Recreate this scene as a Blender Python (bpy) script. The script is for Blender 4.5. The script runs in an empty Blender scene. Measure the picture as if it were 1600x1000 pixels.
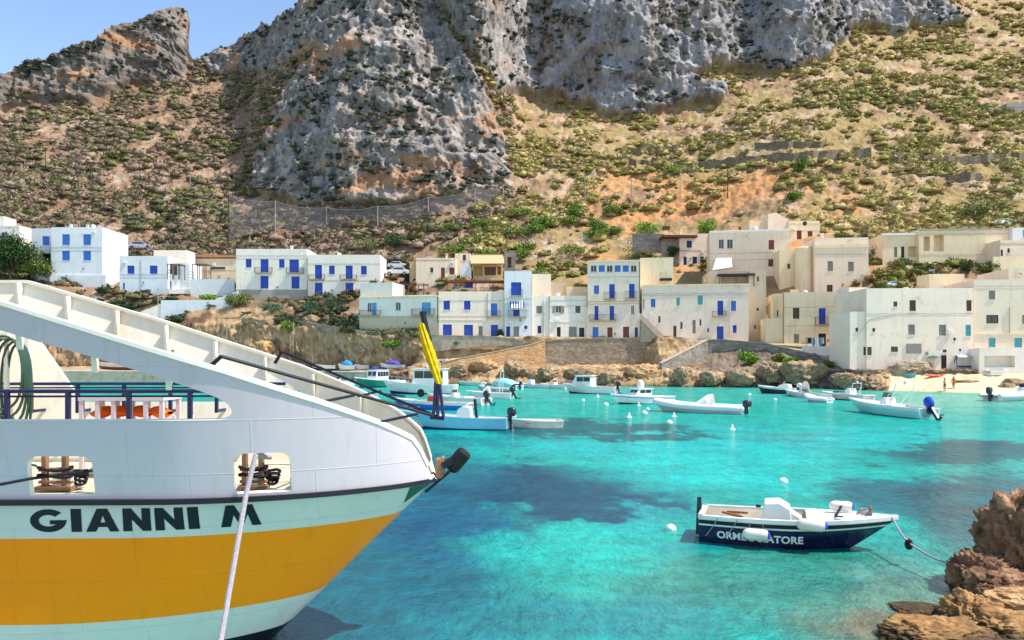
import bpy, bmesh, math, random
import numpy as np
from mathutils import Vector, Matrix
from mathutils.geometry import tessellate_polygon, delaunay_2d_cdt
random.seed(7); RNG = np.random.default_rng(7)
R = math.radians
sc = bpy.context.scene
COL = sc.collection
F, HC, HY, CX = 1155.0, 4.4, 562.0, 800.0      # focal length (px of the 1600 px frame), eye height, horizon row, centre column

def wx(px, Y): return (px - CX) / F * Y
def wz(py, Y): return HC + (HY - py) / F * Y
def P(px, py, Y): return Vector((wx(px, Y), Y, wz(py, Y)))
def sea(px, py):                                  # point of the water surface seen at that pixel
    Y = HC * F / (py - HY); return Vector((wx(px, Y), Y, 0.0))

# ------------------------------------------------------------------ objects
def tag(o, label=None, cat=None, group=None, kind=None):
    if label: o['label'] = label
    if cat: o['category'] = cat
    if group: o['group'] = group
    if kind: o['kind'] = kind
    return o
def thing(name, label, cat, loc=(0, 0, 0), rz=0.0, group=None):
    o = bpy.data.objects.new(name, None); COL.objects.link(o)
    o.empty_display_size = .3
    o.location = loc; o.rotation_euler = (0, 0, rz)
    return tag(o, label, cat, group)
def link(name, me, parent=None):
    o = bpy.data.objects.new(name, me); COL.objects.link(o)
    if parent is not None: o.parent = parent
    return o
def copy_tree(o, parent=None):
    c = o.copy(); COL.objects.link(c); c.parent = parent
    for ch in list(o.children): copy_tree(ch, c)
    return c

class MB:
    def __init__(s): s.v = []; s.f = []; s.m = []
    def add(s, vs, fs, mi=0):
        b = len(s.v); s.v += [tuple(p) for p in vs]
        for f in fs: s.f.append(tuple(b + i for i in f)); s.m.append(mi)
        return s
    def box(s, x0, x1, y0, y1, z0, z1, mi=0):
        if x0 > x1: x0, x1 = x1, x0
        if y0 > y1: y0, y1 = y1, y0
        if z0 > z1: z0, z1 = z1, z0
        return s.add([(x0,y0,z0),(x1,y0,z0),(x1,y1,z0),(x0,y1,z0),(x0,y0,z1),(x1,y0,z1),(x1,y1,z1),(x0,y1,z1)],
              [(0,3,2,1),(4,5,6,7),(0,1,5,4),(1,2,6,5),(2,3,7,6),(3,0,4,7)], mi)
    def tube(s, pts, r, n=8, mi=0, cap=True, close=False):
        pts = [Vector(p) for p in pts]
        rs = r if isinstance(r, (list, tuple)) else [r]*len(pts)
        rings = []; N = len(pts); up0 = None
        for i, p in enumerate(pts):
            a = pts[(i-1) % N] if (i > 0 or close) else p
            b = pts[(i+1) % N] if (i < N-1 or close) else p
            t = (b - a).normalized()
            if up0 is None:
                up0 = Vector((0,0,1)) if abs(t.z) < .9 else Vector((1,0,0))
            sx = t.cross(up0).normalized(); up = sx.cross(t).normalized(); up0 = up
            rings.append([p + (sx*math.cos(2*math.pi*k/n) + up*math.sin(2*math.pi*k/n))*rs[i] for k in range(n)])
        vs = [v for rg in rings for v in rg]; fs = []
        for i in range(N if close else N-1):
            j = (i+1) % N
            for k in range(n):
                l = (k+1) % n
                fs.append((i*n+k, i*n+l, j*n+l, j*n+k))
        if cap and not close:
            fs.append(tuple(range(n-1, -1, -1))); fs.append(tuple((N-1)*n + k for k in range(n)))
        return s.add(vs, fs, mi)
    def bar(s, a, b, w, h=None, mi=0):              # square bar from a to b
        a = Vector(a); b = Vector(b); h = h or w; t = (b-a).normalized()
        up = Vector((0,0,1)) if abs(t.z) < .95 else Vector((0,1,0))
        sx = t.cross(up).normalized()*w/2; u = sx.cross(t).normalized()*h/2
        vs = [a-sx-u, a+sx-u, a+sx+u, a-sx+u, b-sx-u, b+sx-u, b+sx+u, b-sx+u]
        return s.add(vs, [(0,1,2,3),(7,6,5,4),(0,4,5,1),(1,5,6,2),(2,6,7,3),(3,7,4,0)], mi)
    def prism(s, poly, y0, y1, mi=0):               # outline in x,z pushed through y
        n = len(poly)
        vs = [(p[0], y0, p[1]) for p in poly] + [(p[0], y1, p[1]) for p in poly]
        fs = [(i, (i+1) % n, n+(i+1) % n, n+i) for i in range(n)]
        tr = tessellate_polygon([[Vector((p[0], p[1], 0)) for p in poly]])
        for t in tr: fs.append(tuple(t)); fs.append(tuple(n+i for i in reversed(t)))
        return s.add(vs, fs, mi)
    def prismz(s, poly, z0, z1, mi=0):              # outline in x,y pushed through z
        n = len(poly)
        vs = [(p[0], p[1], z0) for p in poly] + [(p[0], p[1], z1) for p in poly]
        fs = [(i, (i+1) % n, n+(i+1) % n, n+i) for i in range(n)]
        tr = tessellate_polygon([[Vector((p[0], p[1], 0)) for p in poly]])
        for t in tr: fs.append(tuple(t)); fs.append(tuple(n+i for i in reversed(t)))
        return s.add(vs, fs, mi)
    def grid(s, rows, mi=0, closed=False):
        n = len(rows[0]); vs = [p for r in rows for p in r]; fs = []
        for i in range(len(rows)-1):
            for k in range(n if closed else n-1):
                l = (k+1) % n
                fs.append((i*n+k, i*n+l, (i+1)*n+l, (i+1)*n+k))
        return s.add(vs, fs, mi)
    def lathe(s, prof, n=16, c=(0,0,0), mi=0):      # (radius, z)
        rows = [[(c[0]+r*math.cos(2*math.pi*k/n), c[1]+r*math.sin(2*math.pi*k/n), c[2]+z) for k in range(n)] for r, z in prof]
        return s.grid(rows, mi, True)
    def mesh(s, name, mats, smooth=False, recalc=True, bevel=0, angle=40):
        me = bpy.data.meshes.new(name)
        me.from_pydata(s.v, [], s.f)
        mats = mats if isinstance(mats, (list, tuple)) else [mats]
        for m in mats: me.materials.append(m)
        me.polygons.foreach_set('material_index', s.m)
        bm = bmesh.new(); bm.from_mesh(me)
        bmesh.ops.remove_doubles(bm, verts=bm.verts, dist=1e-5)
        if recalc: bmesh.ops.recalc_face_normals(bm, faces=bm.faces)
        if bevel:
            es = [e for e in bm.edges if len(e.link_faces) == 2 and e.calc_face_angle(0) > .6]
            bmesh.ops.bevel(bm, geom=es, offset=bevel, segments=2, affect='EDGES', profile=.5)
        for f in bm.faces: f.smooth = smooth
        if smooth:
            for e in bm.edges:
                if len(e.link_faces) == 2 and e.calc_face_angle(0) > R(angle): e.smooth = False
        bm.to_mesh(me); bm.free(); me.update()
        return me
    def build(s, name, mats, parent=None, **k):
        return link(name, s.mesh(name, mats, **k), parent)

# ------------------------------------------------------------------ materials
def lin(c):
    if max(c) > 1.0: c = [x/255 for x in c]
    else: return tuple(c)
    return tuple((x/12.92 if x <= .04045 else ((x+.055)/1.055)**2.4) for x in c)
MATS = {}
class NT:
    def __init__(s, name):
        s.m = bpy.data.materials.new(name); s.m.use_nodes = True
        s.t = s.m.node_tree; s.n = s.t.nodes; s.l = s.t.links
        s.b = s.n['Principled BSDF']; s.out = s.n['Material Output']
    def new(s, typ, **k):
        x = s.n.new(typ)
        for a, v in k.items(): setattr(x, a, v)
        return x
    def co(s, scale=(1,1,1), kind='Object'):
        tc = s.new('ShaderNodeTexCoord'); mp = s.new('ShaderNodeMapping')
        mp.inputs['Scale'].default_value = scale if isinstance(scale, (tuple, list)) else (scale,)*3
        s.l.new(tc.outputs[kind], mp.inputs['Vector']); return mp.outputs[0]
    def noise(s, vec, scale=1., detail=5., rough=.6, dist=0.):
        x = s.new('ShaderNodeTexNoise'); x.inputs['Scale'].default_value = scale
        x.inputs['Detail'].default_value = detail; x.inputs['Roughness'].default_value = rough
        x.inputs['Distortion'].default_value = dist
        s.l.new(vec, x.inputs['Vector']); return x.outputs['Fac']
    def ramp(s, fac, stops):
        x = s.new('ShaderNodeValToRGB'); e = x.color_ramp.elements
        while len(e) < len(stops): e.new(.5)
        for el, (p, c) in zip(e, stops):
            el.position = p; el.color = (*c, 1) if len(c) == 3 else c
        s.l.new(fac, x.inputs[0]); return x.outputs[0]
    def mix(s, fac, a, b, typ='MIX'):
        x = s.new('ShaderNodeMix', data_type='RGBA', blend_type=typ)
        for i, v in ((0, fac), (6, a), (7, b)):
            if hasattr(v, 'is_linked') or hasattr(v, 'links'): s.l.new(v, x.inputs[i])
            elif isinstance(v, (int, float)): x.inputs[i].default_value = v
            else: x.inputs[i].default_value = (*v, 1)
        return x.outputs[2]
    def bump(s, h, strength=.3, dist=.02):
        x = s.new('ShaderNodeBump'); x.inputs['Strength'].default_value = strength
        x.inputs['Distance'].default_value = dist
        s.l.new(h, x.inputs['Height']); s.l.new(x.outputs[0], s.b.inputs['Normal']); return x
    def fin(s, col=None, rough=.6, spec=.4, metal=0):
        if col is not None:
            if hasattr(col, 'links'): s.l.new(col, s.b.inputs['Base Color'])
            else: s.b.inputs['Base Color'].default_value = (*col, 1)
        s.b.inputs['Roughness'].default_value = rough
        s.b.inputs['Specular IOR Level'].default_value = spec
        s.b.inputs['Metallic'].default_value = metal
        return s.m
def k(c, f): return tuple(min(1, x*f) for x in c)
def mat(name, c, rough=.5, var=.12, scale=2., bump=0., spec=.4, metal=0, grime=None, streak=False):
    """painted or plain surface with uneven tone, optional dirt of a second colour"""
    if name in MATS: return MATS[name]
    t = NT(name); c = lin(c)
    co = t.co()
    n = t.noise(co, scale, 6, .65)
    col = t.ramp(n, [(.3, k(c, 1-var)), (.7, k(c, 1+var))])
    if grime:
        co2 = t.co((2.2, 2.2, .25) if streak else (1, 1, 1))
        g = t.noise(co2, .9, 7, .7, .3)
        gm = t.ramp(g, [(.5, (0,0,0)), (.78, (.75,.75,.75))])
        col = t.mix(gm, col, lin(grime))
    if bump:
        t.bump(t.noise(co, scale*9, 4, .6), .5, bump)
    MATS[name] = t.fin(col, rough, spec, metal); return MATS[name]

def plaster(name, c, g):
    if name in MATS: return MATS[name]
    t = NT(name); c = lin(c); g = lin(g)
    co = t.co()
    big = t.noise(co, .22, 5, .6); col = t.ramp(big, [(.35, k(c, .93)), (.7, k(c, 1.05))])
    st = t.noise(t.co((1.6, 1.6, .16)), 1., 6, .7, .2)
    col = t.mix(t.ramp(st, [(.54, (0,0,0)), (.82, (.55,.55,.55))]), col, g)
    pt = t.noise(co, .55, 8, .75, .6)
    col = t.mix(t.ramp(pt, [(.58, (0,0,0)), (.66, (.35,.35,.35))]), col, k(g, .8))
    t.bump(t.noise(co, 3., 6, .7), .5, .05)
    MATS[name] = t.fin(col, .9, .15); return MATS[name]

def stone(name, c1, c2, mortar, scale=1.6):
    if name in MATS: return MATS[name]
    t = NT(name)
    co = t.co((1, 1, 1.7))
    v = t.new('ShaderNodeTexVoronoi', feature='DISTANCE_TO_EDGE'); v.inputs['Scale'].default_value = scale
    t.l.new(co, v.inputs['Vector'])
    v2 = t.new('ShaderNodeTexVoronoi'); v2.inputs['Scale'].default_value = scale
    t.l.new(co, v2.inputs['Vector'])
    sep = t.new('ShaderNodeSeparateColor'); t.l.new(v2.outputs['Color'], sep.inputs[0])
    col = t.ramp(sep.outputs[0], [(0, lin(c1)), (1, lin(c2))])
    edge = t.ramp(v.outputs['Distance'], [(.0, (1,1,1)), (.07, (0,0,0))])
    col = t.mix(edge, col, lin(mortar))
    n = t.noise(t.co(), .35, 8, .7)
    col = t.mix(t.ramp(n, [(.4, (0,0,0)), (.75, (.6,.6,.6))]), col, k(lin(c1), .6))
    dk = t.noise(t.co((.8,.8,.22)), 1.1, 6, .7)
    col = t.mix(t.ramp(dk, [(.62, (0,0,0)), (.78, (.55,.55,.55))]), col, (.06,.055,.045))
    h = t.ramp(v.outputs['Distance'], [(0, (0,0,0)), (.12, (1,1,1))])
    t.bump(h, .6, .08)
    MATS[name] = t.fin(col, .95, .1); return MATS[name]

white  = plaster('white_plaster', (240,228,212), (176,160,138))
white2 = plaster('chalk_plaster', (244,222,200), (165,155,140))
bluish = plaster('bluewhite_plaster', (222,222,222), (168,170,168))
cream  = plaster('cream_plaster', (240,218,180), (178,146,104))
pink   = plaster('pink_plaster', (240,218,192), (180,150,120))
ochre  = plaster('ochre_plaster', (208,178,130), (150,110,70))
beige  = plaster('beige_plaster', (203,186,160), (140,118,92))
greyp  = plaster('grey_plaster', (168,160,148), (110,98,84))
blue   = mat('blue_paint', (36,74,172), .5, .2, 3)
blued  = mat('deep_blue_paint', (26,40,120), .45, .2, 3)
lblue  = mat('sky_blue_paint', (84,152,196), .45, .15, 3)
bluew  = mat('faded_blue_paint', (60,118,196), .5, .15, 3)
teal   = mat('teal_paint', (82,166,172), .5, .15, 3)
redb   = mat('redbrown_paint', (128,58,38), .5, .2, 3)
brown  = mat('brown_wood', (96,66,48), .6, .25, 3)
greys  = mat('grey_shutter_paint', (140,132,122), .6, .15, 3)
darkd  = mat('dark_door_paint', (42,34,36), .5, .2, 3)
glass  = mat('dark_window_glass', (34,44,54), .08, .2, 1, spec=.6)
wtrim  = mat('white_trim_paint', (226,226,222), .5, .05, 3)
iron   = mat('dark_iron', (48,46,50), .5, .2, 5)
ironb  = mat('blue_iron', (52,84,110), .5, .2, 5)
conc   = mat('concrete', (178,164,142), .9, .15, .8, .03, .15, grime=(100,88,72))
roofm  = mat('flat_roof_screed', (196,176,148), .9, .15, .6, .02, .1, grime=(120,104,84))
seawall = stone('sea_wall_stone', (142,126,106), (182,166,142), (150,136,118), 1.4)
greywall = stone('grey_rubble_stone', (128,122,112), (168,160,146), (140,134,124), 1.3)
warmwall = stone('warm_rubble_stone', (176,134,92), (206,170,126), (190,160,124), 1.3)
dryst  = stone('dry_stone', (120,108,92), (168,150,126), (70,60,48), 2.2)

# ------------------------------------------------------------------ noise
_pr = np.random.default_rng(11)
_perm = np.concatenate([_pr.permutation(256)]*3)
_gr = _pr.normal(size=(256, 3)); _gr /= np.linalg.norm(_gr, axis=1, keepdims=True)
def pnoise(p):
    i = np.floor(p).astype(np.int64); f = p - i; i &= 255
    u = f*f*f*(f*(f*6-15)+10)
    def g(dx, dy, dz):
        h = _perm[_perm[_perm[i[:,0]+dx] + i[:,1]+dy] + i[:,2]+dz]
        q = _gr[h]
        return q[:,0]*(f[:,0]-dx) + q[:,1]*(f[:,1]-dy) + q[:,2]*(f[:,2]-dz)
    def lp(a, b, t): return a + (b-a)*t
    x0 = lp(lp(g(0,0,0), g(1,0,0), u[:,0]), lp(g(0,1,0), g(1,1,0), u[:,0]), u[:,1])
    x1 = lp(lp(g(0,0,1), g(1,0,1), u[:,0]), lp(g(0,1,1), g(1,1,1), u[:,0]), u[:,1])
    return lp(x0, x1, u[:,2])*1.6
def fbm(p, o=5, gain=.5, lac=2.03):
    s = 0; a = 1.
    for _ in range(o):
        s = s + a*pnoise(p); p = p*lac + 17.3; a *= gain
    return s
def ridged(p, o=5, gain=.55, lac=2.1):
    s = 0; a = 1.
    for _ in range(o):
        s = s + a*(1-2*np.abs(pnoise(p))); p = p*lac + 9.1; a *= gain
    return s
def sstep(a, b, x):
    t = np.clip((x-a)/(b-a), 0, 1); return t*t*(3-2*t)
def inpoly(px, py, poly):
    c = np.zeros(px.shape, bool); n = len(poly); j = n-1
    for i in range(n):
        xi, yi = poly[i]; xj, yj = poly[j]
        if yi != yj:
            c ^= ((yi > py) != (yj > py)) & (px < (xj-xi)*(py-yi)/(yj-yi)+xi)
        j = i
    return c
def gblur(a, sy, sx):
    for ax, s in ((0, sy), (1, sx)):
        if s <= 0: continue
        r = int(3*s)+1; kx = np.exp(-.5*(np.arange(-r, r+1)/s)**2); kx /= kx.sum()
        pad = [(0,0),(0,0)]; pad[ax] = (r, r)
        b = np.pad(a, pad, mode='edge'); o = np.zeros_like(a)
        for q in range(2*r+1):
            o += kx[q]*(b[q:q+a.shape[0]] if ax == 0 else b[:, q:q+a.shape[1]])
        a = o
    return a
def np_mesh(name, v, f, cols=None, smooth=True):
    """v (N,3), f (M,k) with k equal 3 or 4"""
    me = bpy.data.meshes.new(name); kf = f.shape[1]
    me.vertices.add(len(v)); me.vertices.foreach_set('co', v.astype(np.float32).ravel())
    me.loops.add(f.size); me.loops.foreach_set('vertex_index', f.astype(np.int32).ravel())
    me.polygons.add(len(f)); me.polygons.foreach_set('loop_start', np.arange(0, f.size, kf, dtype=np.int32))
    me.polygons.foreach_set('loop_total', np.full(len(f), kf, dtype=np.int32))
    me.update(calc_edges=True)
    me.polygons.foreach_set('use_smooth', np.full(len(f), smooth))
    if cols is not None:
        at = me.color_attributes.new('tint', 'FLOAT_COLOR', 'POINT')
        c4 = np.ones((len(v), 4), np.float32); c4[:, :3] = cols
        at.data.foreach_set('color', c4.ravel())
    return me
def grid_faces(nr, nc):
    i = np.arange(nr-1)[:, None]*nc + np.arange(nc-1)[None, :]
    return np.stack([i, i+1, i+nc+1, i+nc], -1).reshape(-1, 4)
def tint_mat(name, rough=.95, var=.25, sc1=.8, bump=.15, bsc=1.5, spec=.08):
    t = NT(name); a = t.new('ShaderNodeVertexColor', layer_name='tint')
    n = t.noise(t.co(), sc1, 8, .72)
    g = t.ramp(n, [(.25, (1-var,)*3), (.75, (1,1,1))])
    col = t.mix(1.0, a.outputs[0], g, 'MULTIPLY')
    t.bump(t.noise(t.co(), bsc, 8, .7), .8, bump)
    return t.fin(col, rough, spec)
# ================================================================== terrain
KX = [-500, 0, 200, 370, 500, 560, 620, 700, 850, 1000, 1035, 1100, 1200, 1275, 1330, 1400, 1500, 1600, 2100]
_D = {  # column: waterline, shelf, wall foot, street edge, house front, house back, second row, hill start  (Y, z)
 -500: (168, (173,2.0), (176,3.0), (180,12), (200,25), (214,29), (222,34), (235,40)),
 0:    (158, (164,2.0), (170,3.0), (173,12), (184,24), (198,27), (210,33), (220,38)),
 200:  (152, (160,2.0), (167,3.0), (170,13), (178,20), (190,23), (203,30), (215,35)),
 370:  (150, (158,2.0), (160,3.2), (163,12.6), (171,18.5), (184,20), (196,27), (208,31)),
 500:  (143, (145,1.9), (153,2.6), (155,11.6), (160,14.5), (170,18), (184,24), (198,29)),
 560:  (138.5, (139.5,1.9), (145,2.6), (145.6,9.6), (147,10), (158,11), (172,21), (190,28)),
 620:  (134.5, (136,1.9), (142.2,2.7), (142.7,9.0), (145,9.2), (156,9.6), (170,22), (188,28)),
 700:  (130, (134,2.0), (139.2,4.8), (139.8,8.8), (142,8.9), (154,9.2), (166,22), (182,28)),
 850:  (126, (130,2.4), (138.6,3.2), (139.4,8.7), (142,8.8), (154,9.2), (164,21), (182,28)),
 1000: (124, (128,2.4), (138.4,3.4), (139.2,8.7), (142,8.8), (154,9.2), (166,23), (182,29)),
 1035: (122, (126,2.4), (130,3.4), (138.6,8.7), (141,8.8), (153,9.2), (164,22), (182,30)),
 1100: (120, (124,2.0), (130,3.6), (134.5,8.0), (138,8.3), (150,9.0), (160,20), (180,31)),
 1200: (118, (121,2.4), (125,4.2), (129,7.0), (131,7.2), (143,8.5), (150,17.5), (172,33)),
 1275: (113, (116,2.2), (119,3.6), (122,5.2), (127,7.0), (138,7.4), (148,17), (166,32)),
 1330: (109.5, (111,2.0), (112,2.6), (113,2.9), (115,3.0), (126,5.0), (144,18), (165,31)),
 1400: (104.5, (107.6,1.5), (108.9,2.4), (109.4,2.8), (110,3.0), (124,5.0), (146,21), (164,30)),
 1500: (99, (106,1.7), (108.4,2.5), (109.2,2.9), (110,3.0), (123,5.0), (146,22), (166,31)),
 1600: (95.5, (104,1.8), (107.8,2.6), (108.8,2.9), (110,3.0), (122,5.0), (145,22), (166,32)),
 2100: (92, (100,1.8), (105,2.6), (107,2.9), (109,3.0), (120,5.0), (142,22), (166,33)),
}
def _kv(i):
    return np.array([[(_D[x][0], 0.0) if i == 0 else _D[x][i]][0] for x in KX])
CTRL = [np.stack([_kv(0)[:,0]-9, np.full(len(KX), -2.4)], 1)] + [_kv(i) for i in range(8)]
cols = np.concatenate([np.arange(-500, -40, 8.), np.arange(-40, 1640, 2.), np.arange(1640, 2101, 8.)])
NC = len(cols)
ctrl = [(np.interp(cols, KX, c[:,0]), np.interp(cols, KX, c[:,1])) for c in CTRL]
seg = [6, 8, 14, 16, 8, 10, 12, 12]
rowsY, rowsZ, rowsK = [], [], []
for i, n in enumerate(seg):
    for q in range(n):
        a = q/n
        rowsY.append(ctrl[i][0]*(1-a)+ctrl[i+1][0]*a); rowsZ.append(ctrl[i][1]*(1-a)+ctrl[i+1][1]*a); rowsK.append(i+a)
NLOW = len(rowsY)
YH, ZH = ctrl[-1]
pyH = HY-(ZH-HC)*F/YH
# ---- the mountain: steepness read off the photograph, integrated up the slope
SKY = [(-500,290),(-200,210),(-60,150),(0,118),(30,106),(50,99),(72,97),(90,84),(112,78),(140,62),(160,60),(180,50),(200,36),(220,34),(235,25),(246,22),(254,12),(275,8),
       (289,8),(295,12),(298,26),(300,60),(303,92),(307,99),(320,94),(345,80),(362,76),(380,64),(410,46),(425,42),(440,28),(458,22),(470,12),(490,3),(512,-3),(519,1),(524,5),(530,-8),(542,-24),
       (560,-46),(620,-84),(700,-120),(1000,-130),(1300,-115),(1450,-75),(1600,-55),(2100,-30)]
sky = np.interp(cols, [p[0] for p in sorted(SKY)], [p[1]+(9 if p[0] < 302 else 3) for p in sorted(SKY)])+2.2*fbm(np.stack([cols*.06, cols*0, cols*0+4.], 1), 4)
gx = np.arange(-500, 2104, 4.); gy = np.arange(440, -152, -2.)
GX, GY = np.meshgrid(gx, gy)
C1 = [(-500,300),(-200,215),(0,105),(200,20),(260,-8),(304,-5),(304,96),(285,124),(250,132),(215,132),(185,142),(165,152),(130,160),(60,160),(0,178),(-200,240),(-500,340)]
C2 = [(521,-60),(518,60),(472,112),(440,165),(412,225),(398,262),(392,296),(420,308),(500,324),(600,324),(700,308),(775,296),(794,282),(799,240),(786,206),(770,180),(752,130),(738,108),(712,62),(690,20),(676,-150),(526,-150)]
C2b = [(306,96),(345,76),(440,20),(520,-10),(520,60),(470,92),(440,100),(400,118),(330,112)]
C3 = [(676,-150),(690,10),(742,92),(778,142),(815,152),(860,152),(900,166),(950,180),(990,186),(1012,182),(1060,166),(1120,160),(1135,140),(1062,118),(1120,106),(1180,108),(1222,116),(1262,98),(1298,84),(1330,44),(1370,52),(1410,60),(1418,40),(1470,46),(1505,42),(1490,14),(1440,-10),(1400,-150)]
wob = 7*fbm(np.stack([GX.ravel()*.03, GY.ravel()*.03, 0*GX.ravel()], 1), 4).reshape(GX.shape)
wob2 = 7*fbm(np.stack([GX.ravel()*.03+50, GY.ravel()*.03, 0*GX.ravel()], 1), 4).reshape(GX.shape)
m1, m2, m2b, m3 = [inpoly(GX+wob, GY+wob2, c) for c in (C1, C2, C2b, C3)]
slope = np.full(GX.shape, .74)
slope += .1*sstep(1000, 500, GX)*sstep(250, 100, GY)
slope[m1] = 4.5; slope[m2] = 3.0; slope[m2b] = 1.2; slope[m3] = 7.
# ledges across the bluff
led = fbm(np.stack([GX.ravel()*.008, GY.ravel()*.035, 3+0*GX.ravel()], 1), 4).reshape(GX.shape)
slope = np.where(m2 & (led > .28), .78, slope); slope = np.where(m3 & (led > .42), 1.0, slope)
slope = gblur(slope, 1.5, 2.)
T = (HY-GY)/F
Yg = np.zeros(GX.shape)
yh = np.interp(gx, cols, YH); ph = np.interp(gx, cols, pyH)
cur = yh.copy(); Yg[0] = cur
for r in range(1, len(gy)):
    dt = 2./F; act = gy[r] < ph
    step = cur*dt/np.maximum(slope[r]-T[r], .10)
    cur = np.where(act, cur+step, yh); Yg[r] = cur
Yg = gblur(Yg, 1.4, 5.5)
rockg = gblur((m1|m2|m2b|m3).astype(float), .7, .6)
def gsample(A, px, py):
    x = np.clip((px-gx[0])/4., 0, len(gx)-1.001); y = np.clip((gy[0]-py)/2., 0, len(gy)-1.001)
    i = x.astype(int); j = y.astype(int); fx = x-i; fy = y-j
    return (A[j,i]*(1-fx)+A[j,i+1]*fx)*(1-fy)+(A[j+1,i]*(1-fx)+A[j+1,i+1]*fx)*fy
NM = 330
_mx = np.array([sky[np.abs(cols-x) <= 26].max() for x in cols]); _kw = np.exp(-.5*(np.arange(-24, 25)/9.)**2); _kw /= _kw.sum()
sky_lo = np.convolve(np.pad(_mx, 24, mode='edge'), _kw, 'valid')+8
sky_lo = np.maximum(sky_lo, sky)
rock_rows = []
for q in range(NM):
    a = (q+.001)/(NM-1)
    py = pyH+(sky_lo-pyH)*min(1, a/.8) if a <= .8 else sky_lo+(sky-sky_lo)*(a-.8)/.2
    Yq = gsample(Yg, cols, py)
    if q == 0: Yq = YH
    rowsY.append(Yq); rowsZ.append(HC+(HY-py)/F*Yq); rock_rows.append(gsample(rockg, cols, py))
for dY, dz in ((12, -3), (60, -40), (160, -120)):
    rowsY.append(Yq+dY); rowsZ.append(rowsZ[NLOW+NM-1]+dz); rock_rows.append(rock_rows[-1])
NR = len(rowsY)
TY = np.array(rowsY); TZ = np.array(rowsZ); TX = (cols[None,:]-CX)/F*TY
rock = np.zeros((NR, NC)); rock[NLOW:] = np.array(rock_rows)
kk = np.zeros((NR, 1)); kk[:NLOW, 0] = rowsK; kk[NLOW:] = 99
shore = ((kk > .8) & (kk < 4.0)).astype(float)*np.ones((1, NC))
beach = sstep(1372, 1400, cols)[None,:]*(kk < 3.6)
street = ((kk >= 3.95) & (kk < 6.1))*sstep(560, 640, cols)[None,:]
quayz = sstep(620, 560, cols)[None,:]*((kk > .8) & (kk < 3.05))
shore = shore*(1-beach)
pos = np.stack([TX.ravel(), TY.ravel(), TZ.ravel()], 1)
rk = rock.ravel(); sh = shore.ravel(); bc = beach.ravel(); stt = street.ravel(); qz = quayz.ravel(); kr = (kk*np.ones((1,NC))).ravel()
pxr0 = np.tile(cols, NR)
big = ridged(pos*np.array([1,1,.8])*.028, 4)
mid = ridged(pos*.11+31, 4); fine = fbm(pos*.45+7, 4)
low = fbm(pos*.02+3, 3)
front = np.maximum(0, kr > 90)
flute = fbm(pos*np.array([.22,.22,.05])+13, 4); crag = ridged(pos*np.array([.3,.3,.2])+23, 4); grit = fbm(pos*1.1+3, 3)
band = fbm(pos*np.array([.03,.03,.2])+pos[:,:1]*np.array([[0,0,.05]])+33, 4)
dy = rk*(-2.6*big-.8*mid-1.3*flute-.7*crag-.45*grit-1.2*band)+(1-rk)*front*(-.9*mid*.6-.5*fine-1.6*low)
fade = np.ones((NR, NC)); fade[NLOW:NLOW+24] = np.linspace(0, 1, 24)[:, None]; fade = fade.ravel()
dy *= fade
shr = sh*(1-.85*qz)
face = ((kr > 1.9) & (kr < 4.6))*(1-bc)
dy += shr*(-.8*ridged(pos*.16+5, 4)-.55*ridged(pos*.6, 3))
wallz = (kr > 2.5)*(kr < 4.6)*sstep(660, 700, pxr0)*sstep(1340, 1320, pxr0)*(1-sstep(1005,1030,pxr0)*sstep(1100,1085,pxr0)*.7)
dy = dy*(1-.85*wallz)+wallz*1.1
dz = shr*(.35*fbm(pos*.4+11, 4)+.25*ridged(pos*.9, 3))+bc*(.12*fbm(pos*.35, 3))+(1-rk)*front*fade*(.5*fine)+rk*fade*.5*mid
mound = ((kr >= 4.0) & (kr < 90))*(1-stt)
dz += mound*(.5*fbm(pos*.25+2, 4))
pos[:,1] += dy; pos[:,2] += dz
# ---- colours of ground and rock
grey = lin((146,137,130)); pale = lin((186,176,168)); dark = lin((72,70,74)); oran = lin((196,142,100))
soil1 = lin((156,126,98)); soil2 = lin((206,174,140)); soil3 = lin((204,148,98)); dry = lin((168,146,96)); dry2 = lin((166,136,108)); tan1 = lin((176,142,106)); tan2 = lin((206,176,134)); sandc = lin((226,206,170)); stc = lin((190,170,140))
def L(a, b, t): return np.array(a)[None]*(1-t[:,None])+np.array(b)[None]*t[:,None] if not isinstance(a, np.ndarray) or a.ndim == 1 else a*(1-t[:,None])+np.array(b)[None]*t[:,None]
n1 = fbm(pos*.12+40, 6, .62); n2 = fbm(pos*.03+80, 4); n3 = fbm(pos*.5+60, 4, .6)
rc = L(grey, pale, sstep(-.2, .8, n1)); rc = L(rc, pale, .7*sstep(.1, .7, n3)); rc = L(rc, dark, .72*sstep(.08, .5, fbm(pos*np.array([.34,.34,.2])+70, 6, .65)))
cragl = sstep(330, 280, pxr0)*rk; rc = L(rc, lin((118,106,94)), .6*cragl); rc = L(rc, oran, .7*sstep(.2, .75, fbm(pos*np.array([.035,.035,.07])+80, 5, .6)+.2*n1)*(1-.75*sstep(760, 860, pxr0)))
rc = L(rc, lin((176,176,184)), .5*sstep(760, 860, pxr0)*sstep(-.5, .3, n1))
so = L(soil1, soil2, sstep(-.3, .5, n1))
pxr = np.tile(cols, NR); pyv = HY-(pos[:,2]-HC)*F/pos[:,1]
terr = sstep(860, 980, pxr+60*n2)*sstep(1420, 1280, pxr+60*n2)*sstep(250, 280, pyv+14*n1)
rt = sstep(720, 900, pxr)
so = L(so, dry, rt*.85*sstep(-.45, .25, fbm(pos*.07+55, 5, .6)))
so = L(so, dry2, (1-rt)*.6*sstep(-.3, .4, fbm(pos*.09+65, 5, .6)))
so = L(so, lin((132,104,84)), (1-rt)*.45)
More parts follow.
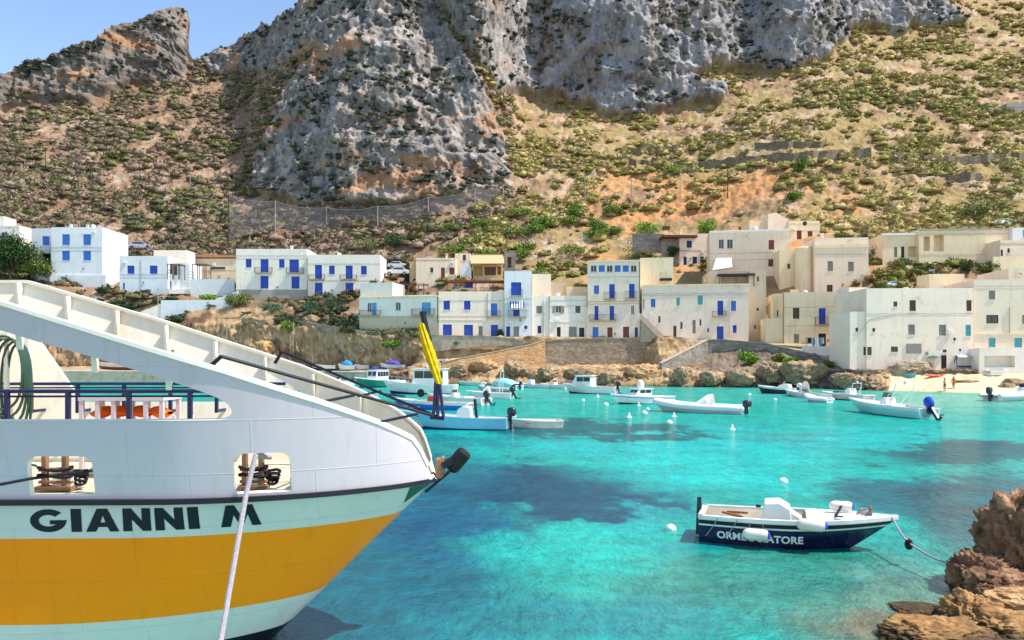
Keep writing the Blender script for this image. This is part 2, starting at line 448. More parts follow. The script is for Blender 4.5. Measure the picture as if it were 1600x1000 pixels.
so = L(so, soil3, terr*.9*sstep(-.35, .2, n2+.5*n1))
so = L(so, pale, .8*sstep(.45, .8, n3+.4*n1)*(1-.6*terr))
cc = L(so, (0,0,0), 0*rk)
cc = cc*(1-rk[:,None])+rc*rk[:,None]
shc = L(tan1, tan2, sstep(-.3, .5, n3)); shc = L(shc, lin((112,88,70)), sstep(.1, .7, n1)); shc = L(shc, lin((120,112,104)), .7*sstep(1060,1120,pxr)*sstep(1330,1290,pxr))
lowm = (kr < 4.7)*(1-stt)
cc = np.where((lowm*(1-bc) > .5)[:,None], shc, cc)
wet = sstep(.55, .1, pos[:,2])*(kr < 3)*(1-bc)
cc = L(cc, lin((62,52,44)), .9*wet)
cc = np.where((bc > .5)[:,None], L(sandc, lin((196,170,128)), sstep(.1,.6,n1)), cc)
cc = np.where((stt > .5)[:,None], np.array(stc)[None]*(1+.1*n1[:,None]), cc)
cc = np.where((qz*(1-bc)*(kr < 2.6) > .5)[:,None], np.array(lin((176,158,132)))[None]*(1+.15*n1[:,None]), cc)
gf = grid_faces(NR, NC)[:, ::-1]
rock_mat = tint_mat('ground_and_rock', var=.45, sc1=.8, bump=.22, bsc=1.3)
hill = link('mountain', np_mesh('mountain', pos, gf, np.clip(cc, .01, .9)))
hill.data.materials.append(rock_mat); tag(hill, kind='structure')
PX0, PY0, RK0, KR0 = pxr, pyv, rk, kr
def ground(px, py):
    """the ground point nearest to that direction from the viewpoint"""
    c = int(np.argmin(np.abs(cols-px))); col = np.arange(NLOW, NLOW+NM)*NC+c
    j = col[np.argmin(np.abs(PY0[col]-py))]
    return Vector(pos[j])

_pxy = pos[:(NLOW+NM)*NC, :2]
def ground_z(x, y):
    d = (_pxy[:,0]-x)**2+(_pxy[:,1]-y)**2; i = np.argpartition(d, 6)[:6]
    return float(pos[i, 2].mean())
# ================================================================== scrub on the slopes
def ico(sub):
    bm = bmesh.new(); bmesh.ops.create_icosphere(bm, subdivisions=sub, radius=1)
    v = np.array([x.co[:] for x in bm.verts]); f = np.array([[q.index for q in x.verts] for x in bm.faces]); bm.free(); return v, f
def scrub_proto(seed, leaves):
    rg = np.random.default_rng(seed); v, f = ico(2)
    d = 1+.35*fbm(v*1.6+seed*9, 3)+.12*rg.normal(size=len(v))
    v = v*d[:,None]*np.array([1, 1, .62]); v[:,2] = np.maximum(v[:,2], -.25)
    V = [v]; Fc = [f]; b = len(v)
    for _ in range(leaves):
        q = rg.normal(size=3); q[2] = abs(q[2]); q /= np.linalg.norm(q)
        c = q*np.array([1.05,1.05,.7])*(1+.3*rg.random()); a = rg.normal(size=3)*.17; e = rg.normal(size=3)*.17
        V.append(np.stack([c+a, c-a*.5+e, c-a*.5-e])); Fc.append(np.array([[b, b+1, b+2]])); b += 3
    return np.concatenate(V), np.concatenate(Fc)
protos = [scrub_proto(s, 34) for s in range(6)]
def scrub(name, N, region, sizes, palette, rockmax, seed, lo=-.2):
    rg = np.random.default_rng(seed)
    region = region & (rg.random(len(terr)) > terr*.8)
    ok = np.where(region & (RK0 <= rockmax))[0]
    dens = sstep(lo, lo+.65, fbm(pos[ok]*.05+seed, 5, .65))*.96+.04
    ok = ok[rg.random(len(ok)) < dens]
    pick = rg.choice(ok, N)
    V, Fc, Cc = [], [], []; b = 0
    pal = np.array([lin(c) for c in palette])
    patch = fbm(pos[pick]*.03+seed*3, 3)
    for j, i in enumerate(pick):
        v, f = protos[rg.integers(6)]
        s = sizes[0]+(sizes[1]-sizes[0])*rg.random()**2.2
        a = rg.random()*6.28; ca, sa = math.cos(a), math.sin(a)
        q = v*s*np.array([1+.5*rg.random(), 1, .7+.6*rg.random()])
        q = np.stack([q[:,0]*ca-q[:,1]*sa, q[:,0]*sa+q[:,1]*ca, q[:,2]], 1)+pos[i]+np.array([rg.normal()*.3, rg.normal()*.3, .1*s])
        V.append(q); Fc.append(f+b); b += len(q)
        ci = int(np.clip((patch[j]*.5+.5)*len(pal)+rg.normal()*.9, 0, len(pal)-1))
        Cc.append(np.tile(pal[ci]*(.75+.5*rg.random()), (len(q), 1)))
    o = link(name, np_mesh(name, np.concatenate(V), np.concatenate(Fc), np.concatenate(Cc), True))
    o.data.materials.append(leaf_mat); return tag(o, kind='stuff')
t_ = NT('scrub_leaves'); a_ = t_.new('ShaderNodeVertexColor', layer_name='tint')
n_ = t_.noise(t_.co(), 2.5, 5, .7)
leaf_mat = t_.fin(t_.mix(1., a_.outputs[0], t_.ramp(n_, [(.3, (.62,.62,.62)), (.7, (1,1,1))]), 'MULTIPLY'), .8, .1)
mtn = (KR0 > 90) & (np.arange(len(KR0)) < (NLOW+NM)*NC) & (PX0 > -260) & (PX0 < 1860) & (PY0 > -40)
scrub('hillside_scrub', 6800, mtn & (PX0 < 800), (.4, 2.2), [(132,118,92),(142,122,102),(120,116,82),(152,130,110),(158,138,118),(124,122,78),(92,94,66)], .35, 21, -.5)
scrub('slope_scrub', 8500, mtn & (PX0 >= 740), (.25, 1.7), [(184,166,110),(174,158,98),(188,166,116),(164,152,92),(166,156,94),(182,160,112),(142,138,80)], .3, 22)
scrub('cliff_scrub', 2400, mtn & (RK0 > .6) & (PY0 < 330), (.3, 1.25), [(74,82,70),(92,96,74),(64,72,68),(110,104,84)], 1.1, 23)
scrub('bank_scrub', 2000, (KR0 > 4.0) & (KR0 < 90) & (PX0 < 660) & (PX0 > -200), (.4, 1.6), [(74,84,52),(96,92,62),(60,74,52),(110,100,72),(130,106,74),(56,70,48)], 1, 24)
scrub('terrace_scrub', 700, (KR0 > 6.0) & (KR0 < 90) & (PX0 > 660), (.4, 1.5), [(112,124,56),(136,128,70),(92,108,50),(150,124,80)], 1, 25)

# ================================================================== water
wc = np.concatenate([np.linspace(-9000, -700, 60), np.arange(-690, 2300, 7.), np.linspace(2310, 9000, 60)])
wy = np.concatenate([np.linspace(1.5, 6, 8), 1/np.linspace(1/6.2, 1/190., 330)])
WC, WY = np.meshgrid(wc, wy)
WX = (WC-CX)/F*WY
WP = HY+HC*F/WY
q3 = np.stack([WX.ravel(), WY.ravel(), 0*WX.ravel()], 1)
fa = fbm(q3*.11, 5, .6).reshape(WX.shape); fb = fbm(q3*np.array([.5,.35,1])+30, 4, .6).reshape(WX.shape)
fc = fbm(q3*np.array([1.6,1.2,1])+60, 4, .65).reshape(WX.shape); sx = WC+60*fa+26*fb+16*fc; sy = WP+(fa*16+fb*8+fc*5)*np.clip((WP-590)/120, .15, 2.2)
wcol = np.tile(np.array(lin((0,190,172))), (WX.size, 1)).reshape(*WX.shape, 3)
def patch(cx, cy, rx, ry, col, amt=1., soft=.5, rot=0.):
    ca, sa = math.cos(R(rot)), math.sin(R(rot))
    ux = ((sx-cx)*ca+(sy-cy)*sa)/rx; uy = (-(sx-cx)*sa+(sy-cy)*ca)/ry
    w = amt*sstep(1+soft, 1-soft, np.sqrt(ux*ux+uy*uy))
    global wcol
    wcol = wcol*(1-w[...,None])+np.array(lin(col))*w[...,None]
patch(1150, 612, 700, 16, (70,196,176), .8)
patch(1520, 625, 160, 16, (120,200,172), .8)
patch(1100, 690, 420, 26, (16,206,200), .8)
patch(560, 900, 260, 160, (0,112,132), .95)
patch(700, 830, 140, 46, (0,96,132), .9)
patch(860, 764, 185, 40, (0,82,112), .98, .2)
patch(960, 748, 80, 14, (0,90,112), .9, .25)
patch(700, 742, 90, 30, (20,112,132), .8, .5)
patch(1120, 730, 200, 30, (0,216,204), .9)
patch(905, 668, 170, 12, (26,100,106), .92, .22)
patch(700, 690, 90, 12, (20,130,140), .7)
patch(1210, 680, 90, 7, (80,150,140), .5)
patch(930, 870, 150, 52, (0,210,190), .95)
patch(1000, 800, 80, 18, (20,190,190), .7)
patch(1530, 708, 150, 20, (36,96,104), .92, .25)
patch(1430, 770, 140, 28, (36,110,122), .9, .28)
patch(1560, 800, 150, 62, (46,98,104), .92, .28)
patch(1250, 930, 290, 76, (70,160,136), .92, .6)
patch(1440, 900, 110, 36, (96,176,158), .8, .6)
patch(1120, 845, 120, 20, (0,170,170), .6)
patch(1440, 985, 150, 46, (150,132,88), .9, .5)
patch(1400, 925, 110, 26, (120,160,128), .7, .5)
patch(900, 985, 260, 40, (20,140,150), .7, .6)
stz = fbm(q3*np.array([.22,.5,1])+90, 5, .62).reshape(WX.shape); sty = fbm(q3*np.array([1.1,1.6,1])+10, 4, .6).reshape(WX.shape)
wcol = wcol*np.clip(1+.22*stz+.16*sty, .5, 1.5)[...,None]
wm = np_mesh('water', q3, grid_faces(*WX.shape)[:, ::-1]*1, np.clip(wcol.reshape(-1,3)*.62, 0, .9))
# turn the sheet face up
t = NT('sea_water')
at = t.new('ShaderNodeVertexColor', layer_name='tint')
n = t.noise(t.co((1.1,1.0,1)), 2.8, 7, .68, .15)
colr = t.mix(1., at.outputs[0], t.ramp(n, [(.36, (.56,.7,.76)), (.6, (1,1,1))]), 'MULTIPLY')  # light and dark of the ripples put into the water colour
bsdf = t.new('ShaderNodeBsdfDiffuse'); t.l.new(colr, bsdf.inputs['Color'])
gl = t.new('ShaderNodeBsdfGlossy'); gl.inputs['Roughness'].default_value = .06; gl.inputs['Color'].default_value = (1,1,1,1)
w1 = t.noise(t.co((1.,.6,1)), 2.1, 5, .6, .3); w2 = t.noise(t.co((1.,.75,1)), 8., 4, .6, .3); w3 = t.noise(t.co((1,.6,1)), .35, 3, .5)
def mth(op, a, b):
    x = t.new('ShaderNodeMath', operation=op)
    for i, v in ((0, a), (1, b)):
        if hasattr(v, 'links'): t.l.new(v, x.inputs[i])
        else: x.inputs[i].default_value = v
    return x.outputs[0]
hh = mth('ADD', mth('MULTIPLY', w1, .17), mth('ADD', mth('MULTIPLY', w2, .05), mth('MULTIPLY', w3, .35)))
bp = t.new('ShaderNodeBump'); bp.inputs['Strength'].default_value = 1.; bp.inputs['Distance'].default_value = 1.
t.l.new(hh, bp.inputs['Height'])
fr = t.new('ShaderNodeFresnel'); fr.inputs['IOR'].default_value = 1.33
for s_ in (gl, fr): t.l.new(bp.outputs[0], s_.inputs['Normal'])
t.l.new(bp.outputs[0], bsdf.inputs['Normal'])
fac = mth('MULTIPLY', fr.outputs[0], .24)
mx = t.new('ShaderNodeMixShader'); t.l.new(fac, mx.inputs[0]); t.l.new(bsdf.outputs[0], mx.inputs[1]); t.l.new(gl.outputs[0], mx.inputs[2])
t.l.new(mx.outputs[0], t.out.inputs['Surface'])
wm.materials.append(t.m); tag(link('water', wm), kind='structure')

# ================================================================== light and camera
cam = bpy.data.cameras.new('camera'); co_ = bpy.data.objects.new('camera', cam); COL.objects.link(co_)
co_.location = (0, 0, HC); co_.rotation_euler = (R(90), 0, 0)
cam.sensor_width = 36; cam.lens = F/1600*36; cam.shift_y = (HY-500)/1600; cam.clip_start = .1; cam.clip_end = 3000
sc.camera = co_
SUN_EL, SUN_AZ = 57., 103.                       # azimuth measured from straight ahead (+Y) towards the right (+X)
w = bpy.data.worlds.new('World'); sc.world = w; w.use_nodes = True
nt = w.node_tree; bg = nt.nodes['Background']; st = nt.nodes.new('ShaderNodeTexSky')
st.sky_type = 'NISHITA'; st.sun_disc = False; st.sun_elevation = R(SUN_EL); st.sun_rotation = R(SUN_AZ)
st.air_density = 1.; st.dust_density = .3; st.ozone_density = 1.6
nt.links.new(st.outputs[0], bg.inputs[0]); bg.inputs[1].default_value = .135
sl = bpy.data.lights.new('sun', 'SUN'); so_ = bpy.data.objects.new('sun', sl); COL.objects.link(so_)
sl.energy = 3.7; sl.angle = R(.5); sl.color = (1, .95, .86)
sd = Vector((math.cos(R(SUN_EL))*math.sin(R(SUN_AZ)), math.cos(R(SUN_EL))*math.cos(R(SUN_AZ)), math.sin(R(SUN_EL))))
so_.rotation_euler = sd.to_track_quat('Z', 'Y').to_euler(); so_.location = (60, -20, 90)
vs_ = sc.view_settings; vs_.view_transform = 'Standard'; vs_.look = 'None'; vs_.exposure = .95; vs_.gamma = 1; vs_.use_curve_mapping = False
# ================================================================== houses
HOUSES = []
class House:
    def __init__(s, name, label, pl, pr, pt, pb, Yl, Yr=None, depth=10., wall=None, wins=(), found=2.5, parapet=.35, cat='house', roof=True, group=None, gable=None):
        Yr = Yl if Yr is None else Yr
        s.A = Vector((wx(pl, Yl), Yl)); s.B = Vector((wx(pr, Yr), Yr)); s.Yl = Yl
        s.d = (s.B-s.A); s.W = s.d.length; s.d.normalize()
        s.z0 = wz(pb, Yl); s.H = wz(pt, Yl)-s.z0
        s.wall = wall or white; s.depth = depth; s.holes = []; HOUSES.append(s)
        s.root = thing(name, label, cat, (s.A.x, s.A.y, s.z0), math.atan2(s.d.y, s.d.x), group)
        s.blockmesh('wall', 0, s.W, 0, depth, -found, s.H, wins, parapet, roof)
    def sx(s, px, off=0.):                         # pixel column -> metres along a plane `off` metres behind the facade
        n = Vector((-s.d.y, s.d.x)); A = s.A+n*off; r = (px-CX)/F
        t = (r*A.y-A.x)/(s.d.x-r*s.d.y); return t, A.y+t*s.d.y
    def lz(s, py, Y): return wz(py, Y)-s.z0
    def rect(s, x0, x1, y0, y1, off=0.):
        a, Ya = s.sx(x0, off); b, Yb = s.sx(x1, off); Y = (Ya+Yb)/2
        return a, b, s.lz(y1, Y), s.lz(y0, Y)
    def blockmesh(s, name, x0, x1, y0, y1, z0, z1, wins=(), parapet=.35, roof=True, wall=None):
        wall = wall or s.wall
        off = y0
        holes = []
        for w_ in wins:
            a, b, c, d = s.rect(*w_[1:5], off)
            a = max(a, x0+.1); b = min(b, x1-.1); c = max(c, z0+.05); d = min(d, z1-.3)
            if b-a > .15 and d-c > .15: holes.append((w_[0], a, b, c, d))
        m = MB()
        xs = sorted({x0, x1, *[h[1] for h in holes], *[h[2] for h in holes]}); zs = sorted({z0, z1, *[h[3] for h in holes], *[h[4] for h in holes]})
        for i in range(len(xs)-1):
            for j in range(len(zs)-1):
                mx_, mz = (xs[i]+xs[i+1])/2, (zs[j]+zs[j+1])/2
                if any(h[1] < mx_ < h[2] and h[3] < mz < h[4] for h in holes): continue
                m.add([(xs[i],y0,zs[j]),(xs[i+1],y0,zs[j]),(xs[i+1],y0,zs[j+1]),(xs[i],y0,zs[j+1])], [(0,1,2,3)])
        for kd, a, b, c, d in holes:
            dp = 1.3 if kd == 'o' else .22
            q = [(a,c),(b,c),(b,d),(a,d)]
            for e in range(4):
                p, r_ = q[e], q[(e+1) % 4]
                m.add([(p[0],y0,p[1]),(r_[0],y0,r_[1]),(r_[0],y0+dp,r_[1]),(p[0],y0+dp,p[1])], [(0,1,2,3)])
            m.add([(a,y0+dp,c),(b,y0+dp,c),(b,y0+dp,d),(a,y0+dp,d)], [(0,1,2,3)])
        th = .28
        m.add([(x1,y0,z0),(x1,y1,z0),(x1,y1,z1),(x1,y0,z1)], [(0,1,2,3)])
        m.add([(x0,y1,z0),(x0,y0,z0),(x0,y0,z1),(x0,y1,z1)], [(0,1,2,3)])
        m.add([(x1,y1,z0),(x0,y1,z0),(x0,y1,z1),(x1,y1,z1)], [(0,1,2,3)])
        o = [(x0,y0),(x1,y0),(x1,y1),(x0,y1)]; n = [(x0+th,y0+th),(x1-th,y0+th),(x1-th,y1-th),(x0+th,y1-th)]
        for e in range(4):
            f_ = (e+1) % 4
            m.add([(*o[e],z1),(*o[f_],z1),(*n[f_],z1),(*n[e],z1)], [(0,1,2,3)])
            m.add([(*n[e],z1),(*n[f_],z1),(*n[f_],z1-parapet),(*n[e],z1-parapet)], [(0,1,2,3)])
        ob = m.build(name, wall, s.root)
        if roof:
            MB().add([(*n[0],z1-parapet),(*n[1],z1-parapet),(*n[2],z1-parapet),(*n[3],z1-parapet)], [(0,1,2,3)]).build('roof', roofm, s.root, recalc=False)
        for h in holes: s.window(*h, y0)
        if y0 == 0: s.holes += [h[1:] for h in holes]
        return ob
    def window(s, kd, a, b, c, d, y0):
        shut = {'b': blue, 'r': redb, 'g': greys, 't': teal, 'c': bluew, 'n': brown, 'a': blued}
        if kd == 'o': return
        if kd in 'BKRTNLGA':                        # doors
            mt = {'B': blue, 'K': darkd, 'R': redb, 'T': teal, 'N': brown, 'L': lblue, 'G': greys, 'A': blued}[kd]
            m = MB(); t_ = .06
            m.box(a, a+t_, y0+.06, y0+.2, c, d).box(b-t_, b, y0+.06, y0+.2, c, d).box(a+t_, b-t_, y0+.06, y0+.2, d-t_, d)
            dr = m.build('door', mt, s.root)
            g = MB(); mid = (a+b)/2
            for p, q in ((a+t_, mid-.012), (mid+.012, b-t_)):
                g.box(p, q, y0+.13, y0+.17, c+.02, d-t_-.01)
                w_, hh_ = q-p, d-c
                if w_ > .25:
                    g.box(p+.2*w_, q-.2*w_, y0+.115, y0+.13, c+.12*hh_, c+.45*hh_); g.box(p+.2*w_, q-.2*w_, y0+.115, y0+.13, c+.52*hh_, d-t_-.08*hh_)
            g.build('leaf', mt, dr)
            return
        fm = {'d': wtrim, 'w': wtrim, 'x': brown}.get(kd, shut.get(kd, wtrim))
        m = MB(); t_ = .055
        m.box(a, a+t_, y0+.05, y0+.2, c, d).box(b-t_, b, y0+.05, y0+.2, c, d).box(a+t_, b-t_, y0+.05, y0+.2, d-t_, d).box(a+t_, b-t_, y0+.05, y0+.2, c, c+t_)
        if kd in 'dwx': m.box((a+b)/2-.03, (a+b)/2+.03, y0+.07, y0+.17, c+t_, d-t_)
        wn = m.build('window', fm, s.root)
        MB().box(a-.08, b+.08, y0-.07, y0-.002, c-.09, c-.005).build('sill', s.wall if kd not in 'dw' else conc, wn)
        if kd in 'dwx':
            MB().box(a+t_, b-t_, y0+.12, y0+.14, c+t_, d-t_).build('pane', glass, wn)
        if kd in shut:
            g = MB(); mid = (a+b)/2
            for p, q in ((a+t_, mid-.012), (mid+.012, b-t_)):
                g.box(p, q, y0+.12, y0+.15, c+t_, d-t_)
                nb = max(3, int((d-c)/.16))
                for e in range(nb):
                    zz = c+t_+.04+(d-c-2*t_-.08)*(e+.5)/nb
                    g.box(p+.04, q-.04, y0+.1, y0+.12, zz-.035, zz+.02)
            g.build('shutter', shut[kd], wn)
        if kd == 'w':
            ww = (b-a)*.5
            MB().box(a-ww, a-.02, y0-.05, y0-.003, c, d).build('shutter', greys, wn); MB().box(b+.02, b+ww, y0-.05, y0-.003, c, d).build('shutter', greys, wn)
    def balcony(s, x0, x1, yt, yb, mt=None, out=.8, off=0., plants=False):
        a, b, c, d = s.rect(x0, x1, yt, yb, off); mt = mt or iron; y0 = off
        bl = MB().box(a, b, y0-out, y0-.003, c-.14, c).build('balcony', conc, s.root)
        m = MB()
        m.bar((a, y0-out+.03, d), (b, y0-out+.03, d), .05); m.bar((a, y0-out+.03, c+.1), (b, y0-out+.03, c+.1), .035)
        for xx in (a+.02, b-.02): m.bar((xx, y0-out+.06, d), (xx, y0, d), .05)
        nb = max(4, int((b-a)/.17))
        for e in range(nb+1):
            xx = a+.02+(b-a-.04)*e/nb; m.bar((xx, y0-out+.03, c), (xx, y0-out+.03, d), .028)
        for xx in (a+.02, b-.02):
            for e in range(1, 4): m.bar((xx, y0-out+out*e/4, c), (xx, y0-out+out*e/4, d), .028)
        m.build('railing', mt, bl)
        return bl
    def part(s, name, x0, x1, yt, yb, mt, off=0., thick=.3, down=0., bevel=0.):
        a, b, c, d = s.rect(x0, x1, yt, yb, off)
        return MB().box(a, b, off, off+thick, c-down, d).build(name, mt, s.root, bevel=bevel)
    def upper(s, name, x0, x1, yt, yb, off, depth, wall, wins=(), down=1., parapet=.3):
        a, b, c, d = s.rect(x0, x1, yt, yb, off)
        return s.blockmesh(name, a, b, off, off+depth, c-down, d, wins, parapet, True, wall)
    def pipe(s, px, yt, yb, mt=None, off=0.):
        a, Y = s.sx(px, off); MB().tube([(a, off-.08, s.lz(yt, Y)), (a, off-.08, s.lz(yb, Y))], .06, 6).build('drainpipe', mt or greyp, s.root, smooth=True)
    def chimney(s, px, py, off=4., w_=.6, h=.9, mt=None):
        a, Y = s.sx(px, off); z = s.lz(py, Y)
        MB().box(a-w_/2, a+w_/2, off, off+w_, z-.5, z+h).box(a-w_/2-.07, a+w_/2+.07, off-.07, off+w_+.07, z+h, z+h+.1).build('chimney', mt or s.wall, s.root)
    def antenna(s, px, py, off=3., h=2.2):
        a, Y = s.sx(px, off); z = s.lz(py, Y)
        m = MB().tube([(a, off, z-.6), (a, off, z+h)], .025, 5).tube([(a-.5, off, z+h-.1), (a+.5, off, z+h-.1)], .018, 5)
        for e in range(5): m.tube([(a-.4+.2*e, off-.3, z+h-.1), (a-.4+.2*e, off+.3, z+h-.1)], .012, 4)
        m.build('antenna', iron, s.root)
    def tank(s, px, py, off=4., r=.6, h=1.1, mt=None):
        a, Y = s.sx(px, off); z = s.lz(py, Y)
        MB().lathe([(0,0),(r,0),(r*1.03,.3*h),(r,.33*h),(r*1.03,.66*h),(r,.7*h),(r,h),(r*.5,h*1.15),(0,h*1.17)], 14, (a, off, z-.3)).build('water_tank', mt or wtrim, s.root, smooth=True)
    def pergola(s, x0, x1, yt, yb, off, depth=3., mt=None, slats=True):
        a, b, c, d = s.rect(x0, x1, yt, yb, off); m = MB(); mt = mt or brown
        for xx in (a, (a+b)/2, b):
            for yy in (off, off+depth): m.bar((xx, yy, c), (xx, yy, d), .13)
        for yy in (off, off+depth): m.bar((a-.2, yy, d), (b+.2, yy, d), .14)
        if slats:
            n = max(3, int((b-a)/.45))
            for e in range(n+1): m.bar((a+(b-a)*e/n, off-.3, d+.1), (a+(b-a)*e/n, off+depth+.3, d+.1), .08)
        return m.build('pergola', mt, s.root)

House('white_house', 'small white flat-roofed house behind the dark pine at the left end of the village', -40, 30, 352, 392, 196, depth=8, wall=white, wins=[('c',2,12,364,376)]).upper('upper_storey', -40, 6, 338, 352, 2, 5, white)
h = House('apartment_house', 'big square white house with pale blue shutters, standing apart beside the pine', 80, 160, 355, 433, 186, depth=12.5, wall=bluish,
      wins=[('c',97,109,366,383),('c',130,142,366,383),('c',97,109,392,407),('c',130,142,392,407)], found=3)
h.upper('side_wing', 49, 80, 357, 432, 1.6, 9, bluish, [('c',66,77,369,383),('K',67,79,396,416)], 3); h.balcony(50, 79, 389, 396, wtrim, .9, 1.6)
h.chimney(110, 356, 5); h.chimney(136, 356, 6, .5, .7); h.antenna(96, 356, 4); h.tank(146, 357, 7)
h.part('garden_wall', 78, 165, 430, 440, bluish, -.35, .3, 1.5)
h = House('white_house', 'low white house with two small blue windows below the parked car on its roof', 187, 262, 400, 453, 178, depth=9, wall=bluish, wins=[('b',199,210,415,428),('b',234,246,415,428),('B',192,195,442,452)], found=3)
h.upper('rear_terrace', 240, 292, 391, 411, 5, 4.8, white, [], 2.)
h.upper('side_wing', 262, 296, 411, 452, 1.2, 7, bluish, [('x',263,269,413,428),('x',272,277,416,430),('B',262,268,439,453)], 3)
h.pipe(220.5, 405, 450); h.pergola(262, 281, 413, 436, -1.6, 2.6)
h.pergola(301, 322, 413, 440, .5, 2.8)
h.part('terrace_wall', 297, 366, 436, 470, bluish, -1.2, .35, 1); h.part('terrace_floor', 262, 366, 452, 455, white, -.84, 2.6, .6)
h = House('cream_house', 'low cream house with a terracotta roof between the white terrace and the blue-shuttered pair', 290, 370, 404, 440, 190, depth=8, wall=cream, wins=[('x',330,352,417,421)], found=4)
a_, b_, c_, d_ = h.rect(286, 372, 400, 405)
MB().prism([(a_, d_-.4), (b_, d_-.4), (b_, d_), (a_+.4*(b_-a_), d_+.5), (a_, d_)], -.3, 8.3).build('tiled_roof', mat('terracotta', (196,128,88), .8, .2, 3, .02), h.root)
h = House('shuttered_house', 'white house with royal blue shutters and two railed balconies on a grey plinth', 369, 480, 389, 460, 172, depth=8.5, wall=white,
      wins=[('b',384,393,404.5,418),('B',407,419.5,405,426),('b',436,444.5,405,418.5),('B',452,467,405.5,426),('b',407,419.5,431,451),('b',455.5,468,432,451)], found=3)
h.balcony(399, 426, 418, 426); h.balcony(448, 475, 419, 426.5); h.antenna(400, 389); h.chimney(455, 389, 5, .6, .7)
h.part('plinth', 369, 480, 452.5, 463, greyp, -.06, .05, 2)
h = House('shuttered_house', 'lower right half of the blue-shuttered pair, with tall blue doors opening on thin balconies', 480.4, 594, 398, 463, 171, depth=8.5, wall=white,
      wins=[('B',492,503,414,436),('b',514,523,415,428.5),('B',540,551,415,436),('b',564,573,415.5,429),('B',492,504,442,461),('B',540,552,442,461)], found=3)
h.balcony(483, 508, 429.5, 436.5); h.balcony(532, 558, 430, 436.5); h.pipe(480.8, 400, 462); h.antenna(572, 398); h.tank(530, 398.5, 5, .5, .7)
# ---- front row on the street
h = House('street_house', 'cream and white house at the left end of the street row', 561.5, 685.5, 463, 521, 146.4, 142, depth=8, wall=white,
      wins=[('d',574,580.6,473,487),('L',581,588.5,473,492.5),('d',618,626,472.5,485),('L',659,673,472.5,491),('N',576,583,507,520),('g',617.5,624.5,508,514),('x',640,644,511,516)])
h.upper('roof_room', 563, 613, 442, 463, 1.2, 6, white, [], 1)
h.part('beige_base', 561.5, 685.5, 493.5, 522, beige, -.05, .047, 1.5); h.balcony(563, 596, 485, 493); h.balcony(644.5, 680, 483, 492.5)
h.part('cornice', 561, 686, 463, 465.5, cream, -.14, .137); h.pergola(631, 662, 444, 461, 4., 2.4, redb, False); h.pipe(684, 456, 505, iron)
h = House('street_house', 'white street house with bright blue shutters above two wide blue doors and a teal balcony', 686, 787.5, 455.5, 526, 142, depth=9, wall=white2,
      wins=[('b',693,703,470,484),('b',725,735,470,484),('c',767,777,474,493.5),('B',692,706,507,526),('B',725,739,507.5,526),('G',748,754,509.5,526),('B',767,778,507.5,526)])
h.balcony(762, 781, 486, 495, ironb); h.part('string_course', 686, 787.5, 499, 500.4, cream, -.07, .067); h.pipe(762, 458, 500)
a_, b_, c_, d_ = h.rect(698, 789, 438, 455, 3)
MB().box(a_, b_, 3, 6.2, d_-.3, d_).build('terrace_canopy', mat('maroon_canvas', (120,60,52), .8, .2, 2), h.root)
for e in range(5): MB().bar((a_+.2+(b_-a_-.4)*e/4, 3.1, c_-.6), (a_+.2+(b_-a_-.4)*e/4, 3.1, d_-.3), .12).build('canopy_post', brown, h.root)
h.part('blue_curtain', 727, 739, 441, 450, blued, 4.2, .1)
m = MB(); a2, b2, c2, d2 = h.rect(686, 786, 449.5, 455.5, .1)
m.bar((a2+.1, .1, d2), (b2-.1, .1, d2), .05)
for e in range(61): m.bar((a2+.1+(b2-a2-.2)*e/60, .1, c2), (a2+.1+(b2-a2-.2)*e/60, .1, d2), .03)
m.build('roof_railing', iron, h.root)
h = House('tower_house', 'narrow tall pale blue street house with a striped awning over a balcony', 788, 831, 423.5, 528, 141.4, depth=9, wall=bluish,
      wins=[('B',798.5,814.5,441,462),('B',802,812,484,495),('A',791,797,510,527),('G',802.5,811,510,527),('a',819,824,509,514)])
h.balcony(797, 817, 452, 462, ironb, .6); h.balcony(793, 823, 485, 495, iron, .9)
a_, b_, c_, d_ = h.rect(797, 819, 471, 482)
m = MB(); nst = 11
for e in range(nst):
    x_, y_ = a_+(b_-a_)*e/nst, a_+(b_-a_)*(e+1)/nst
    m.add([(x_,-.02,d_),(y_,-.02,d_),(y_,-1.0,c_),(x_,-1.0,c_),(x_,-.02,d_-.05),(y_,-.02,d_-.05),(y_,-1.0,c_-.05),(x_,-1.0,c_-.05)], [(0,1,2,3),(7,6,5,4),(0,3,7,4),(1,5,6,2),(3,2,6,7)], e % 2)
m.build('striped_awning', [blued, wtrim], h.root)
h = House('street_house', 'plain white street house, one grey window wide, beside the tall pale blue house', 831.3, 858, 462, 530, 142, depth=9, wall=white, wins=[('g',838,847,478,490),('a',840,846,509,521)])
h.upper('roof_room', 831.5, 861, 428, 462, 2.5, 4, pink, [], 1); h.pipe(849, 470, 528)
h = House('street_house', 'white street house with an open grey-shuttered window and a wide grey roller door', 858.3, 917, 462, 531, 141.8, depth=9, wall=white,
      wins=[('w',868,877,478,489),('x',899,907,478,489),('K',870,876,511,531),('G',889,901,510.5,531),('K',905,913,512,530)])
h.upper('roof_room', 845, 880, 441, 461, 5, 3.5, beige, [], 1); h.upper('roof_room', 886, 917, 448, 462, 4, 3, cream, [], 1)
h.part('string_course', 858.3, 917, 502.5, 503.6, cream, -.06, .057); h.pipe(858.6, 463, 500); h.tank(872, 461, 2, .4, .6)
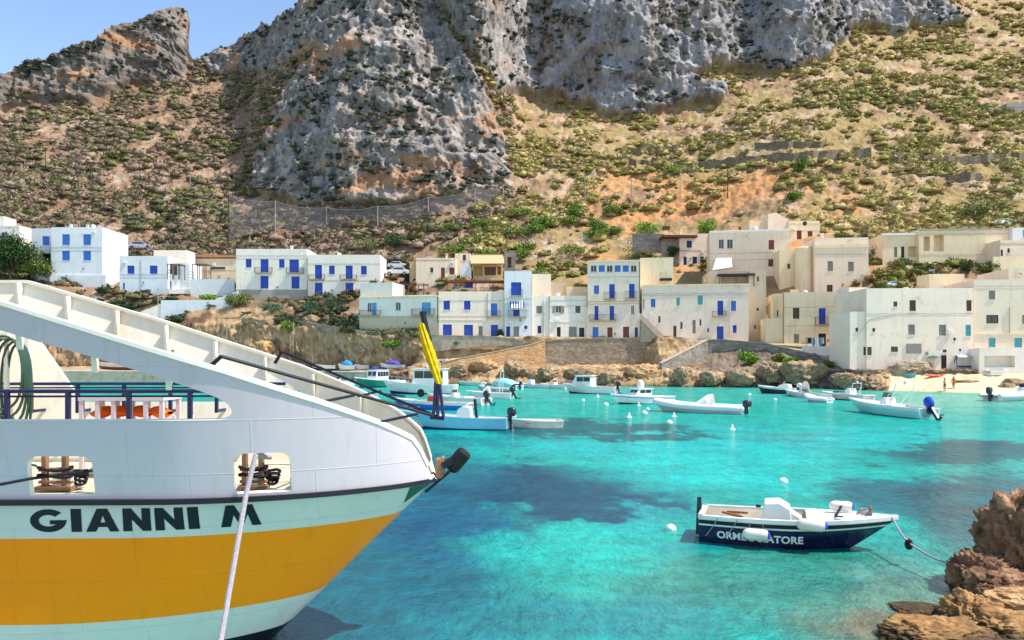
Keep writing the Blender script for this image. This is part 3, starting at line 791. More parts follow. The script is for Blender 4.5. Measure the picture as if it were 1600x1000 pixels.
h = House('tall_house', 'tallest grey-white street house with six attic windows and blue balcony doors', 918, 1000, 408, 529, 141, 139.5, depth=9, wall=white2,
      wins=[(kd, 923+12.5*i, 932.3+12.5*i, 414.6, 424.8) for i, kd in enumerate('dcdccd')]+[('c',928,936,446,459.5),('B',952,960.5,444,466.5),('B',983,991.5,443.5,465.5),('B',929,935,478,500),('B',952.5,959.5,478,500),('d',986,991,477,491),
            ('c',926,935,511,529),('r',949,957,511.5,528),('r',973.5,983,510.5,527.5),('A',992,996.5,511.5,527)])
h.balcony(944, 963, 457, 467); h.balcony(976.5, 995, 456, 466); h.balcony(920.5, 963, 492, 501, iron, .9)
h.part('cornice', 917.5, 1000.5, 406.5, 409.5, cream, -.2, .197); h.pipe(999, 408, 489, iron); h.part('string_course', 918, 1000, 470, 471.4, ochre, -.06, .057); h.antenna(990, 407)
h.upper('rear_wing', 1000.4, 1052, 402.5, 450, 2.8, 9, cream, [], 3); h.part('lean_to_roof', 1031, 1050, 434.5, 438, darkd, 1.9, 1, 0)
h = House('long_house', 'long low white house right of the outside stair, blue door and small teal windows', 1003, 1170, 445, 530, 139.6, 137.2, depth=10, wall=white2,
      wins=[('d',1003.5,1007,467,483),('c',1017,1024,467,480),('t',1057,1062,465,477.5),('t',1090,1098,462,476),('B',1121,1130,470,493),('c',1142,1150,470,486),('x',1028.5,1032,494,504),('x',1063,1066.5,503,514),('G',1082,1087,500,521),('x',1093,1096,499,509),('N',1052,1057,509,526),('B',1120,1130.5,510,531),('b',1145,1151,508,520),('x',1105,1108,513,519)])
h.balcony(1113, 1134, 486.5, 494, iron, .8); h.pipe(1139.5, 468, 528)
h.part('cornice', 1002.5, 1170.5, 444, 446.5, cream, -.12, .117)
h.upper('rear_wing', 1108, 1196, 423, 470, 4, 10, greyp if False else beige, [('o',1126,1178,430,445)], 8)
h.part('roof_shade', 1122, 1180, 427.5, 430.5, darkd, 2.6, 2, 0)
for xx in (1124, 1150, 1178):
    a_, Y_ = h.sx(xx, 2.7); MB().bar((a_, 2.7, h.lz(447, Y_)), (a_, 2.7, h.lz(430, Y_)), .14).build('shade_post', brown, h.root)
h.upper('side_wing', 1170.4, 1197, 424, 532, 3.0, 8, beige, [('x',1183,1186,432,440),('x',1182,1186,481,486),('x',1178,1181,508,514)], 3)
a_, Ya = h.sx(1001, -1.3); b_, Yb = h.sx(1037, -1.3)
m = MB(); z_t, z_b = h.lz(489, Ya), h.lz(526, Yb); ns = 14
for e in range(ns):
    x_ = a_+(b_-a_)*e/ns; m.box(x_, x_+(b_-a_)/ns, -1.25, -.01, z_b-1, z_t+(z_b-z_t)*e/ns-.9)
st_ = m.build('outside_stair', conc, h.root)
MB().prism([(a_-.1, z_t-1.2), (a_-.1, z_t), (b_, z_b+.2), (b_, z_b-1.2)], -1.5, -1.26).build('stair_wall', beige, st_)
# ---- upper houses
h = House('pink_house', 'pale pink house with red-brown shutters up behind the street row', 650, 712, 403, 436, 166, depth=7, wall=pink, wins=[('x',672,677,418,426),('R',689,695,418,435),('r',702,710,418,429)], found=5)
h.upper('rear_room', 711, 735, 396, 420, 4, 4, pink, [('x',723,728,396,407)], 3); h.upper('yellow_lean_to', 640, 650, 409, 436, 1, 4, ochre, [], 4); h.part('flat_canopy', 689, 705, 393.5, 396, redb, 3, 2, 0); h.chimney(698, 403, 3)
m = MB(); a_, b_, c_, d_ = h.rect(719, 736, 410, 431, -.5)
for e in range(9):
    t0 = math.pi*e/9; t1 = math.pi*(e+1)/9; xm, rr = (a_+b_)/2, (b_-a_)/2
    m.add([(xm+rr*math.cos(t0),-.5,c_+.5*(d_-c_)+.5*(d_-c_)*math.sin(t0)), (xm+rr*math.cos(t1),-.5,c_+.5*(d_-c_)+.5*(d_-c_)*math.sin(t1)), (xm,-.5,c_+.5*(d_-c_))], [(0,1,2)])
    m.add([(xm+rr*math.cos(t0),1.5,c_+.5*(d_-c_)+.5*(d_-c_)*math.sin(t0)), (xm+rr*math.cos(t1),1.5,c_+.5*(d_-c_)+.5*(d_-c_)*math.sin(t1)), (xm+rr*math.cos(t1),-.5,c_+.5*(d_-c_)+.5*(d_-c_)*math.sin(t1)), (xm+rr*math.cos(t0),-.5,c_+.5*(d_-c_)+.5*(d_-c_)*math.sin(t0))], [(0,1,2,3)])
m.box(a_, b_, -.5, 1.5, c_-3, c_+.5*(d_-c_)); m.build('arched_room', bluish, h.root)
h = House('ochre_house', 'ochre house with a deep awning over dark openings, up beside the pink house', 739, 786, 398, 437, 167, depth=7, wall=ochre, wins=[('o',741,754,416,431),('n',757,775,417,430),('o',777,783,416,429)], found=5)
a_, b_, c_, d_ = h.rect(738, 786, 397, 413); m = MB().prism([(a_, d_), (b_, d_), (b_, d_-.25), (a_, d_-.25)], 0, 7)
m.add([(a_,.2,d_),(b_,.2,d_),(b_+.3,-1.9,c_),(a_-.3,-1.9,c_),(a_,.2,d_-.15),(b_,.2,d_-.15),(b_+.3,-1.9,c_-.15),(a_-.3,-1.9,c_-.15)], [(0,1,2,3),(7,6,5,4),(3,2,6,7),(0,3,7,4),(1,5,6,2)])
m.build('awning_roof', mat('straw_canvas', (192,168,126), .8, .15, 2), h.root)
h = House('ruined_house', 'small roofless dark stone ruin on the slope right of the ochre house', 788, 806, 392, 420, 170, depth=5, wall=greywall, wins=[('o',793,799,402,418)], found=4, roof=False)
h = House('hillside_house', 'cream hillside house with a row of deep blue windows under a dark canopy', 1062, 1108, 365, 416, 173, depth=8, wall=pink, wins=[('a',1073,1081,376,387),('A',1068,1073,401,414),('A',1082,1089,401,414),('a',1094,1100,401,410),('A',1102.5,1107,401,413)], found=4)
h.part('dark_canopy', 1036, 1090, 367, 370.5, mat('rusty_roof', (92,56,46), .8, .2, 2), -1.4, 5, 0); h.part('stone_wall', 1034, 1061, 371, 400, greywall, 1.2, .5, 3)
h.chimney(1064, 365, 4)
h = House('pink_mansion', 'large pinkish-white house with a white canvas awning below the chapel', 1109, 1232, 361, 447, 159, 156, depth=9, wall=pink,
      wins=[('d',1123,1131,374,388),('d',1136,1145,374,388),('r',1201,1209.5,375,390),('n',1200.5,1209,405,416.5),('n',1219,1227,411,418)], found=6)
h.part('cornice', 1108.5, 1232.3, 360, 363, wtrim, -.15, .147)
a_, b_, c_, d_ = h.rect(1115, 1143, 403, 423); m = MB()
m.add([(a_+.5,-.02,d_),(b_,-.02,d_),(b_,-1.6,c_+.6),(a_-.4,-1.8,c_),(a_+.5,-.02,d_-.08),(b_,-.02,d_-.08),(b_,-1.6,c_+.52),(a_-.4,-1.8,c_-.08)], [(0,1,2,3),(7,6,5,4),(3,2,6,7),(0,3,7,4),(1,5,6,2)])
m.build('white_awning', wtrim, h.root); h.antenna(1158, 362); h.tank(1180, 361, 4)
h = House('chapel', 'cream gabled chapel-like house with a round opening above two red-brown windows', 1232, 1281, 345, 390, 167, depth=8, wall=cream, wins=[('r',1245,1252.5,360,374),('r',1262,1269.5,361,375)], found=6, parapet=.2)
a_, Y_ = h.sx(1257.5); z_ = h.lz(349, Y_)
MB().tube([(a_, -.03, z_), (a_, .1, z_)], .5, 16).build('round_opening', darkd, h.root)
h.upper('side_wing', 1171, 1200, 345, 372, 2, 6, cream, [], 4)
a_, b_, c_, d_ = h.rect(1200, 1231.6, 332, 390, .5)
MB().prism([(a_, c_-4), (b_, c_-4), (b_, d_-1.6), ((a_+b_)/2-.4, d_), (a_, d_-.4)], .5, 8.5).build('gabled_wing', pink, h.root)
h = House('square_house', 'square pinkish house with grey shutters and a heavy roof parapet behind the big white one', 1273, 1357, 381.5, 460, 147, 146, depth=11, wall=pink,
      wins=[('g',1293,1301.5,408,423.5),('g',1325,1334,409,424),('n',1292,1301,445,457),('c',1325,1339,447,459)], found=6)
h.part('parapet_wall', 1273, 1357, 371.5, 381, pink, .5, 9, .0); h.part('cornice', 1272.5, 1357.5, 381.5, 387, cream, -.14, .137); h.chimney(1352, 372, 2, .9, .7, darkd); h.chimney(1285, 372, 4)
a_, b_, c_, d_ = h.rect(1246, 1273, 386, 462, .8); mm = (a_+b_)/2; rr = (b_-a_)/2
MB().lathe([(rr, c_-6), (rr, d_), (rr*.9, d_+.15), (0, d_+.2)], 24, (mm, 2.6, 0)).build('round_tower', cream, h.root, smooth=True)
h.upper('rear_wing', 1218, 1250, 390, 462, 4, 7, cream, [('x',1230,1235,412,420)], 6)
h = House('white_house', 'cream street house with brown shutters, a railed balcony door and laundry outside', 1224, 1331, 457, 540, 131.5, 129.5, depth=10, wall=cream,
      wins=[('n',1239,1249,481,498),('B',1279.5,1290,481.5,507),('g',1240.5,1248.5,522,536),('K',1279,1290.5,521,541)], found=3)
h.balcony(1273, 1298, 495.5, 507, iron, .8); h.upper('side_wing', 1196.5, 1223.6, 497, 540, .6, 6, cream, [], 3); h.upper('side_room', 1208, 1224, 459, 500, 5, 5, cream, [('x',1214,1217,485,495)], 1); h.pipe(1224, 458, 538, brown); h.chimney(1242, 456, 4, 1.2, .3); h.tank(1258, 456, 3, .4, .5)
h.pergola(1322, 1353, 468, 485, 1.5, 2.6, mat('ochre_wood', (180,130,70), .7, .2, 3))
h = House('waterfront_house', 'biggest white waterfront house by the beach, with many small dark windows', 1354, 1521, 450.5, 577, 110.6, 110, depth=12, wall=white2,
      wins=[('x',1396,1402,471,479),('n',1421,1431,469,486),('n',1510,1518,469,486),('x',1363,1367.5,512.5,518.5),('g',1419,1429.5,507,523),('g',1467,1478,507.5,524.5),('t',1508.5,1517,507.5,525),('x',1349.5,1362,542,555),('x',1392,1403,541.5,550),('K',1470.5,1479,555,577),('x',1473,1479,546,550.5),('x',1498.5,1502,545,549)], found=2.5)
h.upper('lower_wing', 1328, 1354, 487, 577, .25, 8, white2, [('x',1336.5,1341,512,518.5),('x',1349,1353.5,542,555)], 2.5); h.part('roller_blind', 1417, 1440, 537, 552, greys, -.12, .1); h.part('end_block', 1327, 1354, 449, 487, white, 8, 5, 4)
a_, Y_ = h.sx(1333); pts = [(a_, -.03, h.lz(533, Y_))]
for q_, y_ in ((1358, 500), (1361, 498), (1397, 492)):
    a_, Y_ = h.sx(q_); pts.append((a_, -.03, h.lz(y_, Y_)))
MB().tube(pts, .035, 5).build('wall_cable', greyp, h.root)
a_, Y_ = h.sx(1489); z_ = h.lz(530, Y_)
MB().tube([(a_, -.02, z_-.6), (a_, -.35, z_-.5), (a_, -.45, z_-.2)], .03, 6).lathe([(.05,-.25),(.2,0),(.22,.1),(0,.3)], 10, (a_, -.45, z_)).build('wall_lamp', iron, h.root)
h.upper('roof_room', 1452, 1507, 428, 452, 9.5, 4, cream, [], 1); h.tank(1415, 450, 3, .4, .35); h.chimney(1440, 450, 6, 1., .3, roofm)
h = House('beach_house', 'cream beach house at the right edge with teal shutters above an open garage', 1521.6, 1680, 437, 577, 110.4, 109, depth=12, wall=pink,
      wins=[('g',1545,1555,454,468),('x',1541,1560,492,505.5),('t',1545,1555.5,528,542.5),('t',1585,1597,528,543),('g',1597,1606,492,506)], found=2.5)
h.upper('upper_storey', 1576, 1680, 419, 445, 1.5, 9, pink, [], 2); h.part('string_course', 1521.6, 1680, 520.5, 522.5, cream, -.1, .097)
h.upper('garage', 1530, 1605, 544, 577, -3.2, 3.1, white, [('o',1538,1586,556,574)], 1.5, .2); h.pipe(1577, 480, 520)
h = House('terrace_house', 'low white and cream house with a pillared loggia on the slope above the beach houses', 1436, 1579, 358.5, 424, 151, 150, depth=10, wall=cream,
      wins=[('o',1443,1453,369.5,392),('o',1459,1475,367,392.5),('x',1549,1558,381,395)], found=4)
a_, b_, c_, d_ = h.rect(1482, 1579.5, 358, 426)
MB().box(a_, b_, -.08, -.004, c_-4, d_).build('white_facing', white, h.root) if False else None
h.upper('side_wing', 1379, 1436, 365.5, 409, 1.0, 8, cream, [('G',1397,1402,386,402),('K',1408,1413,385,403),('o',1419,1435,385,402)], 4); h.part('cornice', 1378, 1437, 364, 367.5, wtrim, .7, .28)
for q_ in (1490, 1507, 1522, 1540): h.chimney(q_, 358, 3, 1.1, .45, conc)
h.part('roof_edge', 1435, 1580, 357, 359.5, conc, -.12, .11)
h = House('pink_cottage', 'low pinkish cottage with one tiny window at the right end of the upper row', 1563, 1690, 375, 430, 146, depth=8, wall=pink, wins=[('x',1574,1578,388,395),('K',1563.5,1567,390,400)], found=4)
h.upper('upper_storey', 1582, 1690, 356, 378, 3, 5, bluish, [('t',1598,1604,359,370)], 2)
h.part('garden_wall', 1552, 1620, 401, 420, cream, -3, .4, 2)
House('grey_shed', 'lone grey concrete shed high on the right hillside', 1573, 1640, 161, 187, float(ground(1590, 180).y), depth=9, wall=greyp, found=3).part('retaining_wall', 1545, 1573, 168, 186, conc, 2, .6, 3)

# wall and roof clutter
rc_ = random.Random(3)
def free(h, a, b, c, d): return all(b < q[0]-.15 or a > q[1]+.15 or d < q[2]-.15 or c > q[3]+.15 for q in h.holes)
for h in HOUSES:
    if h.W < 4.5 or h.H < 3: continue
    for kind in [q for q in ('ac', 'dish', 'cable', 'cable', 'box') if rc_.random() < {'ac': .5, 'dish': .4}.get(q, .9)]:
        for _ in range(8):
            x = .5+rc_.random()*(h.W-1.6); z = 1.+rc_.random()*max(.4, h.H-2.2)
            if kind == 'ac' and free(h, x, x+.8, z, z+.55):
                m = MB().box(x, x+.78, -.32, -.07, z, z+.52).box(x+.05, x+.1, -.07, -.004, z+.05, z+.1).box(x+.68, x+.73, -.07, -.004, z+.05, z+.1); m.build('air_conditioner', wtrim, h.root, bevel=.02); h.holes.append((x, x+.8, z, z+.55)); break
            if kind == 'box' and free(h, x, x+.35, z*.3, z*.3+.5):
                MB().box(x, x+.34, -.14, -.004, z*.3, z*.3+.46).build('meter_box', greys, h.root, bevel=.01); break
            if kind == 'dish':
                m = MB().lathe([(0,0),(.2,.03),(.36,.1),(.4,.14),(.38,.14),(.2,.06),(0,.03)], 14); M_ = Matrix.Translation((x, .5, h.H+.75)) @ Matrix.Rotation(R(62), 4, 'X') @ Matrix.Scale(.75, 4); m.v = [tuple(M_ @ Vector(v)) for v in m.v]
                m.tube([(x,.55,h.H-.3),(x,.55,h.H+.75)], .025, 5).tube([(x,.5,h.H+.75),(x,.1,h.H+.8)], .012, 4); m.build('satellite_dish', greys, h.root, smooth=True); break
            if kind == 'cable':
                zz = h.H*(.35+.6*rc_.random()); pts = [(.05+(h.W-.1)*e/12, -.035, zz-.12*math.sin(math.pi*((e*.5) % 1))-.03*rc_.random()) for e in range(13)]
                if all(not (q[2] < zz < q[3]) for q in h.holes): MB().tube(pts, .018, 4).build('wall_cable', iron, h.root); break
# ================================================================== walls, stairs, quay
def wallrun(name, label, pts, thick, mt, cap=None, cat='wall', group=None, kind=None):
    """pts: (px, Y, top row, bottom row) ; a wall with its own height at every corner"""
    c0 = Vector((wx(pts[0][0], pts[0][1]), pts[0][1], 0)); r = thing(name, label, cat, c0, 0, group)
    fr, bk, frb, bkb = [], [], [], []
    for i, (px, Y, t_, b_) in enumerate(pts):
        p = Vector((wx(px, Y), Y, 0))-c0
        q = pts[min(i+1, len(pts)-1)]; o = pts[max(i-1, 0)]
        dd = Vector((wx(q[0], q[1])-wx(o[0], o[1]), q[1]-o[1], 0)).normalized(); n = Vector((-dd.y, dd.x, 0))*thick
        zt, zb = wz(t_, Y), wz(b_, Y)
        fr.append(p+Vector((0,0,zt))); bk.append(p+n+Vector((0,0,zt))); frb.append(p+Vector((0,0,zb))); bkb.append(p+n+Vector((0,0,zb)))
    m = MB().grid([frb, fr, bk, bkb, frb]); n = len(pts)
    m.f += [(0, n, 2*n, 3*n), (n-1, 4*n-1, 3*n-1, 2*n-1)]; m.m += [0, 0]
    m.build('masonry', mt, r)
    if cap is not None:
        e = Vector((0,0,.12)); f_ = Vector((0,-.09,.004)); g_ = Vector((0,.09,.004))
        a = [v+f_ for v in fr]; b = [v+g_ for v in bk]
        m = MB().grid([a, [v+e for v in a], [v+e for v in b], b, a])
        m.f += [(0, n, 2*n, 3*n), (n-1, 4*n-1, 3*n-1, 2*n-1)]; m.m += [0, 0]
        m.build('coping', cap, r)
    return r
wallrun('sea_wall', 'tall grey-brown stone sea wall under the middle of the street row', [(818,138.8,537,588),(870,139,531.5,588),(925,139,529.5,586),(985,138.8,528.5,584)], .6, seawall, conc)
wallrun('sea_wall', 'long low stone wall under the left street houses, dropping toward the ramp', [(556,144.6,516,556),(600,142.6,520.5,556),(640,141,523,552),(690,139.5,524.8,548),(760,139.2,525.5,540),(800,139.2,529,540),(818,139,534,545)], .5, conc, conc)
wallrun('road_wall', 'long road wall on the rocks left of the street row, with a pale coping', [(-200,176,499,535),(200,172,497,530),(250,171,496,530),(345,165,497,525),(420,163,496,525),(450,160,500,525),(500,152.5,507,545),(556,145,516.5,545)], .5, seawall, conc)
wallrun('ramp_wall', 'sloping stone ramp wall climbing from the quay to the street', [(690,131.5,567,585),(720,132.5,560,582),(780,135,549,580),(830,137,538.5,575),(852,138,532,570)], .6, warmwall, conc)
wallrun('sea_wall', 'curved stone wall with an orange rock bank under the long low house', [(985,138.7,528.5,575),(1020,138.3,526,560),(1045,137.6,526,555),(1075,136,529.5,556),(1094,135,531,556)], .5, seawall, conc)
wallrun('ramp_wall', 'grey rubble ramp wall that rises from the rocks to a peak beside the orange bank', [(1034,124,568,612),(1050,125.5,560,606),(1080,129,545,600),(1106,132,531.5,592),(1120,132,530.5,592),(1163,130,534,590),(1199,128,537.5,588),(1235,125,545.5,586),(1272,122,555,588)], .7, greywall, conc)
wallrun('garden_wall', 'smooth whitewashed wall curving below the laundry in front of the cream house', [(1253,124,540,566),(1275,123,541,566),(1300,121,541,566),(1322,118,541,568),(1328,112,541.5,572)], .35, white, None)
wallrun('beach_wall', 'low stone wall between the rocks and the biggest white house', [(1276,116,575,590),(1310,112.5,579,592),(1350,109.2,578.5,596),(1420,108.6,578,594),(1470,108.4,579,590),(1522,108,579,588)], .5, greywall, conc)
wallrun('field_wall', 'grey boundary wall up beside the bright green bushes left of the hillside house', [(988,178,366,394),(1015,177,364,394),(1037,176,366,396)], .5, greywall, None)
def hillwall(label, pts, h=1.1):
    """dry stone wall that follows the ground"""
    ps = []
    for (xa, ya), (xb, yb) in zip(pts, pts[1:]):
        n = max(2, int(abs(xb-xa)/9))
        for e in range(n): ps.append(ground(xa+(xb-xa)*e/n, ya+(yb-ya)*e/n))
    c0 = ps[0]; r = thing('terrace_wall', label, 'stone wall', c0, 0, 'dry stone walls across the right hillside')
    t_ = [p-c0+Vector((random.uniform(-.2,.2), 0, .5+1.5*h*random.uniform(.8,1.2))) for p in ps]; b_ = [p-c0-Vector((0,0,.8)) for p in ps]; o = Vector((0,.7,0))
    MB().grid([b_, t_, [v+o for v in t_], [v+o for v in b_]]).build('masonry', dryst, r)
hillwall('longest dry stone terrace wall across the middle of the right hillside', [(1082,266),(1130,262),(1180,257),(1240,253),(1300,250),(1368,247)], 1.5)
hillwall('dry stone terrace wall running on to the right edge of the hillside', [(1390,252),(1450,258),(1530,256),(1610,252)], 1.2)
hillwall('short dry stone wall on the slope just right of the bluff foot', [(982,242),(1040,240),(1074,238)], 1.2)
hillwall('thin dry stone wall below the big cliff', [(1130,208),(1180,207)], .8)
hillwall('dry stone wall of the lower right terrace above the loggia house', [(1480,284),(1540,282)], 1.)
hillwall('dry stone wall at the edge of the bare orange field', [(976,258),(1030,259),(1075,262)], 1.)
hillwall('dry stone wall under the long one, at the left of the orange terraces', [(1180,233),(1260,231),(1300,228)], .9)
# white stair of the low house
r = thing('white_stair', 'white stair wall stepping down the bank below the low house with pergolas', 'stairs', (wx(200, 169.3), 169.3, wz(497, 169.3)))
m = MB(); x0 = 0; x1 = wx(252, 169.3)-wx(200, 169.3); z1 = wz(470, 169.3)-wz(497, 169.3); n = 12
for e in range(n): m.box(x1*e/n, x1*(e+1)/n, 0, 1.4, -2, z1*(e+1)/n*.82)
m.build('steps', white, r)
m = MB(); xa, xb = x1, wx(348, 169.3)-wx(200, 169.3)
m.prism([(xa, -2), (xb-1.5, -1.2), (xb-1.5, z1+.2), (xa, z1+.1)], -.2, 1.6)
m.prism([(xb-1.5, -1.), (xb+3.5, 4), (xb+3.5, 6.2), (xb-1.5, z1+.4)], -.2, .2)
m.build('landing_wall', bluish, r)
# quay
q = MB(); QP = [(690,132.6),(560,137),(420,146),(-400,152),(-400,163),(420,158),(500,153),(560,145.5),(690,139.4)]
q.prismz([(wx(a, b), b) for a, b in QP], -3, 2.2); q.build('quay', conc, None, bevel=.12); tag(bpy.data.objects['quay'], kind='structure')
# ================================================================== ferry
def shippaint(name, c, g, rough=.32, spec=.5):
    """gloss paint over welded plates: faint seams, dents between frames, dull run-off streaks"""
    t = NT(name); c = lin(c); g = lin(g); co = t.co()
    col = t.ramp(t.noise(co, .5, 6, .6), [(.3, k(c, .95)), (.7, k(c, 1.04))])
    st = t.noise(t.co((5., 5., .3)), 1., 6, .75, .2)
    col = t.mix(t.ramp(st, [(.54, (0,0,0)), (.8, (.55,.55,.55))]), col, g)
    rs_ = t.noise(t.co((9., 9., .5)), .8, 5, .7); col = t.mix(t.ramp(rs_, [(.68, (0,0,0)), (.8, (.45,.45,.45))]), col, lin((150,96,58)))
    sp = t.noise(co, 7., 8, .8); col = t.mix(t.ramp(sp, [(.68, (0,0,0)), (.74, (.5,.5,.5))]), col, k(g, .75))
    tc = t.new('ShaderNodeTexCoord'); sx_ = t.new('ShaderNodeSeparateXYZ'); cb = t.new('ShaderNodeCombineXYZ'); t.l.new(tc.outputs['Object'], sx_.inputs[0]); t.l.new(sx_.outputs[0], cb.inputs[0]); t.l.new(sx_.outputs[2], cb.inputs[1])
    br = t.new('ShaderNodeTexBrick'); br.inputs['Scale'].default_value = 1.; br.inputs['Mortar Size'].default_value = .012; br.inputs['Mortar Smooth'].default_value = .6; br.inputs['Brick Width'].default_value = 1.55; br.inputs['Row Height'].default_value = .72
    br.inputs['Color1'].default_value = br.inputs['Color2'].default_value = (0,0,0,1); br.inputs['Mortar'].default_value = (1,1,1,1)
    t.l.new(cb.outputs[0], br.inputs['Vector'])
    col = t.mix(t.ramp(br.outputs['Fac'], [(.2, (0,0,0)), (1, (.12,.12,.12))]), col, k(g, .8))
    dn = t.noise(t.co((1.3,1.3,.9)), 1., 3, .5); h = t.mix(.35, dn, br.outputs['Fac']); t.bump(h, .35, .03)
    return t.fin(col, rough, spec)
fwhite = shippaint('ferry_white_paint', (208,192,196), (178,160,148))
fhull  = shippaint('ferry_hull_white', (206,202,192), (170,170,150))
forange = shippaint('ferry_orange_paint', (255,140,0), (226,116,6), .45, .2)
fblack = mat('black_paint', (22,22,34), .4, .2, 2)
fcream = mat('ferry_inner_paint', (232,226,208), .45, .05, 1.5, 0, .4, grime=(206,190,160), streak=True)
navy   = mat('navy_steel', (28,34,76), .4, .15, 4)
rubber = mat('black_rubber', (18,18,20), .75, .25, 6, .01)
rust   = mat('rusty_steel', (150,112,84), .6, .3, 6, .005, .3, grime=(96,60,40))
ropew  = mat('pale_rope', (160,152,156), .9, .25, 30, .01, .1)
ropek  = mat('dark_rope', (36,36,44), .9, .2, 30, .01, .1)
steel  = mat('grey_steel', (150,152,156), .4, .15, 5)
ybright = mat('yellow_cloth', (206,174,26), .8, .15, 6, .02, .1)
orangec = mat('orange_cloth', (240,104,40), .8, .15, 6, .01, .1)
green_m = mat('dark_green_patch', (38,84,62), .4, .15, 3)
hose_m = mat('green_hose', (44,74,58), .5, .15, 6)

TH = R(1.2); FA = Vector((math.cos(TH), math.sin(TH), 0)); FN = Vector((-math.sin(TH), math.cos(TH), 0))
BT = Vector((wx(683, 11.75), 11.75, 0))          # bow tip at deck height, on the centre line
HB = 1.9; ZS = 2.53                              # half beam and height of the rubbing strake
FLARE = .17
ferry = thing('ferry', 'big white and orange passenger ferry moored at the left, black name lettering on its bow', 'ferry', BT, TH)
def hbd(u, L=3.6):
    return HB if u <= -L else .13+(HB-.13)*max(0., 1-((u+L)/L)**1.9)**.72
def ub(z):                                       # how far the stem is raked back at that height
    return -.01-(ZS-z)*1.02 if z < ZS else 0.
def halfb(u, z):
    q = min(1., max(0., z/ZS)); sc_ = .84+.16*q**.8
    h_ = hbd(min(u-ub(z), 0.))*sc_
    return h_+FLARE*max(0., z-ZS)*min(1., h_/1.0)
def fworld(u, v, z): return Vector((BT.x, BT.y, 0))+FA*u+FN*v+Vector((0,0,z))
def near_uz(px, py):
    """the point of the near side seen at that pixel, as distance along the ship and height"""
    lo, hi = -16., -.0005; z = ZS+.5
    for _ in range(4):
        lo, hi = -18., -.0005
        for _ in range(40):
            u = (lo+hi)/2; p = fworld(u, -halfb(u, z), z)
            if CX+F*p.x/p.y < px: lo = u
            else: hi = u
        z = wz(py, p.y)
    return u, z
def dense(poly, step=.12, close=True):
    o = []; n = len(poly)
    for i in range(n if close else n-1):
        a, b = Vector(poly[i]), Vector(poly[(i+1) % n]); k_ = max(1, int((b-a).length/step))
        for e in range(k_): o.append(a+(b-a)*e/k_)
    if not close: o.append(Vector(poly[-1]))
    return o
def rrect(x0, x1, y0, y1, r, only_top=False):
    o = []
    for cx_, cy_, a0 in ((x1-r, y1-r, 0), (x0+r, y1-r, 90), (x0+r, y0+r, 180), (x1-r, y0+r, 270)):
        if only_top and a0 >= 180: o.append((cx_+(r if a0 == 270 else -r), cy_-r)); continue
        for e in range(6): o.append((cx_+r*math.cos(R(a0+18*e)), cy_+r*math.sin(R(a0+18*e))))
    return o
AFT = -15.
TOPE = [near_uz(*p) for p in ((0,477),(163,528),(350,584),(498,631),(560,652),(590,663),(622,677),(644,688),(655,703),(668,729),(677,748))]
a0 = TOPE[0]; sl_ = (TOPE[2][1]-a0[1])/(TOPE[2][0]-a0[0])
top_aft = [(AFT, a0[1]-sl_*2.2), (a0[0]-2.6, a0[1]-sl_*2.35)]
TOPE = top_aft+TOPE
outer = TOPE+[(-.002, ZS), (AFT, ZS)]
hole1 = [near_uz(*p) for p in ((0,516),(49,531),(162,563),(250,590),(318,613),(345,624),(356,632),(361.5,640),(362,646),(357,653),(346,656),(0,657.5))]
hb0 = hole1[0]; zdk = hole1[-1][1]
hole1 = hole1+[(hb0[0]-1.35, zdk), (hb0[0]-2.55, hb0[1]-sl_*2.0)]
u0, z0_ = near_uz(47, 771); u1, z1_ = near_uz(143, 713); P1 = (u0, u1, ZS+.07, z1_)
u0, z0_ = near_uz(367, 764); u1, z1_ = near_uz(453, 706); P2 = (u0, u1, ZS+.07, z1_)
hole2 = rrect(*P1, .14, True); hole3 = rrect(*P2, .14, True)
hole1f = [(u, z-.3*min(1, max(0, (z-zdk-.15)/.5))) for u, z in hole1]
def panel(side):
    polys = [dense(outer, .15)]+[dense(hh_, .1) for hh_ in (hole1 if side < 0 else hole1f, hole2, hole3)]
    vs = []; es = []
    for pl in polys:
        b = len(vs); vs += [Vector((p[0], p[1])) for p in pl]; es += [(b+i, b+(i+1) % len(pl)) for i in range(len(pl))]
    A = [np.array([(p[0], p[1]) for p in pl]) for pl in polys]
    def inside(x, y):
        q = lambda pl: bool(inpoly(np.array([x]), np.array([y]), [tuple(r_) for r_ in pl])[0])
        return q(A[0]) and not any(q(a) for a in A[1:])
    for u in np.arange(-3.2, -.02, .11):
        for z in np.arange(ZS+.1, 4.4, .16):
            if inside(u, z): vs.append(Vector((u+.013*random.random(), z+.013*random.random())))
    for u in np.arange(AFT+.3, -3.2, .6):
        for z in np.arange(ZS+.2, 7.5, .4):
            if inside(u, z): vs.append(Vector((u+.01*random.random(), z)))
    v2, _, f2, *_ = delaunay_2d_cdt(vs, es, [], 0, 1e-5)
    me = MB(); me.v = [(p.x, side*halfb(p.x, p.y), p.y) for p in v2]
    for f in f2:
        cx_ = sum(v2[i].x for i in f)/3; cy_ = sum(v2[i].y for i in f)/3
        if inside(cx_, cy_): me.f.append(tuple(f) if side < 0 else tuple(reversed(f))); me.m.append(0)
    o = me.build('bulwark', [fwhite, fcream, fcream], ferry, smooth=True, recalc=False)
    md = o.modifiers.new('thick', 'SOLIDIFY'); md.thickness = .09; md.offset = -1 if side < 0 else -1
    md.material_offset = 1; md.material_offset_rim = 2
    es_ = o.modifiers.new('split', 'EDGE_SPLIT'); es_.split_angle = R(25)
    return o
near_p = panel(-1); far_p = panel(1)
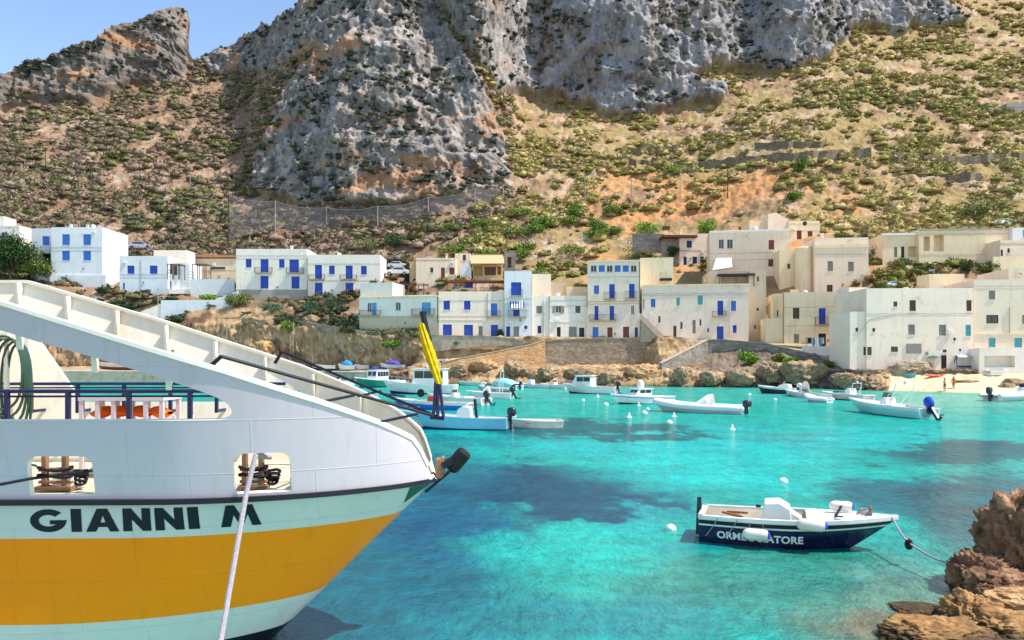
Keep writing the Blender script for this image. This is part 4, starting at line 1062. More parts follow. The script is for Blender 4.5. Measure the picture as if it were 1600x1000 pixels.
def sweep(side, pts, w_, h_, inset=.0, dz=0.):
    """flat bar along a line of (u, z) on the ship's side"""
    rows = []
    for u, z in pts:
        b = halfb(u, z)-inset
        rows.append([(u, side*(b+w_/2), z+dz), (u, side*(b+w_/2), z+h_+dz), (u, side*(b-w_/2), z+h_+dz), (u, side*(b-w_/2), z+dz), (u, side*(b+w_/2), z+dz)])
    return rows
for side in (-1, 1):
    pts = [(p.x, p.y) for p in dense(TOPE[:-1], .15, False)]
    MB().grid(sweep(side, pts, .16 if side < 0 else .2, .055, .06, .003)).build('rim_rail', fcream, ferry, smooth=True)
    us = list(np.linspace(AFT, -3, 30))+list(np.linspace(-2.95, -.01, 50))
    MB().grid(sweep(side, [(u, ZS-.04) for u in us], .1, .07, -.03)).build('rubbing_strake', fblack, ferry, smooth=True)
    for u in np.arange(AFT+.5, -.6, .93):            # brackets under the rim, on the inner face
        zt = float(np.interp(u, [p[0] for p in TOPE[:-1]], [p[1] for p in TOPE[:-1]]))
        zb = max(ZS+.1, zt-(.52 if u < -4.2 else .45)); b = halfb(u, zt); b2 = halfb(u, zb)
        MB().add([(u-.018, side*(b-.13), zt-.01), (u+.018, side*(b-.13), zt-.01), (u+.018, side*(b-.3), zt-.01), (u-.018, side*(b-.3), zt-.01),
               (u-.03, side*(b2-.105), zb), (u+.03, side*(b2-.105), zb), (u+.03, side*(b2-.15), zb), (u-.03, side*(b2-.15), zb)],
              [(0,1,2,3),(7,6,5,4),(0,4,5,1),(1,5,6,2),(2,6,7,3),(3,7,4,0)]).build('rim_bracket', fcream, ferry)
# hull below the strake
zr = [-.7, 0., .3, .3, .5, .84, .84, 1.2, 1.6, 2.03, 2.03, 2.25, ZS-.02]
hrows = []
for side in (-1, 1):
    rows = []
    for z in zr:
        S = np.concatenate([np.linspace(0, .72, 14), np.linspace(.74, 1, 44)])
        r_ = []
        for s_ in S:
            u = AFT*(1-s_)+ub(max(z, -.7))*s_
            r_.append((u, side*(halfb(u, z) if s_ < 1 else .02), z))
        rows.append(r_)
    hrows.append(rows)
m = MB()
for side, rows in zip((-1, 1), hrows):
    for i in range(len(zr)-1):
        if zr[i] == zr[i+1]: continue
        mi = 0 if zr[i] < .29 else (1 if zr[i] < .83 else (2 if zr[i] < 2.02 else 1))
        m.grid([rows[i], rows[i+1]], mi)
for i in range(len(zr)-1):
    if zr[i] != zr[i+1]: m.add([hrows[0][i][-1], hrows[1][i][-1], hrows[1][i+1][-1], hrows[0][i+1][-1]], [(0,1,2,3)], 1 if not .83 < zr[i] < 2.02 else 2)
    m.add([hrows[0][i][0], hrows[1][i][0], hrows[1][i+1][0], hrows[0][i+1][0]], [(0,1,2,3)], 1)
m.build('hull', [fblack, fhull, forange], ferry, smooth=True)
us = list(np.linspace(AFT, -3, 10))+list(np.linspace(-2.9, -.05, 24))
MB().grid([[(u, -halfb(u, ZS)+.03, ZS+.02), (u, halfb(u, ZS)-.03, ZS+.02)] for u in us]).build('deck', mat('deck_paint', (196,186,160), .7, .1, 2, 0, .3, grime=(150,130,100)), ferry)
# small dark green patch under the strake at the stem
g_ = MB(); r1 = []; r2 = []
for e in range(6):
    u = -.36+.3*e/5
    r1.append((u, -(halfb(u, ZS-.06)+.012), ZS-.06)); zz = ZS-.33+.2*e/5; r2.append((u-.12, -(halfb(u-.12, zz)+.012), zz))
g_.grid([r1, r2]).build('bow_patch', green_m, ferry)
# name
def glyphs(word, h, gap):
    """heavy wide capitals as outlines (list of letters: outer, holes), unit height"""
    D = {'I': (.42, [(0,0),(.42,0),(.42,1),(0,1)], []),
         'N': (1.1, [(0,0),(.36,0),(.36,.52),(.78,0),(1.1,0),(1.1,1),(.75,1),(.75,.46),(.34,1),(0,1)], []),
         'A': (1.32, [(0,0),(.4,0),(.5,.2),(.86,.2),(.95,0),(1.32,0),(.88,1),(.46,1)], [[(.59,.4),(.79,.4),(.69,.7)]]),
         'M': (1.5, [(0,0),(.36,0),(.52,.55),(.68,.12),(.86,.12),(1.04,.55),(1.16,0),(1.5,0),(1.26,1),(.94,1),(.77,.56),(.58,1),(.26,1)], [])}
    g = []; n = 26
    for e in range(n+1):
        a = R(42)+R(360-42-8)*e/n; g.append((.72+.72*math.cos(a), .5+.5*math.sin(a)))
    gi = []
    for e in range(n+1):
        a = R(42)+R(360-42-30)*e/n; gi.append((.72+.37*math.cos(a), .5+.25*math.sin(a)))
    D['G'] = (1.46, g+[(1.46,.52),(.78,.52),(.78,.34),(1.03,.34)]+gi[::-1], [])
    out = []; x = 0
    for ch in word:
        if ch == ' ': x += .62*h; continue
        w_, o, hs = D[ch]
        out.append((ch, [(x+p[0]*h, p[1]*h) for p in o], [[(x+p[0]*h, p[1]*h) for p in q] for q in hs])); x += (w_+gap)*h
    return out, x-gap*h
gl_, wid = glyphs('GIANNI M', 1., .16)
ua, za = near_uz(48, 826); uz_, zz_ = near_uz(408, 812)
ua = -5.42 if not -7 < ua < -4 else ua
LH = .31; zb0 = 2.115
m = MB()
for ch, o, hs in gl_:
    vs = []; es = []
    for pl in [dense(o, .09)]+[dense(q, .09) for q in hs]:
        b = len(vs); vs += [Vector((p[0], p[1])) for p in pl]; es += [(b+i, b+(i+1) % len(pl)) for i in range(len(pl))]
    v2, _, f2, *_ = delaunay_2d_cdt(vs, es, [], 0, 1e-6)
    def ok(x, y): return bool(inpoly(np.array([x]), np.array([y]), o)[0]) and not any(bool(inpoly(np.array([x]), np.array([y]), q)[0]) for q in hs)
    fs = [tuple(f) for f in f2 if ok(sum(v2[i].x for i in f)/3, sum(v2[i].y for i in f)/3)]
    for off in (.006,):
        pts = []
        for p in v2:
            u = ua+(uz_-ua)*p.x/wid; z = zb0+LH*p.y+.02*(p.x/wid)
            pts.append((u, -(halfb(u, z)+off), z))
        m.add(pts, fs)
m.build('name_lettering', mat('lettering_black', (14,14,26), .5, .05), ferry)
# rails
for side in (-1, 1):
    zt = 3.97; m = MB(); ue = near_uz(310, 620)[0]+.1
    ln = [(u, side*(halfb(u, ZS)-.32), zt) for u in np.linspace(AFT+.2, ue, 24)]
    m.tube(ln, .028, 8); m.tube([(p[0], p[1], zt-.07) for p in ln], .016, 6)
    rl = m.build('guard_rail', navy, ferry, smooth=True)
    for u in np.arange(ue-.42, AFT, -.82):
        MB().bar((u, side*(halfb(u, ZS)-.32), ZS+.92), (u, side*(halfb(u, ZS)-.32), zt), .055).bar((u, side*(halfb(u, ZS)-.32), ZS+.95), (u, side*(halfb(u, ZS+.95)-.05), ZS+.95), .05).build('post', navy, rl)
# mooring bitts behind the two ports
def bitts(u0, u1, mt, sh):
    c = (u0+u1)/2-sh; w_ = (u1-u0); v = -1.25; m = MB()
    for q in (-.2, .13):
        m.box(c+q*w_-.035, c+q*w_+.035, v-.04, v+.04, ZS+.1, ZS+.62)
        m.box(c+q*w_-.05, c+q*w_+.05, v-.05, v+.05, ZS+.62, ZS+.65)
    m.box(c-.32*w_, c+.27*w_, v-.09, v+.09, ZS+.05, ZS+.1)
    m.box(c-.3*w_, c+.25*w_, v-.03, v+.03, ZS+.3, ZS+.35); m.box(c-.3*w_, c+.25*w_, v-.03, v+.03, ZS+.13, ZS+.17)
    b = m.build('mooring_bitts', mt, ferry, bevel=.008)
    m = MB()
    for e in range(2):
        z = ZS+.24+.1*e; pts = []
        for a in range(21):
            t_ = 2*math.pi*a/20; pts.append((c-.035*w_+(.28*w_)*math.cos(t_), v+.09*math.sin(t_), z+.02*math.sin(2*t_+e)))
        m.tube(pts, .022, 5, 0, False)
    for e in range(4):
        a = random.random()*6; m.tube([(c+.3*w_+.07*math.cos(a+q*.7)*(1+.2*e), v+.12+.07*math.sin(a+q*.7), ZS+.12+.05*e+.02*math.sin(q)) for q in range(10)], .022, 5, 0, False)
    m.build('rope_turns', ropek, b)
    MB().box(u0-.1, u0+.2*w_, v-.02, v+.35, ZS+.03, ZS+.24).build('deck_locker', fcream, ferry, bevel=.01); MB().box(u1-.18*w_, u1+.05, v+.02, v+.35, ZS+.03, ZS+.2).build('deck_locker', fcream, ferry, bevel=.01)
bitts(P1[0], P1[1], rust, .46); bitts(P2[0], P2[1], rust, .26)
for (u0, u1, z0, z1) in (P1, P2):                # inner framing seen through the ports
    m = MB()
    for q in (.05, .35, .62, .95): m.box(u0+(u1-u0)*q-.03, u0+(u1-u0)*q+.03, 1.2, 1.28, ZS+.03, ZS+.9)
    for q in (.45, .62, .8): m.box(u0-.3, u1+.3, 1.21, 1.27, ZS+q-.025, ZS+q+.025)
    m.build('inner_frame', fcream, ferry)
# bow roller and fender
br = MB().box(-.02, .08, -.12, .12, ZS+.0, ZS+.3).box(.07, .11, -.1, .1, ZS+.02, ZS+.33).build('bow_bracket', rust, ferry, bevel=.01)
MB().bar((.1, -.1, ZS+.2), (.26, -.1, ZS+.28), .1).bar((.1, .1, ZS+.2), (.26, .1, ZS+.28), .1).build('fender_arm', fblack, br)
fd = MB(); ax0, ax1 = Vector((.2, 0, ZS+.12)), Vector((.46, 0, ZS+.42)); dirv = (ax1-ax0).normalized()
fd.tube([ax0, ax0+dirv*.05, ax1-dirv*.05, ax1], [.09, .125, .125, .09], 8)
fd.build('bow_fender', rubber, ferry, bevel=.01)
MB().bar((-.18, -.06, ZS-.22), (.34, -.06, ZS+.22), .045).build('fender_stay', fblack, ferry)
# the folded frame at the bow with the furled yellow flag
ap = fworld(0,0,0)
def fl(px, py, Y):                               # pixel at a depth -> ship coordinates
    p = P(px, py, Y)-Vector((BT.x, BT.y, 0)); return Vector((p.dot(FA), p.dot(FN), p.z))
apex = fl(686, 652, 11.75)
n1, n2 = near_uz(594, 663), near_uz(500, 632)
l1 = Vector((n1[0], -halfb(*n1)+.03, n1[1]+.03)); l2 = Vector((n2[0], -halfb(*n2)+.03, n2[1]+.03))
zf = float(np.interp(-2.85, [p[0] for p in TOPE[:-1]], [p[1] for p in TOPE[:-1]]))+.1
f1 = Vector((-2.85, -1.5, zf+.05)); f2 = Vector((-2.8, 1.2, zf+.14))
a2 = fl(652, 647, 12.1); mid1 = fl(553, 618, 11.5)
m = MB()
m.tube([apex, f1], .025, 8); m.tube([apex, f2], .024, 8); m.tube([a2, l1], .023, 8); m.tube([mid1, l2], .022, 8)
m.tube([fl(560, 619, 11.9), fl(595, 611, 12.4)], .022, 6); m.tube([f1, f1+Vector((-.15,.05,-.12))], .03, 6); m.tube([f2, f2+Vector((-.12,0,-.2))], .03, 6)
m.build('folding_frame', fblack, ferry, smooth=True)
MB().bar(fl(560, 617, 11.95), fl(672, 647, 11.95), .07, .03).build('frame_plank', steel, ferry)
m = MB()
tip = fl(683, 568, 11.75)
for px in (677, 684, 693): m.tube([fl(px, 652, 11.7), tip], .026, 8)
m.tube([fl(672, 652, 11.75), fl(694, 654, 11.75)], .03, 8)
m.build('flag_tripod', mat('navy_paint', (30,34,74), .4, .15, 4), ferry, smooth=True)
m = MB().tube([fl(685.5, 600, 11.75), fl(660, 488, 11.75)], [.045, .05], 10).tube([fl(656, 489, 11.75), fl(666, 489, 11.75)], .03, 6)
m.build('flag_pole', fblack, ferry, smooth=True)
m = MB(); rows = []
for e in range(26):                              # furled cloth, gathered in folds down the pole
    t_ = e/25; px = 659+(688-659)*t_**1.06; py = 505+(600-505)*t_
    c = fl(px-1.5, py, 11.68); rr = (.03+.042*math.sin(math.pi*min(1, t_*.86+.06)))*(1+.05*math.sin(e*1.7))
    rows.append([c+Vector((rr*math.cos(a)*(1+.3*math.sin(4*a+e*.12)), rr*math.sin(a)*.8*(1+.25*math.sin(5*a-e*.1)), 0)) for a in np.linspace(0, 2*math.pi, 19)[:-1]])
m.grid(rows, 0, True); m.build('furled_flag', ybright, ferry, smooth=True)
MB().lathe([(0,-.04),(.1,-.02),(.12,.03),(.0,.05)], 12, tuple(fl(652, 487, 11.7))).build('flag_lamp', fblack, ferry) if False else None
# deckhouse further aft and the inner stay
dh = MB().prismz([(AFT+.1,-1.55),(-9.6,-1.55),(-9.6,1.55),(AFT+.1,1.55)], ZS+.03, 6.2).build('deckhouse', fcream, ferry, bevel=.04)
for z in (3.6, 5.0):
    for v in (-.9, 0, .9): MB().box(-9.61, -9.58, v-.3, v+.3, z, z+.55).build('window', glass, dh)
u_, z_ = hole1[-2][0], hole1[-2][1]
m = MB()
for e in range(2): m.bar((u_-.9-.7*e, 1.75, ZS), (u_-.9-.7*e, 1.9, 5.2), .08)
m.build('frame_rib', fcream, ferry)
# small lights and sockets on the far bulwark
u_ = near_uz(292, 560)[0]-2.05; m = MB()
for e in range(3):
    z_ = 4.62-.09*e-.05; m.lathe([(0,-.012),(.028,-.012),(.028,.012),(0,.012)], 8, (u_, halfb(u_, z_)-.12, z_))
m.build('switch_button', redb, ferry)
# ---- things carried by the ferry
def fthing(name, label, cat, u, v, z=ZS+.03): 
    p = fworld(u, v, z); return thing(name, label, cat, p, TH)
ru = near_uz(98, 640)[0]-.25
rk_ = fthing('life_jacket_rack', 'white slatted rack stuffed with orange and white life jackets on the ferry deck', 'rack', ru, .2)
m = MB(); W2, D2, H2 = .62, .3, 1.2
for xx in np.linspace(-W2, W2, 6):
    for yy in (-D2, D2): m.box(xx-.03, xx+.03, yy-.03, yy+.03, 0, H2)
m.box(-W2-.04, W2+.04, -D2-.04, D2+.04, H2, H2+.05); m.build('rack_frame', fwhite, rk_)
for row in range(5):
    for cix in range(4):
        x_ = -W2+.18+.3*cix; z_ = .1+.225*row; mt = orangec if row == 4 else fcream
        g = MB(); rws = []
        for e in range(9):
            t_ = e/8; rr = .12*math.sin(math.pi*(.08+.84*t_)); 
            rws.append([(x_-.16+.32*t_, .22*math.cos(a)*1.0*(.6+.4*math.sin(math.pi*t_)), z_+rr*math.sin(a)*.8+.02*math.sin(5*t_+row+cix)) for a in np.linspace(0, 2*math.pi, 11)[:-1]])
        g.grid(rws, 0, True).build('life_jacket', mt, rk_, smooth=True)
hs_ = fthing('hose', 'dark green hose hanging in loops at the left edge of the ferry', 'hose', near_uz(-4, 600)[0]-1.95, .9)
m = MB()
for e in range(5):
    pts = []
    for a in range(29):
        t_ = 2*math.pi*a/28; pts.append((.34*math.sin(t_)*(1-.09*e)+.05*e, .03*e+.02*math.sin(3*t_), 1.62+(.62+.05*e)*math.cos(t_)-.08*e))
    m.tube(pts, .022, 6, 0, False)
m.tube([(.1,.05,.9),(.25,.05,.5),(.2,.1,.1),(.5,.1,.03)], .022, 6); m.build('hose_coil', hose_m, hs_, smooth=True)
MB().box(-.08, .08, 0, .1, 2.2, 2.3).bar((0,.1,0),(0,.1,2.3),.06).build('hose_hook', fcream, hs_)
# mooring lines
def rope(name, label, pts, r, mt, sag=0., group=None):
    pts = [Vector(p) for p in pts]; P_ = []
    for a, b in zip(pts, pts[1:]):
        for e in range(14):
            t_ = e/14; P_.append(a+(b-a)*t_-Vector((0,0,sag*4*t_*(1-t_))))
    P_.append(pts[-1]); o = P_[0].copy(); r_ = link(name, MB().tube([p-o for p in P_], r, 8).mesh(name, mt, True)); r_.location = o
    return tag(r_, label, 'rope', group)
pc = P2[0]+(P2[1]-P2[0])*.4
q = fworld(pc, -halfb(pc, 2.9)+.02, 3.0)
rope('mooring_rope', 'thick pale mooring rope running down from the right port of the ferry', [fworld(pc+.02, -1.25, 3.02), P(399, 712, q.y-.06), P(385, 770, q.y-.25), P(345, 1000, 8.7), P(332, 1080, 8.0)], .034, ropew)
rope('mooring_rope', 'thin dark mooring rope leading left from the left port of the ferry', [fworld(P1[0]+.5, -1.28, 2.85), P(47, 748, 9.62), P(0, 757, 9.2), P(-220, 790, 8.0)], .02, ropek)
# ================================================================== boats
gel   = mat('white_gelcoat', (226,226,222), .25, .06, 1.5, 0, .5, grime=(190,184,170))
gel2  = mat('offwhite_gelcoat', (206,206,196), .3, .08, 1.5, 0, .5, grime=(160,150,130))
gnavy = mat('navy_gelcoat', (16,20,62), .2, .15, 1.5, 0, .5)
gblk  = mat('black_strip', (20,22,30), .4, .2, 3)
gblue = mat('blue_gelcoat', (40,104,190), .3, .12, 2)
glbl  = mat('light_blue_gelcoat', (120,188,214), .3, .08, 1.5, 0, .5, grime=(150,170,170))
gaqua = mat('aqua_gelcoat', (150,212,204), .3, .08, 1.5)
ggrn  = mat('sea_green_gelcoat', (24,110,92), .3, .12, 2)
ggrey = mat('grey_gelcoat', (130,134,134), .4, .12, 2)
gdkg  = mat('dark_boat_paint', (40,52,56), .4, .15, 2)
antif = mat('antifouling', (24,60,110), .7, .2, 2)
floor = mat('boat_floor', (196,186,164), .7, .12, 3, 0, .3, grime=(150,130,100))
hyp   = mat('inflatable_tube', (212,214,216), .5, .06, 2)
hypg  = mat('grey_inflatable_tube', (150,156,164), .5, .08, 2)
motor = mat('dark_outboard', (34,38,52), .3, .15, 4, 0, .5)
motorb = mat('blue_outboard_cover', (30,66,176), .6, .15, 4)
cloth = mat('white_canvas', (226,224,218), .8, .08, 4, .01, .1)
bcloth = mat('blue_tarpaulin', (44,140,210), .7, .15, 4, .02, .2)
vcloth = mat('violet_tarpaulin', (84,72,150), .7, .15, 4, .02, .2)
wood  = mat('varnished_wood', (150,100,62), .45, .25, 5)
redp  = mat('red_plastic', (190,52,48), .4, .15, 4)
buoyw = mat('white_buoy_plastic', (226,220,206), .4, .08, 6, 0, .4, grime=(170,160,130))

class Boat:
    def __init__(s, name, label, stern, bow, B=1.9, F=.6, rise=.5, bands=((1, gel),), cat='boat', group=None, deck=.62, tw=.8, rake=.5, inner=floor, rim=None, z=0., fl=None, top=None, keel=.28):
        a = sea(*stern) if len(stern) == 2 else P(*stern); b = sea(*bow) if len(bow) == 2 else P(*bow)
        d = b-a; d.z = 0; L = d.length; s.L, s.B, s.F, s.rise = L, B, F, rise
        c = (a+b)/2; c.z = z
        s.root = thing(name, label, cat, c, math.atan2(d.y, d.x), group)
        S = [i/18 for i in range(19)]; s.tw = tw; s.rake = rake; s.keel = keel
        mats = []; rs = [0., .3]; mi = [0]
        for r, m_ in bands:
            if m_ not in mats: mats.append(m_)
        for r, m_ in bands:
            if r > rs[-1]+.01: rs.append(r); mi.append(mats.index(m_))
        mi[0] = mats.index(bands[0][1])
        m = MB(); port, star = [], []
        for r in rs:
            pr, sr = [], []
            for t in S:
                x, y, zz = s.pt(t, r); pr.append((x, y, zz)); sr.append((x, -y, zz))
            port.append(pr); star.append(sr)
        for i in range(len(rs)-1):
            m.grid([port[i], port[i+1]], mi[i]); m.grid([star[i], star[i+1]], mi[i])
            m.add([port[i][0], star[i][0], star[i+1][0], port[i+1][0]], [(0,1,2,3)], mi[i])
            m.add([port[i][-1], star[i][-1], star[i+1][-1], port[i+1][-1]], [(0,1,2,3)], mi[i])
        m.build('hull', mats, s.root, smooth=True)
        gw = min(.1, B*.06); z1 = .03
        out_, inn = [], []
        for t in S:
            x, y, zz = s.pt(t, 1); out_.append((x, y, zz)); inn.append((x-.02, max(.0, y-gw), zz))
        m = MB()
        for sg in (1, -1):
            m.grid([[(x, sg*(y+.02), zz-.05) for x, y, zz in out_], [(x, sg*(y+.02), zz+z1) for x, y, zz in out_], [(x, sg*y, zz+z1) for x, y, zz in inn], [(x, sg*y, zz-.05) for x, y, zz in inn]])
        y0 = out_[0][1]; m.box(out_[0][0]-.02, out_[0][0]+gw, -y0, y0, out_[0][2]-.05, out_[0][2]+z1)
        m.build('gunwale', rim or top or gel, s.root, smooth=True)
        fz = min(.12, F*.3) if fl is None else fl
        m = MB(); nd = max(2, int(deck*18)); s.xd = out_[nd][0]
        for sg in (1, -1):
            m.grid([[(x, sg*y, zz-.02) for x, y, zz in inn[:nd+1]], [(x, sg*y*.62, fz) for x, y, zz in inn[:nd+1]]])
        m.grid([[(x, y*.62, fz) for x, y, zz in inn[:nd+1]], [(x, -y*.62, fz) for x, y, zz in inn[:nd+1]]])
        m.add([(inn[0][0]+.02, inn[0][1], inn[0][2]-.02), (inn[0][0]+.02, -inn[0][1], inn[0][2]-.02), (inn[0][0]+.02, -inn[0][1]*.62, fz), (inn[0][0]+.02, inn[0][1]*.62, fz)], [(0,1,2,3)])
        x, y, zz = inn[nd]; m.add([(x, y, zz), (x, -y, zz), (x, -y*.62, fz), (x, y*.62, fz)], [(0,1,2,3)])
        m.build('cockpit', inner, s.root)
        if nd < 18:
            m = MB().grid([[(x, y+.01, zz+.012) for x, y, zz in inn[nd:]], [(x, y*.45, zz+.05) for x, y, zz in inn[nd:]], [(x, -y*.45, zz+.05) for x, y, zz in inn[nd:]], [(x, -y-.01, zz+.012) for x, y, zz in inn[nd:]]])
            m.build('foredeck', top or gel, s.root, smooth=True)
    def pt(s, t, r):
        B, F = s.B/2, s.F
        b = B*(s.tw+(1-s.tw)*min(1, t/.42)**.8) if t < .42 else B*(1-((t-.42)/.58)**2.1)
        zs = F*(.92+s.rise*max(0, t-.15)**1.7); zk = -s.keel*(1-.5*max(0, t-.7)/.3)
        zz = zk+(zs-zk)*r
        x = -s.L/2+t*(s.L-s.rake*s.L*.22*(1-r)**1.1)
        yy = 0 if r == 0 else b*(.72+.28*min(1, r))*(1 if r >= .3 else r/.3)
        fine = 1-.35*(1-r)*max(0, (t-.5)/.5)
        return x, yy*fine, zz
    def sheer(s, x):
        t = min(1, max(0, (x+s.L/2)/s.L)); return s.pt(t, 1)[2], s.pt(t, 1)[1]
    def console(s, x, w_=.6, l=.6, h=.8, mt=None, screen=True, y=0., z=None):
        z = .1 if z is None else z; mt = mt or gel
        m = MB().prism([(x-l/2, z), (x+l/2, z), (x+l/2-.05, z+h*.8), (x+l*.1, z+h), (x-l*.35, z+h*.95)], y-w_/2, y+w_/2)
        c = m.build('console', mt, s.root, bevel=.03)
        if screen:
            MB().prism([(x+l*.3, z+h*.85), (x+l*.36, z+h*.85), (x+l*.06, z+h*1.3), (x, z+h*1.3)], y-w_*.42, y+w_*.42).build('windscreen', glass, c)
            MB().tube([(x-l*.42+.12*math.cos(a)*.3, y+.13*math.sin(a), z+h*.9+.13*math.cos(a)) for a in np.linspace(0, 6.28, 13)[:-1]], .015, 5, close=True).build('steering_wheel', gblk, c)
        return c
    def outboard(s, mt=None, h=.85, tilt=0., y=0., sc_=1.):
        mt = mt or motor; x = -s.L/2; z, _ = s.sheer(x)
        M_ = Matrix.Translation((x-.12*sc_, y, z+.02)) @ Matrix.Rotation(R(tilt), 4, 'Y')
        def tr(m): m.v = [tuple(M_ @ Vector(v)) for v in m.v]; return m
        o = tr(MB().box(-.1*sc_, .06*sc_, -.06*sc_, .06*sc_, -.85*sc_, .12*sc_).prism([(-.34*sc_,-.78*sc_),(.1*sc_,-.8*sc_),(.12*sc_,-.72*sc_),(-.34*sc_,-.68*sc_)], -.05*sc_, .05*sc_).box(.04*sc_, .2*sc_, -.16*sc_, .16*sc_, -.2*sc_, .06*sc_)).build('outboard_motor', motor, s.root, bevel=.01)
        rows = []
        for zz, a, b in ((.08,.2,.14),(.18,.27,.18),(.38,.28,.19),(.52,.24,.16),(.58,.14,.1)):
            rows.append([((-.08+a*math.cos(t))*sc_, b*math.sin(t)*sc_, zz*sc_) for t in np.linspace(0, 2*math.pi, 13)[:-1]])
        m = MB().grid(rows, 0, True); n = len(m.v); m.f += [tuple(range(n-12, n)), tuple(range(11, -1, -1))]; m.m += [0, 0]
        tr(m).build('cowl', mt, o, smooth=True)
        m = MB()
        for e in range(3):
            a = 2.09*e; m.add([(-.37*sc_, 0, -.73*sc_), (-.36*sc_, .13*math.cos(a)*sc_, (-.73+.13*math.sin(a))*sc_), (-.41*sc_, .13*math.cos(a+.6)*sc_, (-.73+.13*math.sin(a+.6))*sc_), (-.4*sc_, 0, -.73*sc_)], [(0,1,2,3)])
        tr(m).build('propeller', gblk, o)
        return o
    def cabin(s, x0, x1, w_, h, z=None, mt=None, roof=None, slope=.25, nwin=3, over=.15):
        mt = mt or gel; z = s.sheer((x0+x1)/2)[0]-.12 if z is None else z
        c = MB().prism([(x0, z), (x1, z), (x1-slope*.35, z+h*.45), (x1-slope, z+h), (x0+.04, z+h)], -w_/2, w_/2).build('cabin', mt, s.root, bevel=.03)
        MB().box(x0-over, x1-slope+over, -w_/2-.08, w_/2+.08, z+h+.003, z+h+.075).build('cabin_roof', roof or mt, c, bevel=.02)
        l = (x1-slope-x0-.2)/nwin
        for sg in (-1, 1):
            for e in range(nwin):
                MB().box(x0+.14+l*e, x0+.06+l*(e+1), sg*(w_/2+.004), sg*(w_/2+.018), z+h*.5, z+h*.9).build('window', glass, c)
        for e in range(2):
            m = MB(); ya = -w_*.42+w_*.45*e; yb = ya+w_*.39
            xa, xb = x1-slope*.35-.02*0, x1-slope
            f_ = lambda q: (xa+(xb-xa)*q+.012, z+h*(.45+.55*q))
            (p0, q0), (p1, q1) = f_(.12), f_(.85)
            m.add([(p0,ya,q0),(p0,yb,q0),(p1,yb,q1),(p1,ya,q1),(p0-.03,ya,q0),(p0-.03,yb,q0),(p1-.03,yb,q1),(p1-.03,ya,q1)], [(0,1,2,3),(7,6,5,4),(0,4,5,1),(1,5,6,2),(2,6,7,3),(3,7,4,0)]); m.build('windscreen', glass, c)
        return c
    def hood(s, x0, x1, w_, h, mt=None):             # folded spray hood: a ridge tent of cloth
        z, _ = s.sheer((x0+x1)/2); n = 8; rows = []
        for x, k_ in ((x0, 1.), (x0+.25*(x1-x0), .92), (x0+.6*(x1-x0), .5), (x1, .08)):
            rows.append([(x, w_/2*math.cos(math.pi*e/n), z+h*k_*math.sin(math.pi*e/n)**.7) for e in range(n+1)])
        o = MB().grid(rows).build('spray_hood', mt or cloth, s.root, smooth=True); md = o.modifiers.new('t', 'SOLIDIFY'); md.thickness = .03; return o
    def cover(s, x0, x1, h, mt):
        rows = []; n = 8
        for i in range(9):
            x = x0+(x1-x0)*i/8; z, y = s.sheer(x); k_ = math.sin(math.pi*(.08+.84*i/8))
            rows.append([(x, (y+.03)*math.cos(math.pi*e/n), z+.03+h*k_*math.sin(math.pi*e/n)*(1+.12*math.sin(2.1*i+e))) for e in range(n+1)])
        o = MB().grid(rows).build('boat_cover', mt, s.root, smooth=True); md = o.modifiers.new('t', 'SOLIDIFY'); md.thickness = .03; return o
    def thwarts(s, xs, mt=None):
        for x in xs:
            z, y = s.sheer(x); MB().box(x-.13, x+.13, -y*.92, y*.92, z-.2, z-.16).build('thwart', mt or wood, s.root)
    def rollbar(s, x, w_, h, lean=-.3, mt=None):
        z = s.sheer(x)[0]; m = MB().tube([(x, -w_/2, z-.1), (x+lean, -w_/2+.05, z+h), (x+lean, w_/2-.05, z+h), (x, w_/2, z-.1)], .04, 6)
        m.tube([(x-lean*1.6, -w_/2, z-.05), (x+lean*.6, -w_/2+.04, z+h*.75)], .03, 6).tube([(x-lean*1.6, w_/2, z-.05), (x+lean*.6, w_/2-.04, z+h*.75)], .03, 6)
        r = m.build('roll_bar', mt or gel, s.root, smooth=True); MB().lathe([(0,0),(.1,0),(.14,.1),(.1,.22),(0,.24)], 10, (x+lean, 0, z+h+.02)).build('radar_dome', gel, r, smooth=True); return r
    def tubes(s, r=.22, mt=None):
        pts = []; 
        for e in range(9): t = -.02+.7*e/8; x, y, z = s.pt(max(0, t), 1); pts.append((-s.L/2+s.L*t, y+.05, z-.02))
        x0, y0, z0 = pts[-1]
        arc = [(x0+(s.L*.5-x0)*math.sin(a), y0*math.cos(a), z0+.28*math.sin(a)) for a in np.linspace(.15, math.pi/2, 8)]
        full = pts+arc; full = full+[(x, -y, z) for x, y, z in full[::-1][1:]]
        rad = [r*.55]+[r]*(len(full)-2)+[r*.55]
        return MB().tube(full, rad, 12).build('inflatable_tube', mt or hyp, s.root, smooth=True)
    def mast(s, x, h, y=0):
        z = s.sheer(x)[0]; return MB().tube([(x, y, z-.2), (x, y, z+h)], .025, 6).build('mast', steel, s.root, smooth=True)
    def rail(s, x0, x1, h=.35):
        m = MB(); n = 6
        for sg in (-1, 1):
            pts = []
            for e in range(n+1):
                x = x0+(x1-x0)*e/n; z, y = s.sheer(x); p = (x, sg*max(0, y-.06), z+h); pts.append(p); m.tube([(x, sg*max(0, y-.06), z), p], .014, 5)
            m.tube(pts, .016, 5)
        return m.build('bow_rail', steel, s.root)

